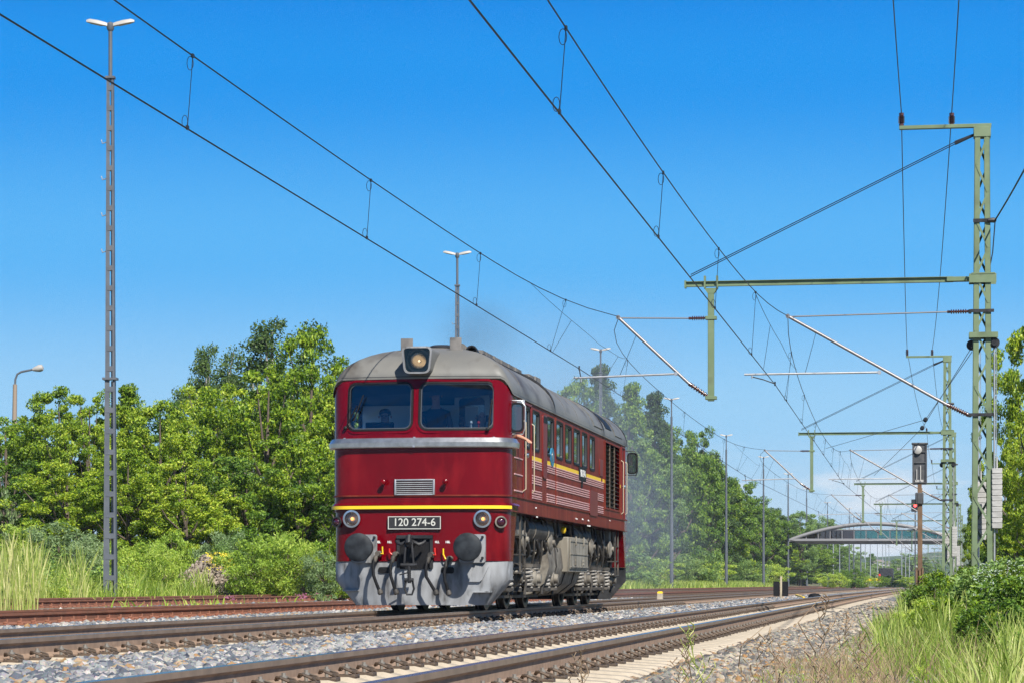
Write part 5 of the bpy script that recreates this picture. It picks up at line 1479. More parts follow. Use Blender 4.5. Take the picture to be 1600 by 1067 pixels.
# thin poles far down the line
for i, (px, py, d) in enumerate(((1302, 822, 430), (1312, 832, 540), (1352, 836, 610), (1360, 838, 560), (1371, 840, 640), (1379, 838, 600), (1384, 842, 660), (1389, 846, 690), (1409, 846, 520), (1415, 852, 560), (1421, 858, 600))):
    p = at_d(px, py, d); z = ground_z(p.x, p.y)
    mb = MB(); mb.tube([(0, 0, -.2), (0, 0, p.z - z)], [.13, .08], 6); mb.bar((-.9, 0, p.z - z - .4), (.9, 0, p.z - z - .4), .12, .12); o = mb.build('far_pole', M['galv']); o.location = (p.x, p.y, z)
    tag(o, 'thin grey line pole far down the tracks beyond the footbridge', 'pole', 'thin poles beyond the footbridge')
# single-armed lamp at the far left
p = at_d(24, 695, 105); root = empty('street_lamp', (p.x, p.y, ground_z(p.x, p.y)), 'brown concrete lamp post with one curved arm, behind the leftmost trees', 'street lamp')
b0 = root.location; q = lambda px, py: at_d(px, py, 105) - b0
mb = MB(); mb.tube([(q(22, 700).x, q(22, 700).y, -.2), q(22, 700), q(23.5, 600)], [.12, .105, .085], 10); mb.build('post', M['polebrown'], root)
mb = MB(); mb.tube([q(23.5, 602), q(24, 592), q(27, 584), q(33, 580.5), q(52, 576.5)], .045, 8); mb.build('lamp_arm', M['greysteel'], root)
mb = MB(); a, c = q(51, 577), q(68, 573.5); d = (c - a); mb.lathe(a, d, [(0, .06), (.1, .1), (d.length * .6, .15), (d.length * .9, .13), (d.length, .03)], 10); mb.build('lamp_head', M['lamphead'], root)

# ------------------------------------------------------------------ signal post seen from behind
DS = 68.0
p = at_d(1437, 928, DS); root = empty('rail_signal', (p.x, p.y, ground_z(p.x, p.y) - .05), 'rusty signal post with a tall dark light housing, seen from behind', 'rail signal')
b0 = Vector(root.location); q = lambda px, py: at_d(px, py, DS) - b0
mb = MB(); a = q(1437, 756); mb.box((-.055, -.055, -.1), (.055, .055, a.z), 0, .01); mb.bar((.062, -.03, 1.2), (.062, -.03, a.z - .1), .02, .03); mb.build('post', M['rustpost'], root)
mb = MB(); z0, z1 = q(1436, 756).z, q(1436, 692).z; x0, x1 = q(1425.5, 720).x, q(1448.5, 720).x
mb.box((x0, -.02, z0), (x1, .2, z1), 0, .04)
mb.box((x0 - .02, -.06, z1 - .03), (x1 + .02, .24, z1 + .02), 0, .02)
for x in (x0 + .0, x1 - .04): mb.box((x, -.06, z0 + .02), (x + .04, -.02, z1 - .04))
for k in (.03, .52, .78): mb.box((x0 + .04, -.055, z0 + (z1 - z0) * k), (x1 - .04, -.025, z0 + (z1 - z0) * k + .03))
sh = mb.build('signal_head', M['signal'], root)
mb = MB(); xc = (x0 + x1) / 2
mb.lathe((xc - .05, -.02, z0 + (z1 - z0) * .84), (0, -1, 0), [(0, .11), (.08, .11), (.1, .07), (.1, .0)], 14); mb.build('lamp_casing', M['greyhood'], sh); mb = MB(); mb.cyl((xc + .02, -.06, z0 + .08), (xc + .02, -.06, z0 + .5), .018, 6); mb.cyl((xc - .08, -.05, z0 + .1), (xc - .08, -.05, z0 + .4), .014, 6)
mb.box((xc - .12, -.05, z0 + .05), (xc + .1, -.03, z0 + .12)); mb.build('cable_casing', M['greyhood'], sh)
mb = MB(); a, c = q(1430, 787), q(1443, 769); mb.box((a.x, -.12, a.z), (c.x, .12, c.z), 0, .03); mb.box((xc - .05, -.14, a.z + .02), (xc + .03, -.11, c.z - .03)); mb.build('junction_box', M['signal'], root)
mb = MB(); a, c = q(1430.5, 928), q(1443, 886)
mb.box((a.x, -.13, a.z), (a.x + .05, .13, c.z), 0, .01); mb.box((c.x - .05, -.13, a.z), (c.x, .13, c.z), 0, .01); mb.box((a.x + .05, .0, a.z), (c.x - .05, .1, c.z)); mb.box((-.02, -.1, a.z), (.03, -.04, c.z - .04), 0, .01)
mb.build('post_sleeve', M['rustpost'], root)
# far red signal
p = at_d(1430, 789, 330); root = empty('rail_signal', (p.x, p.y, ground_z(p.x, p.y)), 'small distant signal showing a red light, just left of the rusty signal post', 'rail signal')
h = p.z - root.location.z; mb = MB(); mb.tube([(0, 0, 0), (0, 0, h + .3)], .08, 8); mb.build('post', M['signal'], root)
mb = MB(); mb.box((-.5, -.1, h - .8), (.5, .1, h + .8), 0, .05); sh = mb.build('signal_head', M['blackp'], root)
mb = MB(); mb.lathe((0, -.1, h), (0, -1, 0), [(0, .2), (.04, .17), (.06, 0)], 14); mb.build('lamp', M['redlamp'], sh)

# ------------------------------------------------------------------ footbridge
YB = 385.0
o_ = at_y(1360, 848, YB); root = empty('footbridge', o_, 'grey arched footbridge with glazed sides crossing high over the tracks', 'footbridge')
q = lambda px, py, y=0.0: at_y(px, py, YB) - o_ + Vector((0, y, 0))
x0, x1 = 1228, 1500
mb = MB()
for dy in (-2.0, 2.0):
    pts = []
    for i in range(33):
        t = i / 32; px = x0 + 4 + (x1 - x0 - 4) * t; py = 845 - 27.5 * math.sin(math.pi * t) ** .85
        pts.append(q(px, py, dy))
    mb.tube(pts, .26, 10)
mb.build('arch', M['bridge'], root)
mb = MB(); zt, zb = q(1300, 841).z, q(1300, 846).z
rr = []
for px in (x0 + 6, x0 + 16, 1300, 1400, x1): rr.append([q(px, 841, -2.3), q(px, 841, 2.3), q(px, 844.5 if px > x0 + 8 else 843, 2.3), q(px, 844.5 if px > x0 + 8 else 843, -2.3)])
mb.loft(rr, 0, True); mb.build('deck_edge', M['bridge'], root)
mb = MB(); mb.loft([[q(px, 844.5, -2.1), q(px, 844.5, 2.1), q(px, 849 if px > x0 + 12 else 845.5, 1.6), q(px, 849 if px > x0 + 12 else 845.5, -1.6)] for px in (x0 + 8, x0 + 24, 1400, x1)], 0, True); mb.build('deck_soffit', M['bridgedark'], root)
for i in range(14):
    pa = x0 + 14 + i * 18.6; pb = pa + 18.0
    t0 = (pa - x0) / (x1 - x0); top = lambda px: max(828.0, 846 - 26 * math.sin(math.pi * min(1, max(0, (px - x0) / (x1 - x0)))) ** .85)
    for dy in (-1.8, 1.8):
        mb = MB(); mb.loft([[q(pa, 841, dy - .04), q(pb, 841, dy - .04), q(pb, top(pb), dy - .04), q(pa, top(pa), dy - .04)], [q(pa, 841, dy + .04), q(pb, 841, dy + .04), q(pb, top(pb), dy + .04), q(pa, top(pa), dy + .04)]], 0, True)
        lower = i < 5
        mb.build('glazed_panel' if not lower else 'brick_red_panel', M['bridgeglass'] if not lower else M['brickglass'], root, smooth=False)
    mb = MB(); a = q(pa, 841, -1.86); c = q(pa, top(pa) - 1, -1.86); mb.bar(a, c, .12, .12); a = q(pa, 841, 1.86); c = q(pa, top(pa) - 1, 1.86); mb.bar(a, c, .12, .12); mb.build('upright', M['bridgedark'], root)
for dy in (-1.9, 1.9):
    mb = MB(); mb.tube([q(px, 827.5, dy) for px in (1280, 1450)], .08, 6); mb.build('handrail', M['bridgedark'], root)
for px in (1497,):
    mb = MB(); a = q(px, 846); zg_ = ground_z(o_.x + a.x, YB) - o_.z
    mb.box((a.x - .5, -1.2, zg_ - 1), (a.x + .5, 1.2, a.z), 0, .06); mb.build('pier', M['bridge'], root)

# ------------------------------------------------------------------ small lineside things
p = at_d(1220, 931, 103); root = empty('marker_boards', (p.x, p.y, p.z - .02), 'pair of black boards on a pale wooden stake between the two main tracks', 'track marker')
b0 = Vector(root.location); q = lambda px, py: at_d(px, py, 103) - b0
for (a_, c_) in ((1208.3, 1218), (1221.5, 1231.8)):
    a, c = q(a_, 930.5), q(c_, 907.5); mb = MB(); mb.box((a.x, -.02, a.z), (c.x, .02, c.z), 0, .006); mb.build('board', M['black'], root, smooth=False)
mb = MB(); a, c = q(1219, 931), q(1222, 899.5); mb.box((a.x, -.06, -.1), (c.x, -.02, c.z), 0, .008); mb.build('stake', M['cream'], root)
p = at_d(1031.5, 925, 66); root = empty('cable_marker', (p.x, p.y, p.z - .03), 'grey concrete marker stone with a yellow top beside the rusty track', 'marker stone')
mb = MB(); mb.loft([[(-s, -s, z), (s, -s, z), (s, s, z), (-s, s, z)] for s, z in ((.075, -.14), (.066, .01))], 0, True); mb.build('stone', M['concrete'], root)
mb = MB(); mb.loft([[(-s, -s, z), (s, -s, z), (s, s, z), (-s, s, z)] for s, z in ((.068, .01), (.062, .055), (.035, .065))], 0, True); mb.build('yellow_cap', M['yellow'], root)
a, c = at_d(1244, 928.5, 112), at_d(1256, 932.5, 110); mb = MB(); mb.bar(Vector((0, 0, 0)), c - a, .09, .06); o = mb.build('yellow_plank', M['yellow']); o.location = a; tag(o, 'short yellow plank lying on the ballast past the black boards', 'plank')
p = at_d(1273, 931, 108); mb = MB(); rp = random.Random(3)
mb.loft([[(r_ * .26 * math.cos(t * math.pi / 5) * (1 + .15 * math.sin(3 * t)), r_ * .2 * math.sin(t * math.pi / 5), z) for t in range(10)] for r_, z in ((1, -.05), (.95, .05), (.6, .12), (.1, .14))], 0, True); o = mb.build('cable_reel_cover', M['black']); o.location = p; tag(o, 'low black rubber cover on the ballast beside the yellow plank', 'cover')
p = at_d(1365, 905, 420); root = empty('buffer_barrier', (p.x, p.y, ground_z(p.x, p.y)), 'yellow barrier far down the line beneath the footbridge', 'barrier')
mb = MB(); zt = p.z - root.location.z
mb.box((-1.2, -.1, zt - .2), (1.2, .1, zt + .3), 0, .03); mb.build('beam', M['yellow'], root)
for x in (-1, 1): mb = MB(); mb.box((x - .08, -.08, -.1), (x + .08, .08, zt - .1)); mb.build('leg', M['blackp'], root)
# far locomotive under the bridge
p = at_d(1384, 893, 520); root = empty('far_locomotive', (p.x, p.y, ground_z(p.x, p.y)), 'tiny dark locomotive with a red front far down the line', 'locomotive')
mb = MB(); mb.box((-1.45, 0, 1.1), (1.45, 14, 3.9), 0, .3); mb.build('body', M['blackp'], root)
mb = MB(); mb.box((-1.46, -.06, 1.4), (-1.0, .3, 2.7), 0, .1); mb.build('red_front_panel', M['handle_red'], root)
mb = MB(); mb.box((-1.2, .3, .2), (1.2, 13.6, 1.1), 0, .1); mb.build('bogie', M['under'], root)
# concrete trough cover in the grass
p = at_z(1425, 1056, -.26); root = None
for i, (dx, dy, rz) in enumerate(((0, 0, .12), (-.02, .55, .1), (.0, -.55, .16))):
    mb = MB(); mb.box((-.16, -.26, -.05), (.16, .26, .05), 0, .015); o = mb.build('cable_trough_cover', M['slab']); o.location = (p.x + dx, p.y + dy, ground_z(p.x + dx, p.y + dy) - .035); o.rotation_euler = (.0, .02 * i, rz)
    tag(o, ['grey concrete trough cover slab between the grass tufts, middle of three', 'grey concrete trough cover slab in the grass, farthest of three', 'grey concrete trough cover slab in the grass, nearest of three'][i], 'slab', 'concrete trough covers in the grass')
# town houses and tree clumps far behind the bridge
rh = random.Random(21)
HL = ['pale far house with a grey roof below the wooded hill']
for i in range(14):
    px = 1320 + i * 8.5 + rh.uniform(-5, 5); d = rh.uniform(1250, 1420); py = rh.uniform(877, 889)
    p = at_d(px, py, d); w_ = rh.uniform(1.3, 2.3)
    zg_ = ground_z(p.x, p.y); root = empty('far_house', (p.x, p.y, zg_), 'pale far house with a grey roof below the wooded hill', 'house', 'houses of the town far behind the footbridge')
    H_ = max(3.5, p.z - zg_); mb = MB(); mb.box((-w_, 0, 0), (w_, 7, H_)); mb.build('wall', M['house'], root)
    mb = MB(); mb.prism([(-w_ - .3, H_), (w_ + .3, H_), (w_ * .6, H_ + 1.7), (-w_ * .6, H_ + 1.7)], lambda s: (s[0], -.3, s[1]), lambda s: (s[0], 7.3, s[1])); mb.build('roof', M['slate'], root)
    for k in range(3): mb = MB(); x = -w_ + w_ * 2 * (k + .5) / 3; mb.box((x - .35, -.03, H_ * .45), (x + .35, .02, H_ * .45 + 1.2)); mb.build('window', M['darkglass'], root)
# far wooded hills
rs = np.random.RandomState(11)
xs = np.linspace(-1500, 1500, 160); V = []; F = []
yy = [1500, 1600, 1750, 2000, 2400]
for j, y in enumerate(yy):
    for i, x in enumerate(xs):
        px = 1442 + FPX * (x) / (CS * (y * CS - x * SN))
        h = 17 + 5 * math.sin(x * .008 + 1) + 3 * math.sin(x * .021) + rs.uniform(-.8, .8) if j else -3
        if j == 1: h *= .62
        if j > 2: h *= 1.0
        V.append((x, y + rs.uniform(-10, 10), h))
nx = len(xs)
for j in range(len(yy) - 1):
    for i in range(nx - 1): F.append((j * nx + i, j * nx + i + 1, (j + 1) * nx + i + 1, (j + 1) * nx + i))
tag(np_mesh('hills', np.array(V), np.array(F), M['hill'], smooth=True), kind='structure')
# ------------------------------------------------------------------ vegetation
def leaf_quads(C, Nn, T, l, w_):
    """one bent diamond leaf per row"""
    B = np.cross(Nn, T)
    l = l[:, None]; w_ = w_[:, None]
    V = np.stack([C - T * l, C + B * w_ - Nn * w_ * .25, C + T * l, C - B * w_ - Nn * w_ * .25], 1)
    return V.reshape(-1, 3)
def unit(a): return a / np.maximum(np.linalg.norm(a, axis=1, keepdims=True), 1e-9)
def crown_np(seed, H, Rr, nclump, nleaf, leaf, z0=.12, clump=.55, topper=0.0, droop=0.0, shape='round', aspect=.5):
    rs = np.random.RandomState(seed)
    ctr = []
    lobes = [(rs.uniform(0, 6.28), rs.uniform(.15, .35)) for _ in range(4)]
    while len(ctr) < nclump:
        p = rs.uniform(-1, 1, 3); r = np.linalg.norm(p)
        if r > 1: continue
        if r < .45 and rs.rand() < .75: continue
        a = math.atan2(p[1], p[0])
        k = 1 + sum(b * math.cos(a * (i + 1) + ph + p[2] * 2.0 * (i - 1)) for i, (ph, b) in enumerate(lobes)) * .45
        h = (p[2] + 1) / 2
        if shape == 'cone': wd = (1 - h) * .95 + .15
        elif shape == 'vase': wd = .55 + .55 * h if h < .7 else 1.1 - (h - .7) * 1.3
        else: wd = 1.0
        z = H * (z0 + (1 - z0) * h)
        ctr.append((p[0] * Rr * k * wd, p[1] * Rr * k * wd, min(z, H * .97)))
    ctr = np.array(ctr)
    idx = rs.randint(0, nclump, nleaf)
    cs = rs.uniform(.55, 1.25, nclump)[idx] * clump
    g = unit(rs.normal(size=(nleaf, 3))) * (rs.uniform(0, 1, nleaf) ** .42)[:, None]
    off = g * cs[:, None] * np.array([1, 1, .62]); off[:, 2] -= droop * np.abs(rs.normal(size=nleaf)) * clump
    C = ctr[idx] + off
    C[:, 2] = np.maximum(C[:, 2], .02)
    Nn = unit(g * .6 + np.array(SUN_DIR) * .42 + rs.normal(scale=.62, size=(nleaf, 3)))   # leaves turn to the light
    T = unit(np.cross(Nn, rs.normal(size=(nleaf, 3))))
    T[:, 2] -= .35 + droop; T = unit(T); Nn = unit(Nn - T * (Nn * T).sum(1, keepdims=True))
    L_ = leaf * rs.uniform(.55, 1.25, nleaf)
    return leaf_quads(C, Nn, T, L_, L_ * aspect), ctr
def quad_faces(n): return np.arange(n * 4, dtype=np.int32).reshape(-1, 4)
TREE_CACHE = {}
def tree_proto(key, H, Rr, nclump, nleaf, leaf, **kw):
    V, ctr = crown_np(hash(key) % 9999 if not isinstance(key, int) else key, H, Rr, nclump, nleaf, leaf, **kw)
    rs = random.Random(nclump)
    mb = MB()
    mb.tube([(0, 0, -.4), (.04 * H * .2, 0, H * .25), (-.03 * Rr, .05 * Rr, H * .55), (0, 0, H * .9)], [H * .026, H * .02, H * .012, H * .003], 8)
    sel = sorted(range(len(ctr)), key=lambda i: -ctr[i][2] - np.linalg.norm(ctr[i][:2]))[::max(1, len(ctr) // 16)]
    for i in sel:
        c = Vector(ctr[i]); zb = min(c.z * .55, H * .6); b_ = Vector((0, 0, zb))
        m_ = b_.lerp(c, .5) + Vector((0, 0, -.05 * H)) ; mb.tube([b_, m_, c], [H * .009, H * .006, H * .002], 5)
    return V, mb
def tree(label, name, x, y, H, Rr, lm, bark='bark', proto=None, group=None, rot=0.0, cat='tree'):
    """proto: (V, trunk MB, H0, R0) shared between copies"""
    V, mb, H0, R0, key = proto
    z = ground_z(x, y)
    root = empty(name, (x, y, z - .05), label, cat, group)
    k = (key, lm)
    if k not in TREE_CACHE:
        c = np_mesh('crown', V, quad_faces(len(V) // 4), M[lm]); t = mb.build('trunk', M[bark])
        TREE_CACHE[k] = (c.data, t.data); bpy.data.objects.remove(c); bpy.data.objects.remove(t)
    for nm, me in zip(('crown', 'trunk'), TREE_CACHE[k]):
        o = bpy.data.objects.new(nm, me); col.objects.link(o); o.parent = root
    root.scale = (Rr / R0, Rr / R0, H / H0); root.rotation_euler.z = rot
    return root
def P(key, H, Rr, nclump, nleaf, leaf, **kw):
    V, mb = tree_proto(key, H, Rr, nclump, nleaf, leaf, **kw); return (V, mb, H, Rr, key)
PR = [P(101, 8, 3.2, 150, 33000, .076, z0=.05, clump=.46), P(102, 8, 3.2, 165, 33000, .076, z0=.05, clump=.44, shape='vase'), P(103, 8, 3.0, 130, 30000, .08, z0=.06, clump=.5), P(104, 9, 2.6, 140, 30000, .076, z0=.08, clump=.43, shape='cone')]
PB = [P(201, 11, 2.0, 80, 18000, .065, z0=.2, clump=.5, droop=.55, aspect=.55)]
PS = [P(301, 2, 1.3, 40, 5500, .068, z0=0, clump=.34, aspect=.32), P(302, 2, 1.3, 55, 6500, .06, z0=0, clump=.3, aspect=.28, shape='vase'), P(303, 2, 1.3, 45, 6000, .068, z0=0, clump=.36, aspect=.45)]
def tree_px(label, name, px, pytop, wpx, lm, proto, d=None, X=None, rot=0.0, group=None, bark='bark', cat='tree'):
    if d is None:
        d = X * 0 + 1; r = ray(px, 800); d = X / r[0]
    p = at_d(px, pytop, d); zg = ground_z(p.x, p.y)
    return tree(label, name, p.x, p.y, p.z - zg + .05, wpx * d / FPX / 2, lm, bark, proto, group, rot, cat)
rt = random.Random(31)
GL = 'trees and tall bushes behind the rusty tracks'
for i, (label, name, px, py, w_, lm, pr, d, bark) in enumerate((
    ('dark green tree at the left picture edge, beneath the single-armed lamp', 'broadleaf_tree', 8, 640, 230, 'leafB', PR[2], 101, 'bark'),
    ('bushy bright tree just right of the single-armed lamp', 'broadleaf_tree', 92, 602, 190, 'leafA', PR[1], 97, 'bark'),
    ('round bright tree left of the nearest lamp mast', 'broadleaf_tree', 140, 612, 170, 'leafA', PR[0], 94, 'bark'),
    ('tall bright tree right behind the nearest lamp mast', 'broadleaf_tree', 195, 588, 170, 'leafA', PR[3], 95, 'bark'),
    ('bright tree two crowns right of the nearest lamp mast', 'broadleaf_tree', 250, 624, 200, 'leafA', PR[1], 93, 'bark'),
    ('dark green tree whose top shows between the bright crowns and the birch', 'broadleaf_tree', 268, 618, 120, 'leafB', PR[3], 112, 'bark'),
    ('slender drooping birch, left one of the two birches', 'birch_tree', 326, 516, 120, 'leafD', PB[0], 116, 'birchbark'),
    ('light green tree in front of the slender birch', 'broadleaf_tree', 335, 592, 170, 'leafA', PR[2], 103, 'bark'),
    ('tall dark birch rising highest of all left of the locomotive', 'birch_tree', 425, 474, 190, 'leafD', PB[0], 118, 'birchbark'),
    ('broad bright tree below the tall dark birch', 'broadleaf_tree', 420, 575, 260, 'leafA', PR[0], 97, 'bark'),
    ('tall yellow-green tree leaning towards the locomotive', 'broadleaf_tree', 488, 508, 230, 'leafA', PR[1], 104, 'bark'),
    ('yellow-green tree touching the left edge of the locomotive cab', 'broadleaf_tree', 535, 566, 180, 'leafA', PR[3], 98, 'bark'),
    ('leafy tree hidden mostly behind the locomotive front', 'broadleaf_tree', 615, 610, 220, 'leafA', PR[0], 102, 'bark'),
    ('dark green backing tree in the gap beside the single-armed lamp post', 'broadleaf_tree', 52, 655, 150, 'leafB', PR[0], 110, 'bark'), ('dark green backing tree seen between the crowns left of the birches', 'broadleaf_tree', 232, 640, 190, 'leafB', PR[1], 116, 'bark'),
    ('dense backing tree below the two birches', 'broadleaf_tree', 372, 600, 230, 'leafA', PR[0], 112, 'bark'), ('dense backing tree left of the cab roof', 'broadleaf_tree', 500, 590, 220, 'leafA', PR[2], 114, 'bark'),
    ('dark tree hidden mostly behind the locomotive side', 'broadleaf_tree', 720, 640, 240, 'leafB', PR[2], 118, 'bark'))):
    tree_px(label, name, px, py, w_, lm, pr, d=d, rot=rt.uniform(-.5, .5), group=GL, bark=bark)
# low bright bushes that close the gap below the crowns
for i, (label, px, py, w_, lm, pr, d) in enumerate((
    ('dense low bush at the left edge under the dark tree', 10, 720, 190, 'leafB', PR[0], 92), ('dense bright bush below the crown left of the nearest lamp mast', 105, 715, 200, 'leafA', PR[2], 89), ('dense bush filling the gap behind the nearest lamp mast', 200, 700, 190, 'leafA', PR[1], 88),
    ('dense bush above the rubble mound', 290, 720, 200, 'leafA', PR[0], 88), ('dense bush right of the rubble mound', 385, 705, 210, 'leafB', PR[2], 90), ('dense bush below the tall yellow-green tree', 470, 690, 210, 'leafA', PR[1], 90), ('dense bush at the locomotive front edge', 550, 715, 180, 'leafB', PR[0], 90))):
    tree_px(label, 'tall_bush', px, py, w_, lm, pr, d=d, rot=rt.uniform(-.5, .5), group='bushes under the trees', cat='bush')
# shrubs and willows on the bank in front
for i, (label, px, py, w_, lm, pr, d) in enumerate((
    ('silvery willow shrub left of the nearest lamp mast', 92, 816, 150, 'leafS', PS[1], 82), ('silvery willow shrub standing close left of the nearest lamp mast', 140, 838, 90, 'leafS', PS[1], 79), ('pale willow shrub behind the tall grass at the left edge', 28, 812, 120, 'leafE', PS[0], 84),
    ('yellow-green shrub right of the nearest lamp mast', 235, 840, 110, 'leafE', PS[0], 80), ('slim yellow-green shrub left of the rubble mound', 268, 828, 70, 'leafE', PS[2], 82), ('leafy shrub touching the left foot of the rubble mound', 200, 862, 80, 'leafE', PS[2], 78),
    ('shrub with yellow blossom right of the rubble mound', 340, 858, 70, 'leafE', PS[2], 82), ('wide pale shrub between the rubble mound and the locomotive', 395, 835, 110, 'leafE', PS[0], 80), ('tall pale shrub nearest to the locomotive front', 452, 832, 130, 'leafE', PS[1], 80), ('low grassy shrub beside the locomotive front', 505, 860, 90, 'leafS', PS[1], 79),
    ('pale shrub filling the bank below the leftmost bushes', 60, 850, 120, 'leafC', PS[0], 80), ('pale green shrub directly behind the nearest lamp mast foot', 180, 845, 110, 'leafE', PS[1], 83), ('pale shrub over the left slope of the rubble mound', 255, 850, 80, 'leafE', PS[1], 77), ('pale green shrub right of the yellow blossom', 370, 838, 90, 'leafC', PS[1], 83), ('tall pale shrub between the wide shrub and the locomotive', 430, 825, 120, 'leafE', PS[0], 84), ('pale leafy shrub half hidden by the locomotive front', 515, 838, 120, 'leafE', PS[2], 82), ('pale willow shrub behind the wide shrub', 350, 822, 100, 'leafS', PS[0], 86),
    ('blue-green conifer shrub at the left picture edge', 2, 762, 50, 'leafS', PS[2], 90))):
    tree_px(label, 'shrub', px, py, w_, lm, pr, d=d, rot=rt.uniform(-.5, .5), group='shrubs on the bank behind the rusty tracks', cat='shrub')
# the wooded bank behind and beyond the locomotive
GB = 'trees along the wooded bank beyond the locomotive'
BL = [(872, 640, 130, 'leafB'), (905, 588, 110, 'leafB'), (935, 556, 120, 'leafD'), (985, 585, 110, 'leafB'), (1020, 600, 110, 'leafD'), (1000, 680, 150, 'leafC'), (1052, 652, 105, 'leafB'), (1072, 690, 120, 'leafC'), (1090, 668, 90, 'leafB'), (1112, 700, 90, 'leafD'), (1122, 735, 110, 'leafB'), (1142, 742, 80, 'leafA'),
      (1160, 752, 80, 'leafB'), (1178, 778, 90, 'leafC'), (1192, 784, 70, 'leafB'), (1212, 792, 70, 'leafD'), (1232, 803, 70, 'leafB'), (1250, 797, 70, 'leafC'), (1275, 798, 60, 'leafC'), (1296, 806, 60, 'leafC'), (1256, 840, 90, 'leafB'), (1290, 838, 80, 'leafC'), (1318, 845, 50, 'leafC'), (1210, 830, 100, 'leafA'), (1330, 866, 40, 'leafB')]
desc = ['rounded dark green tree', 'tall feathery tree', 'tallest loose-crowned tree', 'tall dark green tree', 'loose dark tree', 'broad grey-green tree', 'dark pointed tree', 'broad pale grey-green tree', 'slim dark green tree', 'slim loose tree', 'broad dark green tree', 'bright yellow-green tree',
        'dark green rounded tree', 'pale grey-green tree', 'small dark green tree', 'small loose dark tree', 'low dark green tree', 'pale willow-like tree', 'soft grey-green tree', 'small grey-green tree', 'wide dark green tree', 'wide grey-green tree', 'slim pale tree', 'broad yellow-green tree', 'small round dark tree']
where = ['right behind the locomotive roof boxes', 'behind the rear of the locomotive roof', 'behind the third lamp mast', 'just right of the third lamp mast', 'left of the fourth lamp mast', 'behind the rear cab of the locomotive', 'right of the fourth lamp mast', 'below the bank skyline right of the fourth lamp mast', 'midway between the fourth and fifth lamp masts', 'left of the fifth lamp mast top', 'behind the foot of the fifth lamp mast', 'right of the fifth lamp mast',
         'left of the sixth lamp mast', 'at the sixth lamp mast on the skyline', 'behind the sixth lamp mast', 'left of the seventh lamp mast on the skyline', 'at the left tip of the footbridge', 'above the left tip of the footbridge', 'behind the left part of the footbridge arch', 'behind the ninth lamp mast', 'under the left end of the footbridge', 'under the footbridge beside the eighth lamp mast', 'at the right end of the wooded bank', 'below the left tip of the footbridge', 'last of the wooded bank, under the footbridge']
for i, (px, py, w_, lm) in enumerate(BL):
    X = -25.5 + rt.uniform(-1.5, 1.0) + (3.0 if px > 1180 else 0) + (2.0 if px > 1240 else 0)
    if i == 0: X = -28
    tree_px(desc[i] + ' ' + where[i], 'broadleaf_tree' if lm != 'leafD' else 'birch_tree', px, py, w_ * 1.25, lm, (PR + [PB[0]])[i % 4 if lm != 'leafD' else rt.choice([1, 3])], X=X, rot=rt.uniform(-.5, .5), group=GB)
for i, (px, py, w_) in enumerate(((900, 640, 150), (965, 625, 150), (1035, 668, 150), (1095, 705, 130), (1150, 762, 110), (1190, 795, 100), (1230, 815, 90), (1270, 818, 80))):
    tree_px('dark green backing tree of the second row on the bank, ' + ['first from the locomotive', 'second from the locomotive', 'behind the fourth lamp mast', 'before the fifth lamp mast', 'past the fifth lamp mast', 'by the sixth lamp mast', 'by the seventh lamp mast', 'by the eighth lamp mast'][i], 'broadleaf_tree', px, py, w_, 'leafB' if i % 3 else 'leafC', PR[(i + 1) % 4], X=-29 + (3 if px > 1180 else 0), rot=rt.uniform(-.5, .5), group=GB)
GS = 'pale shrubs at the foot of the wooded bank'
SL = [(880, 850, 90), (925, 862, 100), (985, 862, 120), (1020, 868, 100), (1065, 865, 100), (1092, 858, 80), (1112, 872, 80), (1150, 868, 80), (1172, 876, 70), (1205, 878, 70), (1226, 882, 60), (1246, 884, 60), (1268, 886, 60), (1290, 886, 60)]
for i, (px, py, w_) in enumerate(SL):
    tree_px('pale shrub at the bank foot, ' + ['hidden mostly by the locomotive side', 'glimpsed behind the locomotive side', 'just right of the locomotive', 'left of the fourth lamp mast foot', 'right of the fourth lamp mast foot', 'midway between the fourth and fifth lamp mast feet', 'left of the fifth lamp mast foot', 'right of the fifth lamp mast foot',
             'left of the sixth lamp mast foot', 'just left of the black boards', 'right above the black boards', 'left of the eighth lamp mast foot', 'right of the eighth lamp mast foot', 'at the ninth lamp mast foot'][i], 'shrub', px, py, w_, ['leafE', 'leafC', 'leafC'][i % 3], PS[i % 3], X=-22.8 + (2.0 if px > 1180 else 0), rot=rt.uniform(-.5, .5), group=GS, cat='shrub')
# low growth across the far end of the tracks
for i, (px, py, w_, d, lm) in enumerate(((1302, 893, 50, 330, 'leafE'), (1318, 890, 40, 340, 'leafB'), (1334, 888, 40, 350, 'leafB'), (1350, 898, 50, 370, 'leafE'), (1376, 899, 40, 380, 'leafB'), (1398, 897, 50, 390, 'leafE'), (1420, 899, 40, 400, 'leafE'), (1445, 895, 40, 380, 'leafB'), (1462, 893, 40, 360, 'leafE'))):
    tree_px(['yellow-green', 'dark', 'leafy', 'low pale', 'small dark', 'pale grassy', 'low yellow-green', 'rounded dark', 'pale'][i] + ' far shrub at the end of the tracks ' + ['below the ninth lamp mast', 'left of the yellow barrier', 'touching the yellow barrier on its left', 'under the yellow barrier', 'right of the yellow barrier', 'below the tiny locomotive', 'left of the rusty signal post', 'right of the rusty signal post', 'left of the second catenary mast foot'][i],
            'shrub', px, py, w_, lm, PS[i % 3], d=d, rot=rt.uniform(-.5, .5), group='far shrubs at the end of the tracks', cat='shrub')
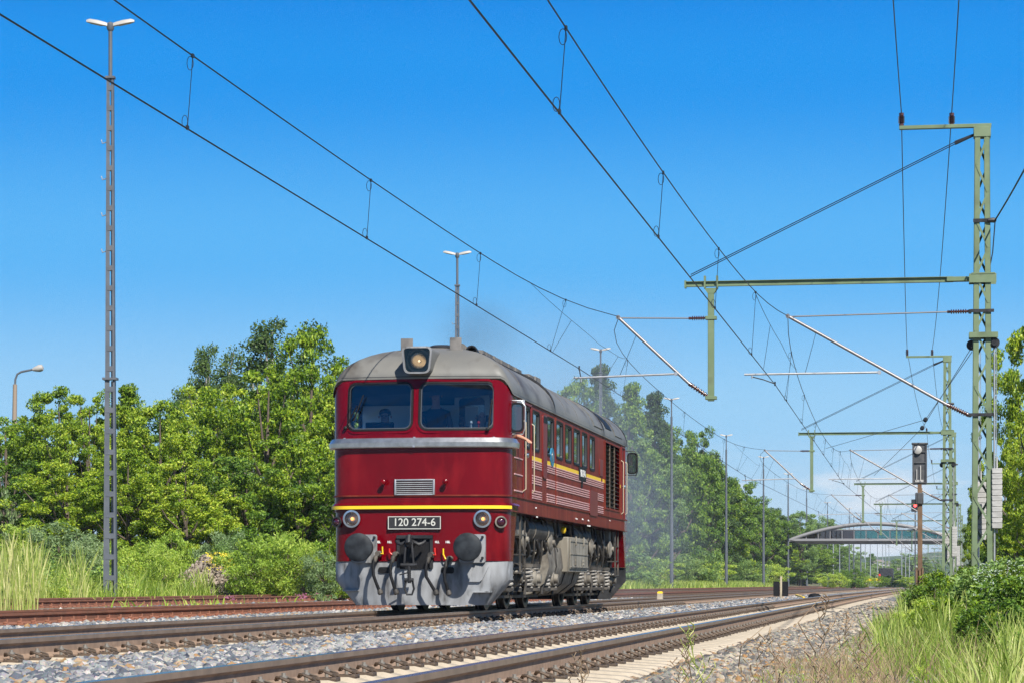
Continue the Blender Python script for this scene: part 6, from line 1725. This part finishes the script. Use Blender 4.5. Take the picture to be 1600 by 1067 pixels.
# trees far behind under the bridge
for i, (px, py, w_, d) in enumerate(((1300, 872, 40, 700), (1316, 862, 34, 640), (1340, 874, 46, 760), (1361, 862, 44, 900), (1380, 876, 40, 800), (1402, 872, 46, 900), (1424, 862, 52, 850), (1446, 868, 40, 800), (1462, 872, 40, 700), (1392, 884, 40, 640), (1352, 886, 40, 600), (1414, 884, 44, 660))):
    tree_px(['round', 'tall', 'low', 'dark domed', 'small', 'wide', 'dark wide', 'slim', 'ragged', 'low wide', 'bushy', 'low dark'][i] + ' far tree seen under the footbridge ' + ['left of its middle', 'at the bank end', 'right of the bank end', 'above the yellow barrier on the skyline', 'left of the tiny locomotive', 'above the tiny locomotive', 'left of the signal post on the skyline', 'right of the signal post', 'beside the second catenary mast', 'in front of the town houses', 'before the yellow barrier trees', 'below the red signal light'][i],
            'broadleaf_tree', px, py, w_, 'leafB' if i % 2 else 'leafC', PR[i % 4], d=d, rot=rt.uniform(-.5, .5), group='far trees under the footbridge')
# trees on the right, behind the nearest mast and out of frame towards the camera side (the loco windows mirror them)
for i, (label, px, py, w_, d, lm, pr) in enumerate((
    ('bright green tree rising behind the nearest catenary mast at the right edge', 1620, 505, 170, 74, 'leafA', PR[0]), ('leafy tree behind the right tension weights', 1592, 640, 110, 82, 'leafA', PR[1]), ('dark tree low behind the nearest catenary mast', 1572, 700, 90, 100, 'leafB', PR[2]), ('bushy tree right of the tension weights, nearest on the right', 1640, 660, 150, 62, 'leafA', PR[0]),
    ('dark tree between the second and the nearest catenary mast', 1524, 735, 50, 150, 'leafB', PR[3]), ('bright bush between the second and nearest catenary masts', 1528, 800, 60, 130, 'leafA', PR[2]), ('tall tree at the right picture edge with a single leafy twig in view', 1712, 360, 240, 68, 'leafA', PR[1]),
    ('dark tree behind the foot of the nearest catenary mast', 1556, 790, 80, 88, 'leafB', PR[1]), ('bright bush at the foot of the weights', 1590, 800, 110, 70, 'leafA', PR[2]))):
    tree_px(label, 'broadleaf_tree', px, py, w_, lm, pr, d=d, rot=rt.uniform(-.5, .5), group='trees on the right of the tracks')
for i in range(9):
    x = rt.uniform(8, 14); y = 95 + i * 14 + rt.uniform(-3, 3)
    tree('leafy tree of the row behind the trees at the right edge', 'broadleaf_tree', x + bend(y), y, rt.uniform(8, 12), rt.uniform(3, 4.5), rt.choice(['leafA', 'leafB']), 'bark', PR[i % 4], 'tree row on the right', rt.uniform(-.5, .5))
# right foreground shrubs
def shrub_px(label, px, py, w_, d, lm, pr, g='shrubs at the foot of the nearest mast'):
    return tree_px(label, 'shrub', px, py, w_, lm, pr, d=d, rot=rt.uniform(-.5, .5), group=g, cat='shrub')
shrub_px('dark grey-green elder bush at the right edge', 1575, 868, 170, 30, 'leafC', PS[2]); shrub_px('grey-green bush in the right corner above the pale grass', 1625, 880, 170, 24, 'leafB', PS[2])
shrub_px('low bright creeper between the signal post and the nearest mast', 1490, 884, 110, 46, 'leafA', PS[2]); shrub_px('low leafy shrub right behind the rusty signal post', 1462, 900, 90, 40, 'leafB', PS[2]); shrub_px('bright leafy shrub at the nearest mast foot', 1535, 886, 120, 42, 'leafA', PS[2])
shrub_px('yellow-green shrub in front of the signal post', 1450, 930, 110, 30, 'leafE', PS[0]); shrub_px('bright shrub below the weights', 1582, 872, 120, 50, 'leafA', PS[0]); shrub_px('leafy shrub in the middle of the right verge', 1510, 925, 130, 26, 'leafA', PS[2]); shrub_px('deep green shrub under the elder bush', 1560, 935, 130, 22, 'leafB', PS[2])
# white umbels over the elder bushes
rs = np.random.RandomState(8)
def dots(name, label, m, zones, n, size, kind='stuff'):
    V = []
    for _ in range(n):
        px0, px1, py0, py1, d0, d1 = zones[rs.randint(len(zones))]
        p = at_d(rs.uniform(px0, px1), rs.uniform(py0, py1), rs.uniform(d0, d1)); V.append(p[:])
    C = np.array(V)
    k = 5; C = np.repeat(C, k, 0) + rs.normal(scale=size * 1.4, size=(len(C) * k, 3)) * np.array([1, 1, .4])
    Nn = unit(rs.normal(scale=.4, size=(len(C), 3)) + np.array([0, -.3, 1])); T = unit(np.cross(Nn, rs.normal(size=(len(C), 3))))
    l = size * rs.uniform(.6, 1.2, len(C))
    V = leaf_quads(C, Nn, T, l, l * .8)
    o = np_mesh(name, V, quad_faces(len(C)), m); return tag(o, kind=kind)
dots('white_blossom', '', M['bloom'], [(1530, 1600, 875, 915, 29.2, 30.5), (1520, 1600, 890, 930, 24, 30)], 170, .008)
dots('yellow_blossom', '', M['ybloom'], [(322, 362, 862, 890, 80.5, 81.5)], 90, .028)
dots('purple_weeds', '', M['purple'], [(465, 500, 926, 934, 60, 62), (350, 372, 930, 936, 60, 61)], 16, .03)

# ------------------------------------------------------------------ grasses
def blades(name, m, P0, h, lean, wid, seed, seg=3, head=0.0):
    """P0 (n,3) roots; every blade a tapering curved strip of quads"""
    rs = np.random.RandomState(seed); n = len(P0)
    a = rs.uniform(0, 6.283, n); D = np.stack([np.cos(a), np.sin(a), np.zeros(n)], 1)
    S = np.stack([-np.sin(a), np.cos(a), np.zeros(n)], 1)
    f = rs.uniform(0, 6.283, n); S = np.stack([np.cos(f), np.sin(f) * .5, np.zeros(n)], 1)
    ln = lean * rs.uniform(.2, 1.3, n)
    rows = []
    for k in range(seg + 1):
        t = k / seg
        c = P0 + np.stack([np.zeros(n), np.zeros(n), h * (t - .15 * t * t * np.minimum(ln, 1.2))], 1) + D * (h * ln * t * t)[:, None]
        w_ = wid * (1 - t) ** .7 + wid * .12
        if head and k >= seg - 1: w_ = wid * head * (1.0 if k == seg - 1 else .25)
        rows.append((c - S * (w_ if np.ndim(w_) else np.full(n, w_))[:, None], c + S * (w_ if np.ndim(w_) else np.full(n, w_))[:, None]))
    V = np.stack([q for r in rows for q in r], 1)
    base = (np.arange(n) * (2 * (seg + 1)))[:, None]
    F = np.concatenate([base + np.array([[2 * k, 2 * k + 1, 2 * k + 3, 2 * k + 2]]) for k in range(seg)], 0)
    return tag(np_mesh(name, V.reshape(-1, 3), F, m), kind='stuff')
def roots(n, u0, u1, y0, y1, seed, patchy=0.0, ypow=1.0):
    rs = np.random.RandomState(seed)
    u = rs.uniform(u0, u1, n * 3); y = y0 + (y1 - y0) * rs.uniform(0, 1, n * 3) ** ypow
    if patchy:
        v = np.sin(u * 3.1 + 1.3 * np.sin(y * .9)) * np.sin(y * 1.7 + 2 * np.sin(u * 1.3)) + rs.uniform(-1, 1, n * 3)
        keep = v > patchy - .5
        u, y = u[keep], y[keep]
    u, y = u[:n], y[:n]
    x = u + np.array([bend(q) for q in y]); z = np.array([ground_z(a, b_) for a, b_ in zip(x, y)]) - .02
    return np.stack([x, y, z], 1)
def tufts(nt_, per, u0, u1, y0, y1, seed, spread, hmin, hmax, ypow=1.0):
    rs_ = np.random.RandomState(seed); u = rs_.uniform(u0, u1, nt_); y = y0 + (y1 - y0) * rs_.uniform(0, 1, nt_) ** ypow; hs_ = rs_.uniform(hmin, hmax, nt_)
    k = np.repeat(np.arange(nt_), rs_.randint(per // 2, per * 3 // 2, nt_))
    uu = u[k] + rs_.normal(scale=spread, size=len(k)); yy_ = y[k] + rs_.normal(scale=spread * 2, size=len(k))
    x = uu + np.array([bend(q) for q in yy_]); z = np.array([ground_z(a, b_) for a, b_ in zip(x, yy_)]) - .02
    return np.stack([x, yy_, z], 1), hs_[k] * rs_.uniform(.45, 1.1, len(k))
rs = np.random.RandomState(77)
def hh(n, a, b_): return rs.uniform(a, b_, n)
# pale seeding grass close by, bottom right
P0, h_ = tufts(110, 30, .16, 1.0, 7, 15, 1, .035, .24, .5); blades('pale_grass', M['palegrass'], P0, h_, .42, .0014, 2, 5, head=2.4)
P0, h_ = tufts(150, 36, .1, 1.3, 6.5, 18, 3, .05, .10, .32); blades('grass', M['grass'], P0, h_, .55, .0019, 4, 4)
# verge between the ballast and the bushes
P0, h_ = tufts(210, 40, -.25, 1.6, 18, 62, 5, .07, .12, .44, 1.2); blades('grass', M['grass'], P0, h_, .5, .0042, 6, 3)
P0, h_ = tufts(150, 32, -.45, .6, 22, 64, 7, .06, .25, .6); blades('pale_grass', M['palegrass'], P0, h_, .35, .003, 8, 4, head=2.0)
P0 = roots(9000, -.6, 4, 60, 150, 9, .0, 1.4); blades('grass', M['grass'], P0, hh(len(P0), .3, .8), .4, .014, 10, 3)
# dry weeds on the ballast shoulder
P0 = roots(2600, -1.3, -.1, 8.5, 24, 11, .5); blades('dry_weeds', M['straw'], P0, hh(len(P0), .10, .36), .5, .0018, 12, 4)
P0 = roots(5000, -.95, .35, 9, 62, 31, .4); blades('verge_weeds', M['leafE'], P0, hh(len(P0), .05, .22), .95, .006, 32, 4)
P0 = roots(2600, -.85, .5, 12, 60, 33, .5); blades('dry_weeds', M['straw'], P0, hh(len(P0), .12, .4), .7, .0028, 34, 4)
P0 = roots(1200, -1.3, -.3, 8.5, 26, 13, .6); blades('green_weeds', M['leafE'], P0, hh(len(P0), .05, .16), .9, .006, 14, 3)
# long grass on the bank across the tracks
P0 = roots(5000, -25.5, -22.0, 62, 92, 15, .3); blades('bank_grass', M['grass'], P0, hh(len(P0), .3, .8), .5, .012, 16, 3)
P0 = roots(26000, -30, -21.6, 64, 115, 17, .0); blades('bank_grass', M['grass'], P0, hh(len(P0), .25, .7), .5, .02, 18, 2)
P0 = roots(16000, -25, -21.5, 100, 330, 19, .0); blades('bank_grass', M['grass'], P0, hh(len(P0), .3, .9), .5, .04, 20, 2)
def px_roots(zones, seed):
    rs_ = np.random.RandomState(seed); o_ = []
    for (n, px0, px1, X0, X1) in zones:
        for _ in range(n):
            X = rs_.uniform(X0, X1); px = rs_.uniform(px0, px1); r = ray(px, 900); d = X / r[0]; y = r[1] * d
            o_.append((X, y, ground_z(X, y) - .02))
    return np.array(o_)
P0 = px_roots([(380, -10, 70, -22.3, -20.6), (160, 0, 60, -18, -16.4), (60, 110, 135, -21.5, -20.8), (90, 470, 525, -22.4, -21.6)], 21); blades('tall_pale_grass', M['palegrass'], P0, hh(len(P0), .5, 1.7), .22, .008, 22, 5, head=1.6)
P0 = px_roots([(140, 150, 520, -20.3, -17.6), (60, 190, 440, -17.2, -16.2)], 23); blades('track_weeds', M['leafE'], P0, hh(len(P0), .08, .35), .6, .03, 24, 3)

P0, h_ = tufts(200, 30, -25.4, -21.8, 66, 112, 41, .16, .4, 1.15); blades('bank_weeds', M['leafE'], P0, h_, .6, .014, 42, 3)
P0, h_ = tufts(90, 20, -24.4, -21.6, 64, 100, 43, .12, .6, 1.5); blades('tall_pale_grass', M['palegrass'], P0, h_, .35, .008, 44, 5, head=1.8)
def herbs(name, m, n, u0, u1, y0, y1, zmax, leaf, seed, ypow=1.0):
    rs_ = np.random.RandomState(seed); k = max(12, n // 260)
    cu = rs_.uniform(u0, u1, k); cy = y0 + (y1 - y0) * rs_.uniform(0, 1, k) ** ypow; ch = rs_.uniform(.3, 1, k) * zmax; i = rs_.randint(0, k, n)
    t = rs_.uniform(0, 1, n) ** .7; sp = ch[i] * .42 * (1.15 - t * .7)
    u = cu[i] + rs_.normal(size=n) * sp; y = cy[i] + rs_.normal(size=n) * sp * 1.4
    x = u + np.array([bend(q) for q in y]); z = np.array([ground_z(a, b_) for a, b_ in zip(x, y)]) + ch[i] * t * rs_.uniform(.75, 1.05, n)
    C = np.stack([x, y, z], 1); Nn = unit(np.array(SUN_DIR) * .5 + np.array([0, 0, .4]) + rs_.normal(scale=.6, size=(n, 3))); T = unit(np.cross(Nn, rs_.normal(size=(n, 3))))
    l = leaf * rs_.uniform(.5, 1.3, n); return tag(np_mesh(name, leaf_quads(C, Nn, T, l, l * .42), quad_faces(n), M[m]), kind='stuff')
herbs('bank_herbs', 'leafE', 26000, -25.6, -21.9, 64, 112, .95, .055, 51); herbs('bank_herbs', 'leafC', 12000, -25.6, -22.2, 64, 112, 1.1, .06, 52); herbs('bank_herbs', 'leafB', 9000, -25.8, -22.4, 66, 110, .9, .06, 53)
herbs('verge_herbs', 'leafB', 9000, .05, 1.5, 9, 34, .26, .017, 54, 1.3); herbs('verge_herbs', 'leafA', 9000, .1, 1.7, 24, 60, .34, .026, 55, 1.2); herbs('verge_herbs', 'leafE', 5000, -.75, .4, 9, 50, .12, .012, 56, 1.3)
# a few single weeds with their own stems on the shoulder
def weed(label, px, base_py, top_py, d, seed, m='straw', leafy=None, side=7):
    a = at_d(px, base_py, d); b_ = at_d(px, top_py, d); r_ = random.Random(seed)
    root_z = ground_z(a.x, a.y); h = b_.z - root_z; mb = MB()
    pts = [Vector((r_.uniform(-.02, .02) * k, r_.uniform(-.02, .02) * k, h * k / 5)) for k in range(6)]
    mb.tube(pts, [.006, .005, .0045, .004, .003, .0015], 5)
    for k in range(side):
        t = .25 + .7 * k / side; p = pts[0].lerp(pts[-1], t); l = h * .32 * (1.15 - t)
        an = r_.uniform(0, 6.28); q_ = p + Vector((math.cos(an) * l * .7, math.sin(an) * l * .7, l * .8)); mb.tube([p, p.lerp(q_, .5) + Vector((0, 0, -.01)), q_], [.003, .0025, .001], 4)
        for j in range(3):
            e = p.lerp(q_, .4 + .3 * j); an2 = r_.uniform(0, 6.28); mb.tube([e, e + Vector((math.cos(an2) * .03, math.sin(an2) * .03, .03))], [.0025, .0035], 4)
    o = mb.build('weed', M[m]); o.location = (a.x, a.y, root_z); tag(o, label, 'weed', 'single dry weeds on the ballast shoulder')
weed('tall bare weed with many side twigs, tallest on the ballast shoulder', 1268, 1050, 925, 13, 1, side=11); weed('thin dry weed at the edge of the sleepers', 903, 1060, 1012, 15, 2); weed('dry weed left of the tall bare weed', 1170, 1045, 975, 14, 3); weed('short dry weed near the lower picture edge', 1065, 1050, 1005, 14, 4)
weed('dry weed standing close right of the tall bare weed', 1302, 1050, 955, 15, 5, side=9); weed('reddish dry weed in the middle of the shoulder', 1215, 1060, 985, 12, 6); weed('yellow-green seeding stem standing alone before the nearest rail', 1100, 1060, 972, 14.5, 7, 'palegrass', side=12); weed('dry weed before the dark gap in the grass', 1352, 1060, 985, 13, 8, side=9)

# ------------------------------------------------------------------ rubble mound
p = at_d(305, 905, 79)
V = []; n_ = 26; rs = np.random.RandomState(4)
for j in range(n_ + 1):
    for i in range(n_ + 1):
        u, v = i / n_ * 2 - 1, j / n_ * 2 - 1; r = math.hypot(u, v)
        h = max(0, 1 - r) ** .9 * 1.55 * (1 + .12 * math.sin(5 * u + 2 * v)) + rs.uniform(-.05, .05); V.append((u * 1.9, v * 1.9, h - .15))
F = [(j * (n_ + 1) + i, j * (n_ + 1) + i + 1, (j + 1) * (n_ + 1) + i + 1, (j + 1) * (n_ + 1) + i) for j in range(n_) for i in range(n_)]
mo = np_mesh('rubble_mound', np.array(V), np.array(F), M['mound'], smooth=False); mo.location = (p.x - .5, p.y + 2.6, ground_z(p.x, p.y)); tag(mo, 'heap of brown rubble among the shrubs right of the nearest lamp mast', 'rubble mound')
n = 2600; uv = rs.uniform(-1, 1, (n, 2)); r = np.hypot(uv[:, 0], uv[:, 1]); uv = uv[r < 1]; r = r[r < 1]; n = len(uv)
hz_ = np.maximum(0, 1 - r) ** .9 * 1.55 * (1 + .12 * np.sin(5 * uv[:, 0] + 2 * uv[:, 1])) - .13
S = rs.uniform(.03, .075, n); Vs = IV[None] * rs.uniform(.6, 1.2, (n, 12, 1)) * S[:, None, None] + np.stack([uv[:, 0] * 1.9, uv[:, 1] * 1.9, hz_], 1)[:, None, :]
o = np_mesh('rubble_stones', Vs.reshape(-1, 3), (IF[None] + (np.arange(n) * 12)[:, None, None]).reshape(-1, 3), M['mound'], parent=mo); tag(o, kind='stuff')
# ------------------------------------------------------------------ people in the cab
def person(label, head, seated, hands, shirt, hair_m, skin_m='skin', lean=(0, 0), look=(0, -1), specs=False, bald=False, elbow=None):
    """head: centre of the head (world). hands: (left, right) wrist positions or None. Faces -Y."""
    H = Vector(head); lx, ly = look
    V = []; E = []; Rr = []
    def add(p, r, link=None):
        V.append(tuple(Vector(p) - H)); Rr.append(r)
        if link is not None: E.append((link, len(V) - 1))
        return len(V) - 1
    drop = .86 if seated else .94
    pel = add(H + Vector((-lean[0], -lean[1] + .06, -drop)), .15)
    wst = add(H + Vector((-lean[0] * .7, -lean[1] * .7 + .05, -drop + .2)), .14, pel)
    cst = add(H + Vector((-lean[0] * .3, -lean[1] * .3 + .03, -.44)), .155, wst)
    upc = add(H + Vector((0, .02, -.31)), .12, cst)
    nk = add(H + Vector((0, .015, -.19)), .058, upc)
    jaw = add(H + Vector((0, 0, -.08)), .075, nk)
    mid = add(H + Vector((0, .005, .02)), .094, jaw)
    top = add(H + Vector((0, .015, .10)), .062, mid)
    no = add(H + Vector((lx * .10, ly * .105, -.015)), .016, mid)
    ends = []
    for s, hd in zip((-1, 1), hands):
        sh = add(H + Vector((s * .20, .03, -.30)), .068, upc)
        S = Vector(V[sh]) + H
        if hd is None: hd = H + Vector((s * .24, -.38, -.72))
        hd = Vector(hd); mdp = S.lerp(hd, .5); d = (hd - S)
        bend_ = max(0.0, .29 ** 2 - (d.length / 2) ** 2) ** .5
        el = mdp + Vector((s * .35, .25, -.9)).normalized() * min(bend_, .22)
        if elbow is not None and s > 0: el = Vector(elbow)
        e = add(el, .046, sh); w_ = add(hd, .030, e)
        dr = (hd - el).normalized(); side = dr.cross(Vector((0, 0, 1))); side = side.normalized() if side.length > .1 else Vector((1, 0, 0)); up = side.cross(dr)
        pl = add(hd + dr * .055, .036, w_)
        for k, (o_, l_) in enumerate(((-.030, .062), (-.010, .074), (.010, .070), (.029, .054))):
            a = add(hd + dr * .085 + side * o_, .0105, pl); b_ = add(hd + dr * (.085 + l_ * .55) + side * o_ * 1.15 - up * .008, .0092, a); add(hd + dr * (.085 + l_) + side * o_ * 1.2 - up * .028, .0078, b_)
        t1 = add(hd + dr * .04 + side * s * -.036 - up * .012, .0115, pl); add(hd + dr * .085 + side * s * -.054 - up * .024, .009, t1)
        ends.append((el, hd))
    for s in (-1, 1):
        hp = add(H + Vector((s * .10, .04, -drop - .05)) - Vector((lean[0], lean[1], 0)), .105, pel)
        if seated:
            kn = add(H + Vector((s * .14, -.42, -drop - .02)), .075, hp); an = add(H + Vector((s * .14, -.46, -drop - .44)), .048, kn)
        else:
            kn = add(H + Vector((s * .12, .03, -drop - .44)), .072, hp); an = add(H + Vector((s * .12, .05, -drop - .80)), .048, kn)
        add(Vector(V[an]) + H + Vector((0, -.15, -.05)), .045, an)
    me = bpy.data.meshes.new('person'); me.from_pydata(V, E, [])
    o = bpy.data.objects.new('person', me); col.objects.link(o); o.location = H
    o.modifiers.new('skin', 'SKIN'); ly_ = me.skin_vertices[0].data
    for i, r in enumerate(Rr): ly_[i].radius = (r * (1.25 if i in (1, 2, 3) else 1), r); ly_[i].use_root = (i == 0)
    ss = o.modifiers.new('s', 'SUBSURF'); ss.levels = 2; ss.render_levels = 2
    bake(o)
    for m in (skin_m, shirt, 'trouser', 'blackp'): o.data.materials.append(M[m])
    for p in o.data.polygons:
        c = p.center; mi = 1
        if c.z > -.20 and abs(c.x) < .13: mi = 0
        elif c.z < -drop + .05 and abs(c.x - (-lean[0])) < .3 and c.z < -.6 and min((Vector(c) + H - e_[1]).length for e_ in ends) > .26: mi = 2
        for (el, hd) in ends:
            w_ = Vector(c) + H
            t = (w_ - el).dot((hd - el).normalized())
            if t > -.02 and (w_ - (el + (hd - el).normalized() * t)).length < .11 and c.z < -.2: mi = 0
        p.material_index = mi
    o.data.shade_smooth()
    mb = MB()
    if bald: rr_ = [[(.102 * math.cos(a) * k, .012 + .108 * math.sin(a) * k, z) for a in [R(0 + 180 * i / 12) for i in range(13)]] for z, k in ((-.06, .92), (.0, 1.03), (.05, 1.0))]
    else: rr_ = [[(.096 * math.cos(a) * k, .016 + (.108 if math.sin(a) > 0 else .094) * math.sin(a) * k, z + (0 if math.sin(a) > 0 else .04 * -math.sin(a) * max(0, 1 - z / .1))) for a in [2 * math.pi * i / 20 for i in range(20)]] for z, k in ((.03, 1.0), (.06, 1.03), (.095, .95), (.122, .68), (.134, .2))]
    mb.loft(rr_, 0, not bald, closed=not bald); mb.build('hair', M[hair_m], o)
    mb = MB()
    for s in (-1, 1):
        c = Vector((lx * .088 + s * .033 * -ly, ly * .088 + s * .033 * lx, .012)); mb.lathe(c + Vector((-lx * .01, -ly * .01, 0)), (lx, ly, 0), [(0, .011), (.008, .010), (.012, .004)], 8)
    mb.build('eye', M['black'], o)
    mb = MB(); c = Vector((lx * .074, ly * .082, -.062)); sd__ = Vector((-ly, lx, 0)); mb.bar(c - sd__ * .022, c + sd__ * .022, .012, .008); mb.build('mouth', M['handle_skin'], o)
    for s in (-1, 1):
        mb = MB(); mb.lathe((s * .098, .012, .0), (s, .3, 0), [(-.01, .012), (.004, .026), (.012, .02)], 8); mb.build('ear', M[skin_m], o)
    if specs:
        mb = MB()
        for s in (-1, 1):
            c = Vector((s * .034, -.108, .012)); mb.tube([c + Vector((.026 * math.cos(t), 0, .019 * math.sin(t))) for t in [k * math.pi / 6 for k in range(13)]], .004, 5); mb.tube([(s * .06, -.105, .016), (s * .1, -.02, .014), (s * .104, .02, .004)], .0035, 5)
        mb.tube([(-.01, -.112, .016), (.01, -.112, .016)], .004, 5); mb.build('spectacles', M['glassframe'], o)
    return tag(o, label, 'person', 'people in the locomotive cab')
M['handle_skin'] = mat('lips', (.3, .12, .1), .5)
L2W = Vector((XL, YL, 0))
h = at_y(601.5, 650.5, YL + 1.0); person('driver with glasses and dark clothing sitting low behind the left cab window', h, True, (h + Vector((-.2, -.42, -.46)), h + Vector((.2, -.42, -.46))), 'blackshirt', 'hair', specs=True)
h = at_y(681, 618, YL + 1.55); person('person in a navy T-shirt standing in the middle of the cab', h, False, (h + Vector((-.30, -.06, -.86)), h + Vector((.30, -.06, -.86))), 'navy', 'hair')
ha = sd_(813, 669, .14); hand = Vector((XL + HW + .13, YL + .86, 2.775)); h = at_y(753.5, 652, YL + .98)
person('balding person at the right cab window resting an arm out of the side window', h, True, (h + Vector((-.15, -.36, -.5)), hand), 'navy', 'greyhair', 'skin2', look=(.25, -.95), bald=True, elbow=(XL + HW - .04, YL + .98, 2.85))
# lettering on the navy T-shirt is only a pale smudge in the photograph and is left off

# ------------------------------------------------------------------ exhaust smoke
sm_ = bpy.data.materials.new('diesel_smoke'); sm_.use_nodes = True
nt = sm_.node_tree; N = nt.nodes; L = nt.links; N.remove(N['Principled BSDF']); out = N['Material Output']
pv = N.new('ShaderNodeVolumePrincipled'); pv.inputs['Color'].default_value = (.72, .80, .90, 1); pv.inputs['Anisotropy'].default_value = .2
tc = N.new('ShaderNodeTexCoord'); n1 = N.new('ShaderNodeTexNoise'); n1.inputs['Scale'].default_value = .42; n1.inputs['Detail'].default_value = 4
L.new(tc.outputs['Object'], n1.inputs['Vector'])
mr = N.new('ShaderNodeMapRange'); mr.inputs['From Min'].default_value = .45; mr.inputs['From Max'].default_value = .75; mr.inputs['To Max'].default_value = .13
L.new(n1.outputs['Fac'], mr.inputs['Value'])
gt = N.new('ShaderNodeTexGradient'); gt.gradient_type = 'SPHERICAL'; mpv = N.new('ShaderNodeMapping'); L.new(tc.outputs['Generated'], mpv.inputs['Vector'])
mpv.inputs['Location'].default_value = (-1, -1, -1); mpv.inputs['Scale'].default_value = (2, 2, 2); L.new(mpv.outputs[0], gt.inputs['Vector'])
mm = N.new('ShaderNodeMath'); mm.operation = 'MULTIPLY'; L.new(mr.outputs[0], mm.inputs[0]); L.new(gt.outputs['Fac'], mm.inputs[1])
L.new(mm.outputs[0], pv.inputs['Density']); L.new(pv.outputs[0], out.inputs['Volume'])
mb = MB()
bm = bmesh.new(); bmesh.ops.create_icosphere(bm, subdivisions=2, radius=1); mb.add([v.co[:] for v in bm.verts], [[v.index for v in f.verts] for f in bm.faces]); bm.free()
o = mb.build('smoke', sm_); o.location = (-8.8, 76, 4.4); o.scale = (3.6, 26, 4.8); tag(o, kind='stuff')
sk = sm_.copy(); sk.name = 'dark_exhaust_smoke'
for n_ in sk.node_tree.nodes:
    if n_.type == 'PRINCIPLED_VOLUME': n_.inputs['Color'].default_value = (.25, .27, .3, 1)
    if n_.type == 'MAP_RANGE': n_.inputs['From Min'].default_value = .3; n_.inputs['To Max'].default_value = .3
    if n_.type == 'TEX_NOISE': n_.inputs['Scale'].default_value = 1.1
o2 = o.copy(); o2.data = o.data.copy(); col.objects.link(o2); o2.data.materials.clear(); o2.data.materials.append(sk); o2.location = (-7.9, 45.5, 4.95); o2.scale = (.9, 3.4, .75)
# ------------------------------------------------------------------ distance haze
hm = bpy.data.materials.new('thin_air_haze'); hm.use_nodes = True
nt = hm.node_tree; nt.nodes.remove(nt.nodes['Principled BSDF'])
pv = nt.nodes.new('ShaderNodeVolumePrincipled'); pv.inputs['Color'].default_value = (.80, .88, 1, 1); pv.inputs['Density'].default_value = .00014; pv.inputs['Anisotropy'].default_value = .1
nt.links.new(pv.outputs[0], nt.nodes['Material Output'].inputs['Volume'])
hz_box = MB().box((-1700, -120, -6), (1700, 2600, 60)).build('haze', hm, smooth=False); tag(hz_box, kind='stuff')
